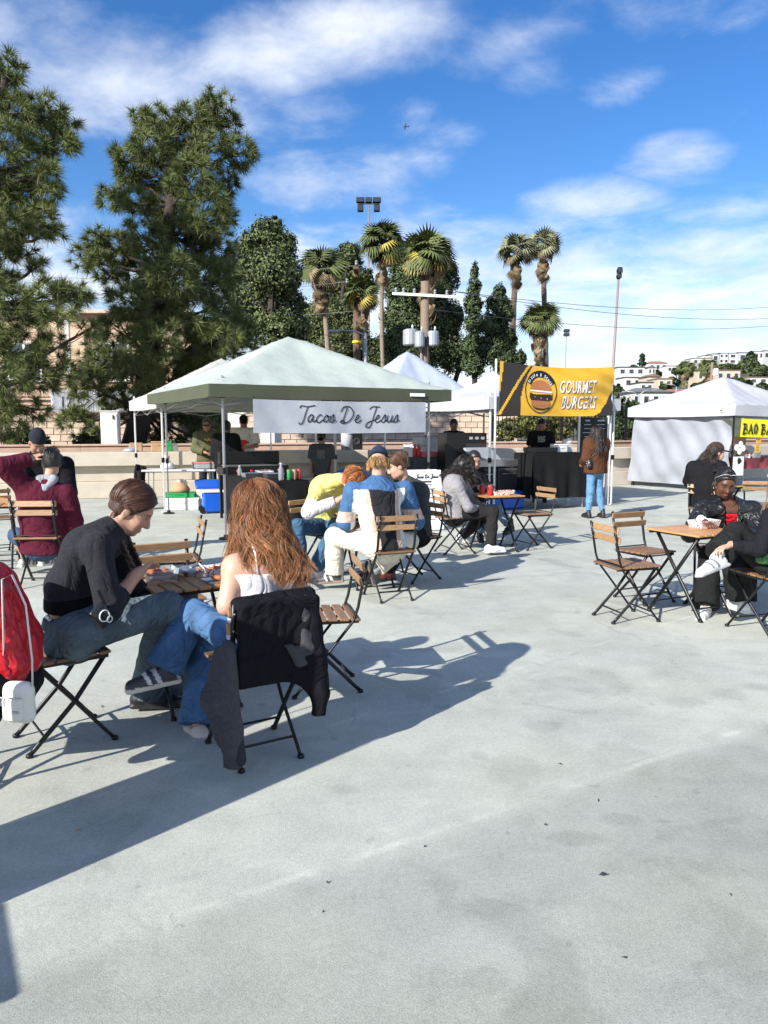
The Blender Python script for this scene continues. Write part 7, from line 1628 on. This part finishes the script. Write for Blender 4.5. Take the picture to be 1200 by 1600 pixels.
# --- white shirt, red apron
p = vendor('worker in a cream shirt, red apron and black cap in the taco stall', (-2.83, 15.35), -88, None, lj=dict(eL=(-.25, .05, 1.12), wL=(-.06, .28, 1.10), eR=(.24, .06, 1.12), wR=(.10, .30, 1.06)), head=(8, 24, 0)); p.t.scale = (1.04,)*3
p.top((.66, .62, .54), 'cloth', .026, .85, hem=-.08, bulk=1.14, abulk=1.35, name='shirt', h=.014); p.pants((.05, .05, .06), 'cloth', name='trousers'); p.shoe('L', None, BLK, BLK); p.shoe('R', None, BLK, BLK); p.capx(BLK); p.cap_hair((.012, .01, .009), .008, (.05, .02), low=-.03)
m_ = MB(); ch = p.J['che']; m_.grid(lambda u, v: (ch[0]+(u-.5)*.34, ch[1]+.165-.16*(u-.5)**2*3+.01*math.sin(u*12), .62+.62*v+.0), 10, 8, thick=.008); ap = m_.build('apron', 'red_plastic', p.t, smooth=True)
m_ = MB(); m_.tube([Vector(ch+np.array([-.14, .15, .0])), Vector(p.J['nek']+np.array([-.06, .03, .02])), Vector(p.J['nek']+np.array([.06, .03, .02])), Vector(ch+np.array([.14, .15, 0]))], .006, 5); m_.build('neck_strap', 'red_plastic', ap)
# --- grey tee
p = vendor('young worker in a grey printed tee and black cap behind the taco table', (-1.10, 13.35), -92, None, head=(0, 26, 0)); p.t.scale = (.85,)*3; tee_print.ch = p.J['che']
p.top(tee_print((.075, .076, .08), (.16, .16, .17), .08, .09, -.04), 'cloth', .026, .8, hem=-.12, bulk=1.12, abulk=1.35, name='tee', h=.014); p.pants(BLK, 'cloth', name='trousers'); p.shoe('L', None, BLK, BLK); p.shoe('R', None, BLK, BLK); p.capx(BLK); p.cap_hair((.012, .009, .008), .012, (.05, .02), low=-.08)
# --- person behind the oven
p = vendor('cook in black partly hidden behind the tall black oven', (1.48, 16.1), -100, None, head=(10, 18, 0), lj=dict(eR=(.24, .12, 1.12), wR=(.20, .34, 1.02)))
p.top(BLK, 'cloth', .022, .8, hem=-.08, name='tee', h=.015); p.pants(BLK, 'cloth', name='trousers'); p.shoe('L', None, BLK, BLK); p.shoe('R', None, BLK, BLK); p.cap_hair((.010, .008, .008), .012, (.07, .07), low=-.02)
# --- maroon top
p = Person('person in a maroon top with a grey hood, hand on head, seen from behind', (-3.36, 7.36), 95, seated,
  wj=dict(pel=at(66, 846, 7.34), wai=at(64, 808, 7.32), che=at(68, 778, 7.34), nek=at(76, 748, 7.36), hed=at(80, 723, 7.40), sL=at(36, 758, 7.26), sR=at(104, 772, 7.36), eL=at(2, 728, 7.12), wL=at(50, 716, 7.30), eR=at(116, 815, 7.40), wR=at(104, 838, 7.55), hL=at(48, 846, 7.4), hR=at(84, 846, 7.4), kL=at(24, 836, 7.80), aL=at(40, 874, 7.95), kR=at(78, 842, 7.85), aR=at(70, 872, 8.05)), head=(30, 8, 0), skin='light', fem=False, h=MID, hs=1.06)
p.body(hl=(.4, at(68, 708, 7.34), (0, -.3, 1))); p.top((.085, .012, .026), 'cloth', .026, 1.93, hem=-.10, bulk=1.2, abulk=1.3, nz=(0.0095, 41, 6), name='maroon_top', h=.010)
S = SDF(.009); nk = p.J['nek']; S.cone(nk+np.array([-.075, -.06, .0]), nk+np.array([0, -.115, -.10]), .035, .03, .02); S.cone(nk+np.array([.075, -.06, .0]), nk+np.array([0, -.115, -.10]), .035, .03, .02); S.cone(nk+np.array([-.07, -.05, .01]), nk+np.array([.07, -.05, .01]), .034, .034, .02); S.noise(0.0060, 40, 2); sdf_obj(S, 'grey_hood', 'knit', (.30, .31, .33), p.t)
p.pants((.045, .075, .13), 'denim', .022, .0, frac=.97, name='shorts'); p.shoe('L', (.5, 1, -.1), (.10, .10, .10), (.6, .58, .52), .28, .05, accent=(.5, .48, .42)); p.shoe('R', (.3, 1, -.1), (.10, .10, .10), (.6, .58, .52), .28, .05, accent=(.5, .48, .42))
p.cap_hair((.010, .008, .008), .012, (.05, .05), low=-.045, nz=(0.0050, 70, 3)); p.strands(350, .07, (.014, .011, .010), .4, .002, .004, 1, .1, 180, 170, 7, 1.12, seed=51, thmax=95)
# --- knit hat, leaning
p = Person('person in a black knit hat and glasses leaning over the far left table', (-3.95, 8.75), -62, standing,
  wj=dict(pel=at(80, 790, 8.85), wai=at(78, 762, 8.8), che=at(72, 735, 8.65), nek=at(64, 712, 8.52), hed=at(58, 692, 8.42), sR=at(36, 726, 8.50), sL=at(102, 726, 8.75), eR=at(38, 765, 8.4), wR=at(45, 785, 8.2), eL=at(108, 770, 8.6), wL=at(80, 785, 8.3)), head=(12, 38, 0), skin='tan', fem=False, h=MID)
p.body(); p.top((.009, .009, .011), 'cloth', .030, 1.95, hem=-.10, bulk=1.15, abulk=1.3, name='hooded_jacket', h=.010, extra=lambda S, s: S.ell(s.J['nek']+np.array([0, -.10, .0]), (.12, .06, .09), None, .04)); p.pants(BLK, 'cloth', name='trousers'); p.shoe('L', None, BLK, BLK); p.shoe('R', None, BLK, BLK); p.beanie((.018, .022, .030), .03)
m_ = MB()
for sx in (-1, 1): m_.tube([Vector(p.hp(sx*.034+.022*math.cos(q_/12*6.28), .102, .002+.018*math.sin(q_/12*6.28))) for q_ in range(13)], .0025, 5)
m_.tube([Vector(p.hp(-.012, .104, .006)), Vector(p.hp(.012, .104, .006))], .0025, 5); m_.build('glasses', 'grey_metal', p.t, smooth=True)

# ================================================================ DRAPED CLOTHES AND BAGS
def chair_frame(p, a): return (p[0], p[1], 0), R(a-90)
loc, rz = chair_frame((-.62, 3.51), 121)
t = thing('draped_jacket', 'black jacket draped over the chair back behind the white camisole', 'jacket', loc, rz)
S = SDF(.009)
S.box((.02, -.250, .60), (.195, .017, .20), rotm(0, -6), .016, .02); S.box((.02, -.175, .70), (.18, .017, .09), rotm(0, 14), .016, .02); S.cone((-.16, -.215, .785), (.19, -.215, .795), .026, .03, .03); S.cone((.10, -.26, .44), (.16, -.265, .36), .02, .02, .06)
S.cone((.18, -.26, .66), (.21, -.285, .32), .032, .028, .04, (1, 0, 0), 1.35); S.cone((.21, -.285, .34), (.20, -.28, .23), .028, .026, .03, (1, 0, 0), 1.3, cut=True); S.cone((.20, -.24, .52), (.25, -.18, .38), .02, .03, .04, (0, 1, 0), 2.2); S.noise(0.0105, 44, 7, (1, 1, .5)); sdf_obj(S, 'jacket_body', 'cloth', (.008, .008, .011), t)
S = SDF(.009); S.cone((.13, -.262, .79), (.17, -.275, .54), .012, .022, .02, (1, 0, 0), 2.2); S.cone((.06, -.272, .58), (.12, -.272, .49), .012, .02, .02, (1, 0, 0), 2.2); S.noise(0.0075, 57, 3, (1, 1, .5)); sdf_obj(S, 'lining', 'cloth', (.055, .056, .06), t)
t = thing('draped_jacket', 'charcoal quilted jacket hanging off the chair down to the deck', 'jacket', loc, rz)
S = SDF(.008); S.cone((-.225, -.16, .57), (-.265, -.16, .34), .018, .036, .03, (0, 1, 0), 2.2); S.cone((-.265, -.16, .36), (-.23, -.19, .16), .036, .024, .03, (0, 1, 0), 2.0); S.noise(0.0070, 70, 9); S.cone((-.205, -.22, .60), (-.205, -.245, .22), .032, .044, .03, (0, 1, 0), 1.3); S.cone((-.205, -.245, .24), (-.20, -.25, .07), .044, .042, .03, cut=True); S.noise(0.0075, 66, 5, (1, 1, .6)); sdf_obj(S, 'quilted_body', 'knit', (.060, .058, .066), t)
S = SDF(.008); S.cone((-.185, -.262, .34), (-.182, -.285, .10), .014, .026, .02); sdf_obj(S, 'sleeve', 'cloth', (.035, .034, .038), t)
t = thing('phone', 'floral phone case in the lap of the long haired person', 'phone', at(372, 950, 3.62)); m_ = MB(); m_.box((0, 0, 0), (.075, .012, .14), rot=(R(50), R(20), R(30)), bev=.006); m_.build('case', 'picnic', t); m_ = MB(); m_.box((0, .008, .006), (.068, .004, .13), rot=(R(50), R(20), R(30))); m_.build('screen', 'glass_dark', t)
# red jacket and bag at the left edge
loc, rz = chair_frame((-1.95, 3.09), 195)
t = thing('draped_jacket', 'shiny red jacket over the chair back at the left picture edge', 'jacket', loc, rz)
S = SDF(.009); S.cone((-.20, -.24, .90), (.20, -.24, .88), .075, .075, .04); S.cone((-.16, -.29, .86), (-.20, -.37, .58), .085, .085, .05); S.cone((.12, -.27, .86), (.14, -.34, .60), .10, .11, .05); S.cone((-.05, -.30, .82), (-.03, -.38, .58), .10, .10, .05); S.cone((-.2, -.20, .86), (-.22, -.14, .62), .08, .09, .05); S.noise(0.0150, 42, 12, (1, 1, .45)); sdf_obj(S, 'jacket_body', 'satin', (.55, .008, .016), t)
t = thing('draped_jacket', 'black coat hanging below the red jacket at the left edge', 'jacket', loc, rz)
S = SDF(.010); S.cone((-.24, -.32, .52), (.2, -.32, .50), .08, .08, .04); S.cone((-.16, -.36, .50), (.0, -.39, .46), .08, .08, .05); S.cone((-.26, -.28, .50), (-.24, -.30, .40), .08, .05, .05); S.cone((.06, -.38, .46), (.10, -.37, .38), .07, .05, .05); S.noise(0.0165, 53, 4); sdf_obj(S, 'coat_body', 'cloth', (.013, .014, .016), t)
B = at(30, 1095, 2.90); t = thing('crossbody_bag', 'small white crossbody bag hanging at the left picture edge', 'bag', (B.x, B.y, B.z-.09), R(-10))
S = SDF(.006); S.box((0, 0, .085), (.066, .032, .085), None, .035, .01); S.noise(0.0023, 66, 2); sdf_obj(S, 'bag_body', 'bag_white', (1, 1, 1), t)
S = SDF(.006); S.box((-.008, -.030, .066), (.050, .010, .054), None, .02, .01); pk = sdf_obj(S, 'front_pocket', 'bag_white', (1, 1, 1), t)
m_ = MB(); m_.tube([(-.055, -.043, .115), (.04, -.043, .117)], .0022, 5); m_.tube([(-.042, -.046, .115), (-.045, -.05, .085)], .003, 5); m_.build('zip', 'grey_metal', pk)
m_ = MB(); m_.box((.012, -.043, .058), (.026, .003, .010)); m_.build('tag', 'lamp_grey', pk)
m_ = MB(); m_.tube([(.062, .0, .15), (.060, .01, .26), (.052, .0, .48), (.0, .0, .60), (-.045, .0, .58), (-.07, .02, .30), (-.066, .0, .15)], .0065, 6, flat=.3); m_.build('strap', 'bag_white', t, smooth=True)
t = thing('green_bag', 'green bag in the lap at the right picture edge', 'bag', at(1196, 872, 5.46)); S = SDF(.008); S.box((0, 0, 0), (.06, .05, .045), rotm(20, 10, 10), .03, .01); S.noise(0.0045, 66, 2); sdf_obj(S, 'bag_body', 'satin', (.06, .20, .06), t); m_ = MB(); m_.tube([(-.05, 0, .03), (0, 0, .09), (.05, 0, .03)], .006, 6); m_.build('handle', 'green_plastic', t)

# ================================================================ SMALL THINGS ON TABLES
def on_table(i, x, y, z=.709):
    (px_, py_), a, _ = TB_SPOTS[i]; c_, s_ = math.cos(R(a)), math.sin(R(a)); return Vector((px_+x*c_-y*s_, py_+x*s_+y*c_, z))
def tray(label, loc, rz, m, w_=.2, d_=.13, h_=.05, food=True, name='food_tray'):
    t = thing(name, label, 'food tray', loc, rz); b = MB(); x, y = w_/2, d_/2
    b.add([(-x*.85, -y*.85, 0), (x*.85, -y*.85, 0), (x*.85, y*.85, 0), (-x*.85, y*.85, 0), (-x, -y, h_), (x, -y, h_), (x, y, h_), (-x, y, h_)], [(3, 2, 1, 0), (0, 1, 5, 4), (1, 2, 6, 5), (2, 3, 7, 6), (3, 0, 4, 7)]); b.build('tray', m, t)
    if food:
        S = SDF(.006)
        for i in range(9): S.ell((random.uniform(-x*.6, x*.6), random.uniform(-y*.55, y*.55), h_*.5+random.uniform(0, .02)), (.024, .02, .016), None, .006)
        sdf_obj(S, 'food', 'food', (1, 1, 1), t)
    return t
tray('clear plastic bowl of salad at the charcoal sweater person\'s hand', on_table(0, -.16, .02), R(30), 'clear', .18, .16, .07)
tray('red and white checked paper tray on the front table', on_table(0, .20, .02), R(20), 'picnic', .2, .14, .045)
tray('pale wooden board with red scraps at the front table edge', on_table(0, .15, -.17), R(32), 'paper', .24, .13, .012)
for k, (x, y, lab) in enumerate(((.06, -.08, 'left small clear sauce cup on the front table'), (.02, .02, 'right small clear sauce cup on the front table'))):
    t = thing('sauce_cup', lab, 'cup', on_table(0, x, y), 0); b = MB(); b.lathe([(.020, 0), (.026, .032)], 12); b.build('cup', 'clear', t, smooth=False); b = MB(); b.lathe([(.021, .004), (.022, .014)], 10); b.build('sauce', 'ink_red', t)
t = thing('plastic_sheet', 'crumpled grey plastic bag lying on the front table', 'bag', on_table(0, -.05, .13), R(25)); b = MB(); b.grid(lambda u, v: ((u-.5)*.26, (v-.5)*.16, .03+.02*math.sin(u*9+v*5)*math.sin(v*7)), 12, 8, thick=.02); b.build('bag_body', 'grey_metal', t, smooth=True); b = MB(); b.tube([(.1, .0, .04), (.15, .03, .05), (.18, .0, .02)], .012, 6); b.build('bag_twist', 'grey_metal', t)
tray('round paper plate of tacos on the table of the yellow shirt', on_table(1, -.12, -.08), R(20), 'cardboard', .26, .2, .02)
tray('small paper boat at the far side of the yellow shirt\'s table', on_table(1, .12, .1), R(20), 'picnic', .16, .1, .04)
tray('pink and white paper tray with food beside the red can', on_table(2, .02, -.1), R(20), 'picnic', .22, .14, .05); tray('second paper tray at the right end of that table', on_table(2, .19, .05), R(30), 'paper', .18, .12, .04)
def soda(label, loc, m='red_plastic'): can(label, loc, m, .125, .033)['group'] = 'cans on the bistro tables'
soda('red soda can on the curly haired person\'s table, nearer', on_table(2, -.13, -.1)); soda('dark red soda cup on the curly haired person\'s table, farther', on_table(2, -.16, .05), 'ink_red')
t = tray('checked paper tray under the hand of the leather jacket', on_table(3, .20, .08), R(27), 'picnic', .24, .15, .06); 
t = thing('napkin', 'crumpled white napkin on the checked tray at the right table', 'napkin', on_table(3, .18, .1, .76)); S = SDF(.006); S.ell((0, 0, 0), (.04, .03, .045)); S.noise(0.0140, 60, 3); sdf_obj(S, 'sheet', 'paper', (1, 1, 1), t)
tray('orange snack box on the far left table', on_table(4, .1, .05), R(10), 'cardboard', .14, .1, .05); t = thing('napkin', 'pale blue crumpled tissue on the far left table', 'napkin', on_table(4, -.1, .1, .735)); S = SDF(.008); S.ell((0, 0, 0), (.09, .05, .03)); S.noise(0.0200, 40, 3); sdf_obj(S, 'sheet', 'vinyl_white', (1, 1, 1), t)
# bits of litter on the deck
for k, (px, py, r_) in enumerate(((942, 1368, .010), (935, 1252, .006), (876, 1195, .006), (505, 1426, .004), (511, 1380, .004), (664, 1324, .003), (1142, 1400, .004), (976, 1498, .004), (1050, 1035, .005), (852, 1290, .004), (122, 1298, .008), (160, 1105, .01))):
    q = gp(px, py); t = thing('leaf_litter', ['dark folded leaf scrap lying right of the picture centre', 'curled dark leaf above the folded scrap', 'small dark twig near the wet stain', 'black speck low in the middle, the lower of two', 'black speck low in the middle, the upper of two', 'speck beside the pale joint line', 'black speck near the right edge', 'black speck at the bottom right', 'dark dot right of the shadows', 'tiny dot right of the picture middle', 'brown leaf inside the long shadow on the left', 'brown leaf under the front table'][k], 'litter', q, k*1.3)
    b = MB(); b.add([(-r_*1.6, 0, .002), (0, -r_*.6, .003), (r_*1.6, 0, .004), (0, r_*.6, .012)], [(0, 1, 3), (1, 2, 3), (0, 3, 2), (0, 2, 1)]); b.build('blade', 'dark_void' if k != 10 and k != 11 else 'cardboard', t); b = MB(); b.tube([(r_*1.5, 0, .004), (r_*2.1, r_*.2, .005)], .0012, 4); b.build('stalk', 'dark_void', t)
# plain column added out of view on the left to throw the long foreground shadow
t = thing('shadow_column', 'plain stand-in column added outside the left edge to cast the long shadow', 'column', (-1.98, 1.93, 0), SUN_AZ)
b = MB(); b.box((0, 0, .86), (.30, .52, 1.68), bev=.02); b.build('shaft', 'concrete_white', t); b = MB(); b.box((0, 0, .012), (.36, .58, .024), bev=.005); b.build('base', 'black_metal', t)
t = thing('shadow_box', 'square lidded box added outside the left edge near the camera to cast the corner shadow', 'shadow caster', (-2.33, .95, 0), R(31.5))  # lidded box added out of view to throw the small corner shadow
b = MB(); b.box((0, 0, .40), (.55, .45, .74), bev=.03); b.build('body', 'grey_metal', t); b = MB(); b.box((0, 0, .785), (.58, .48, .03), bev=.01); b.build('lid', 'black_metal', t)
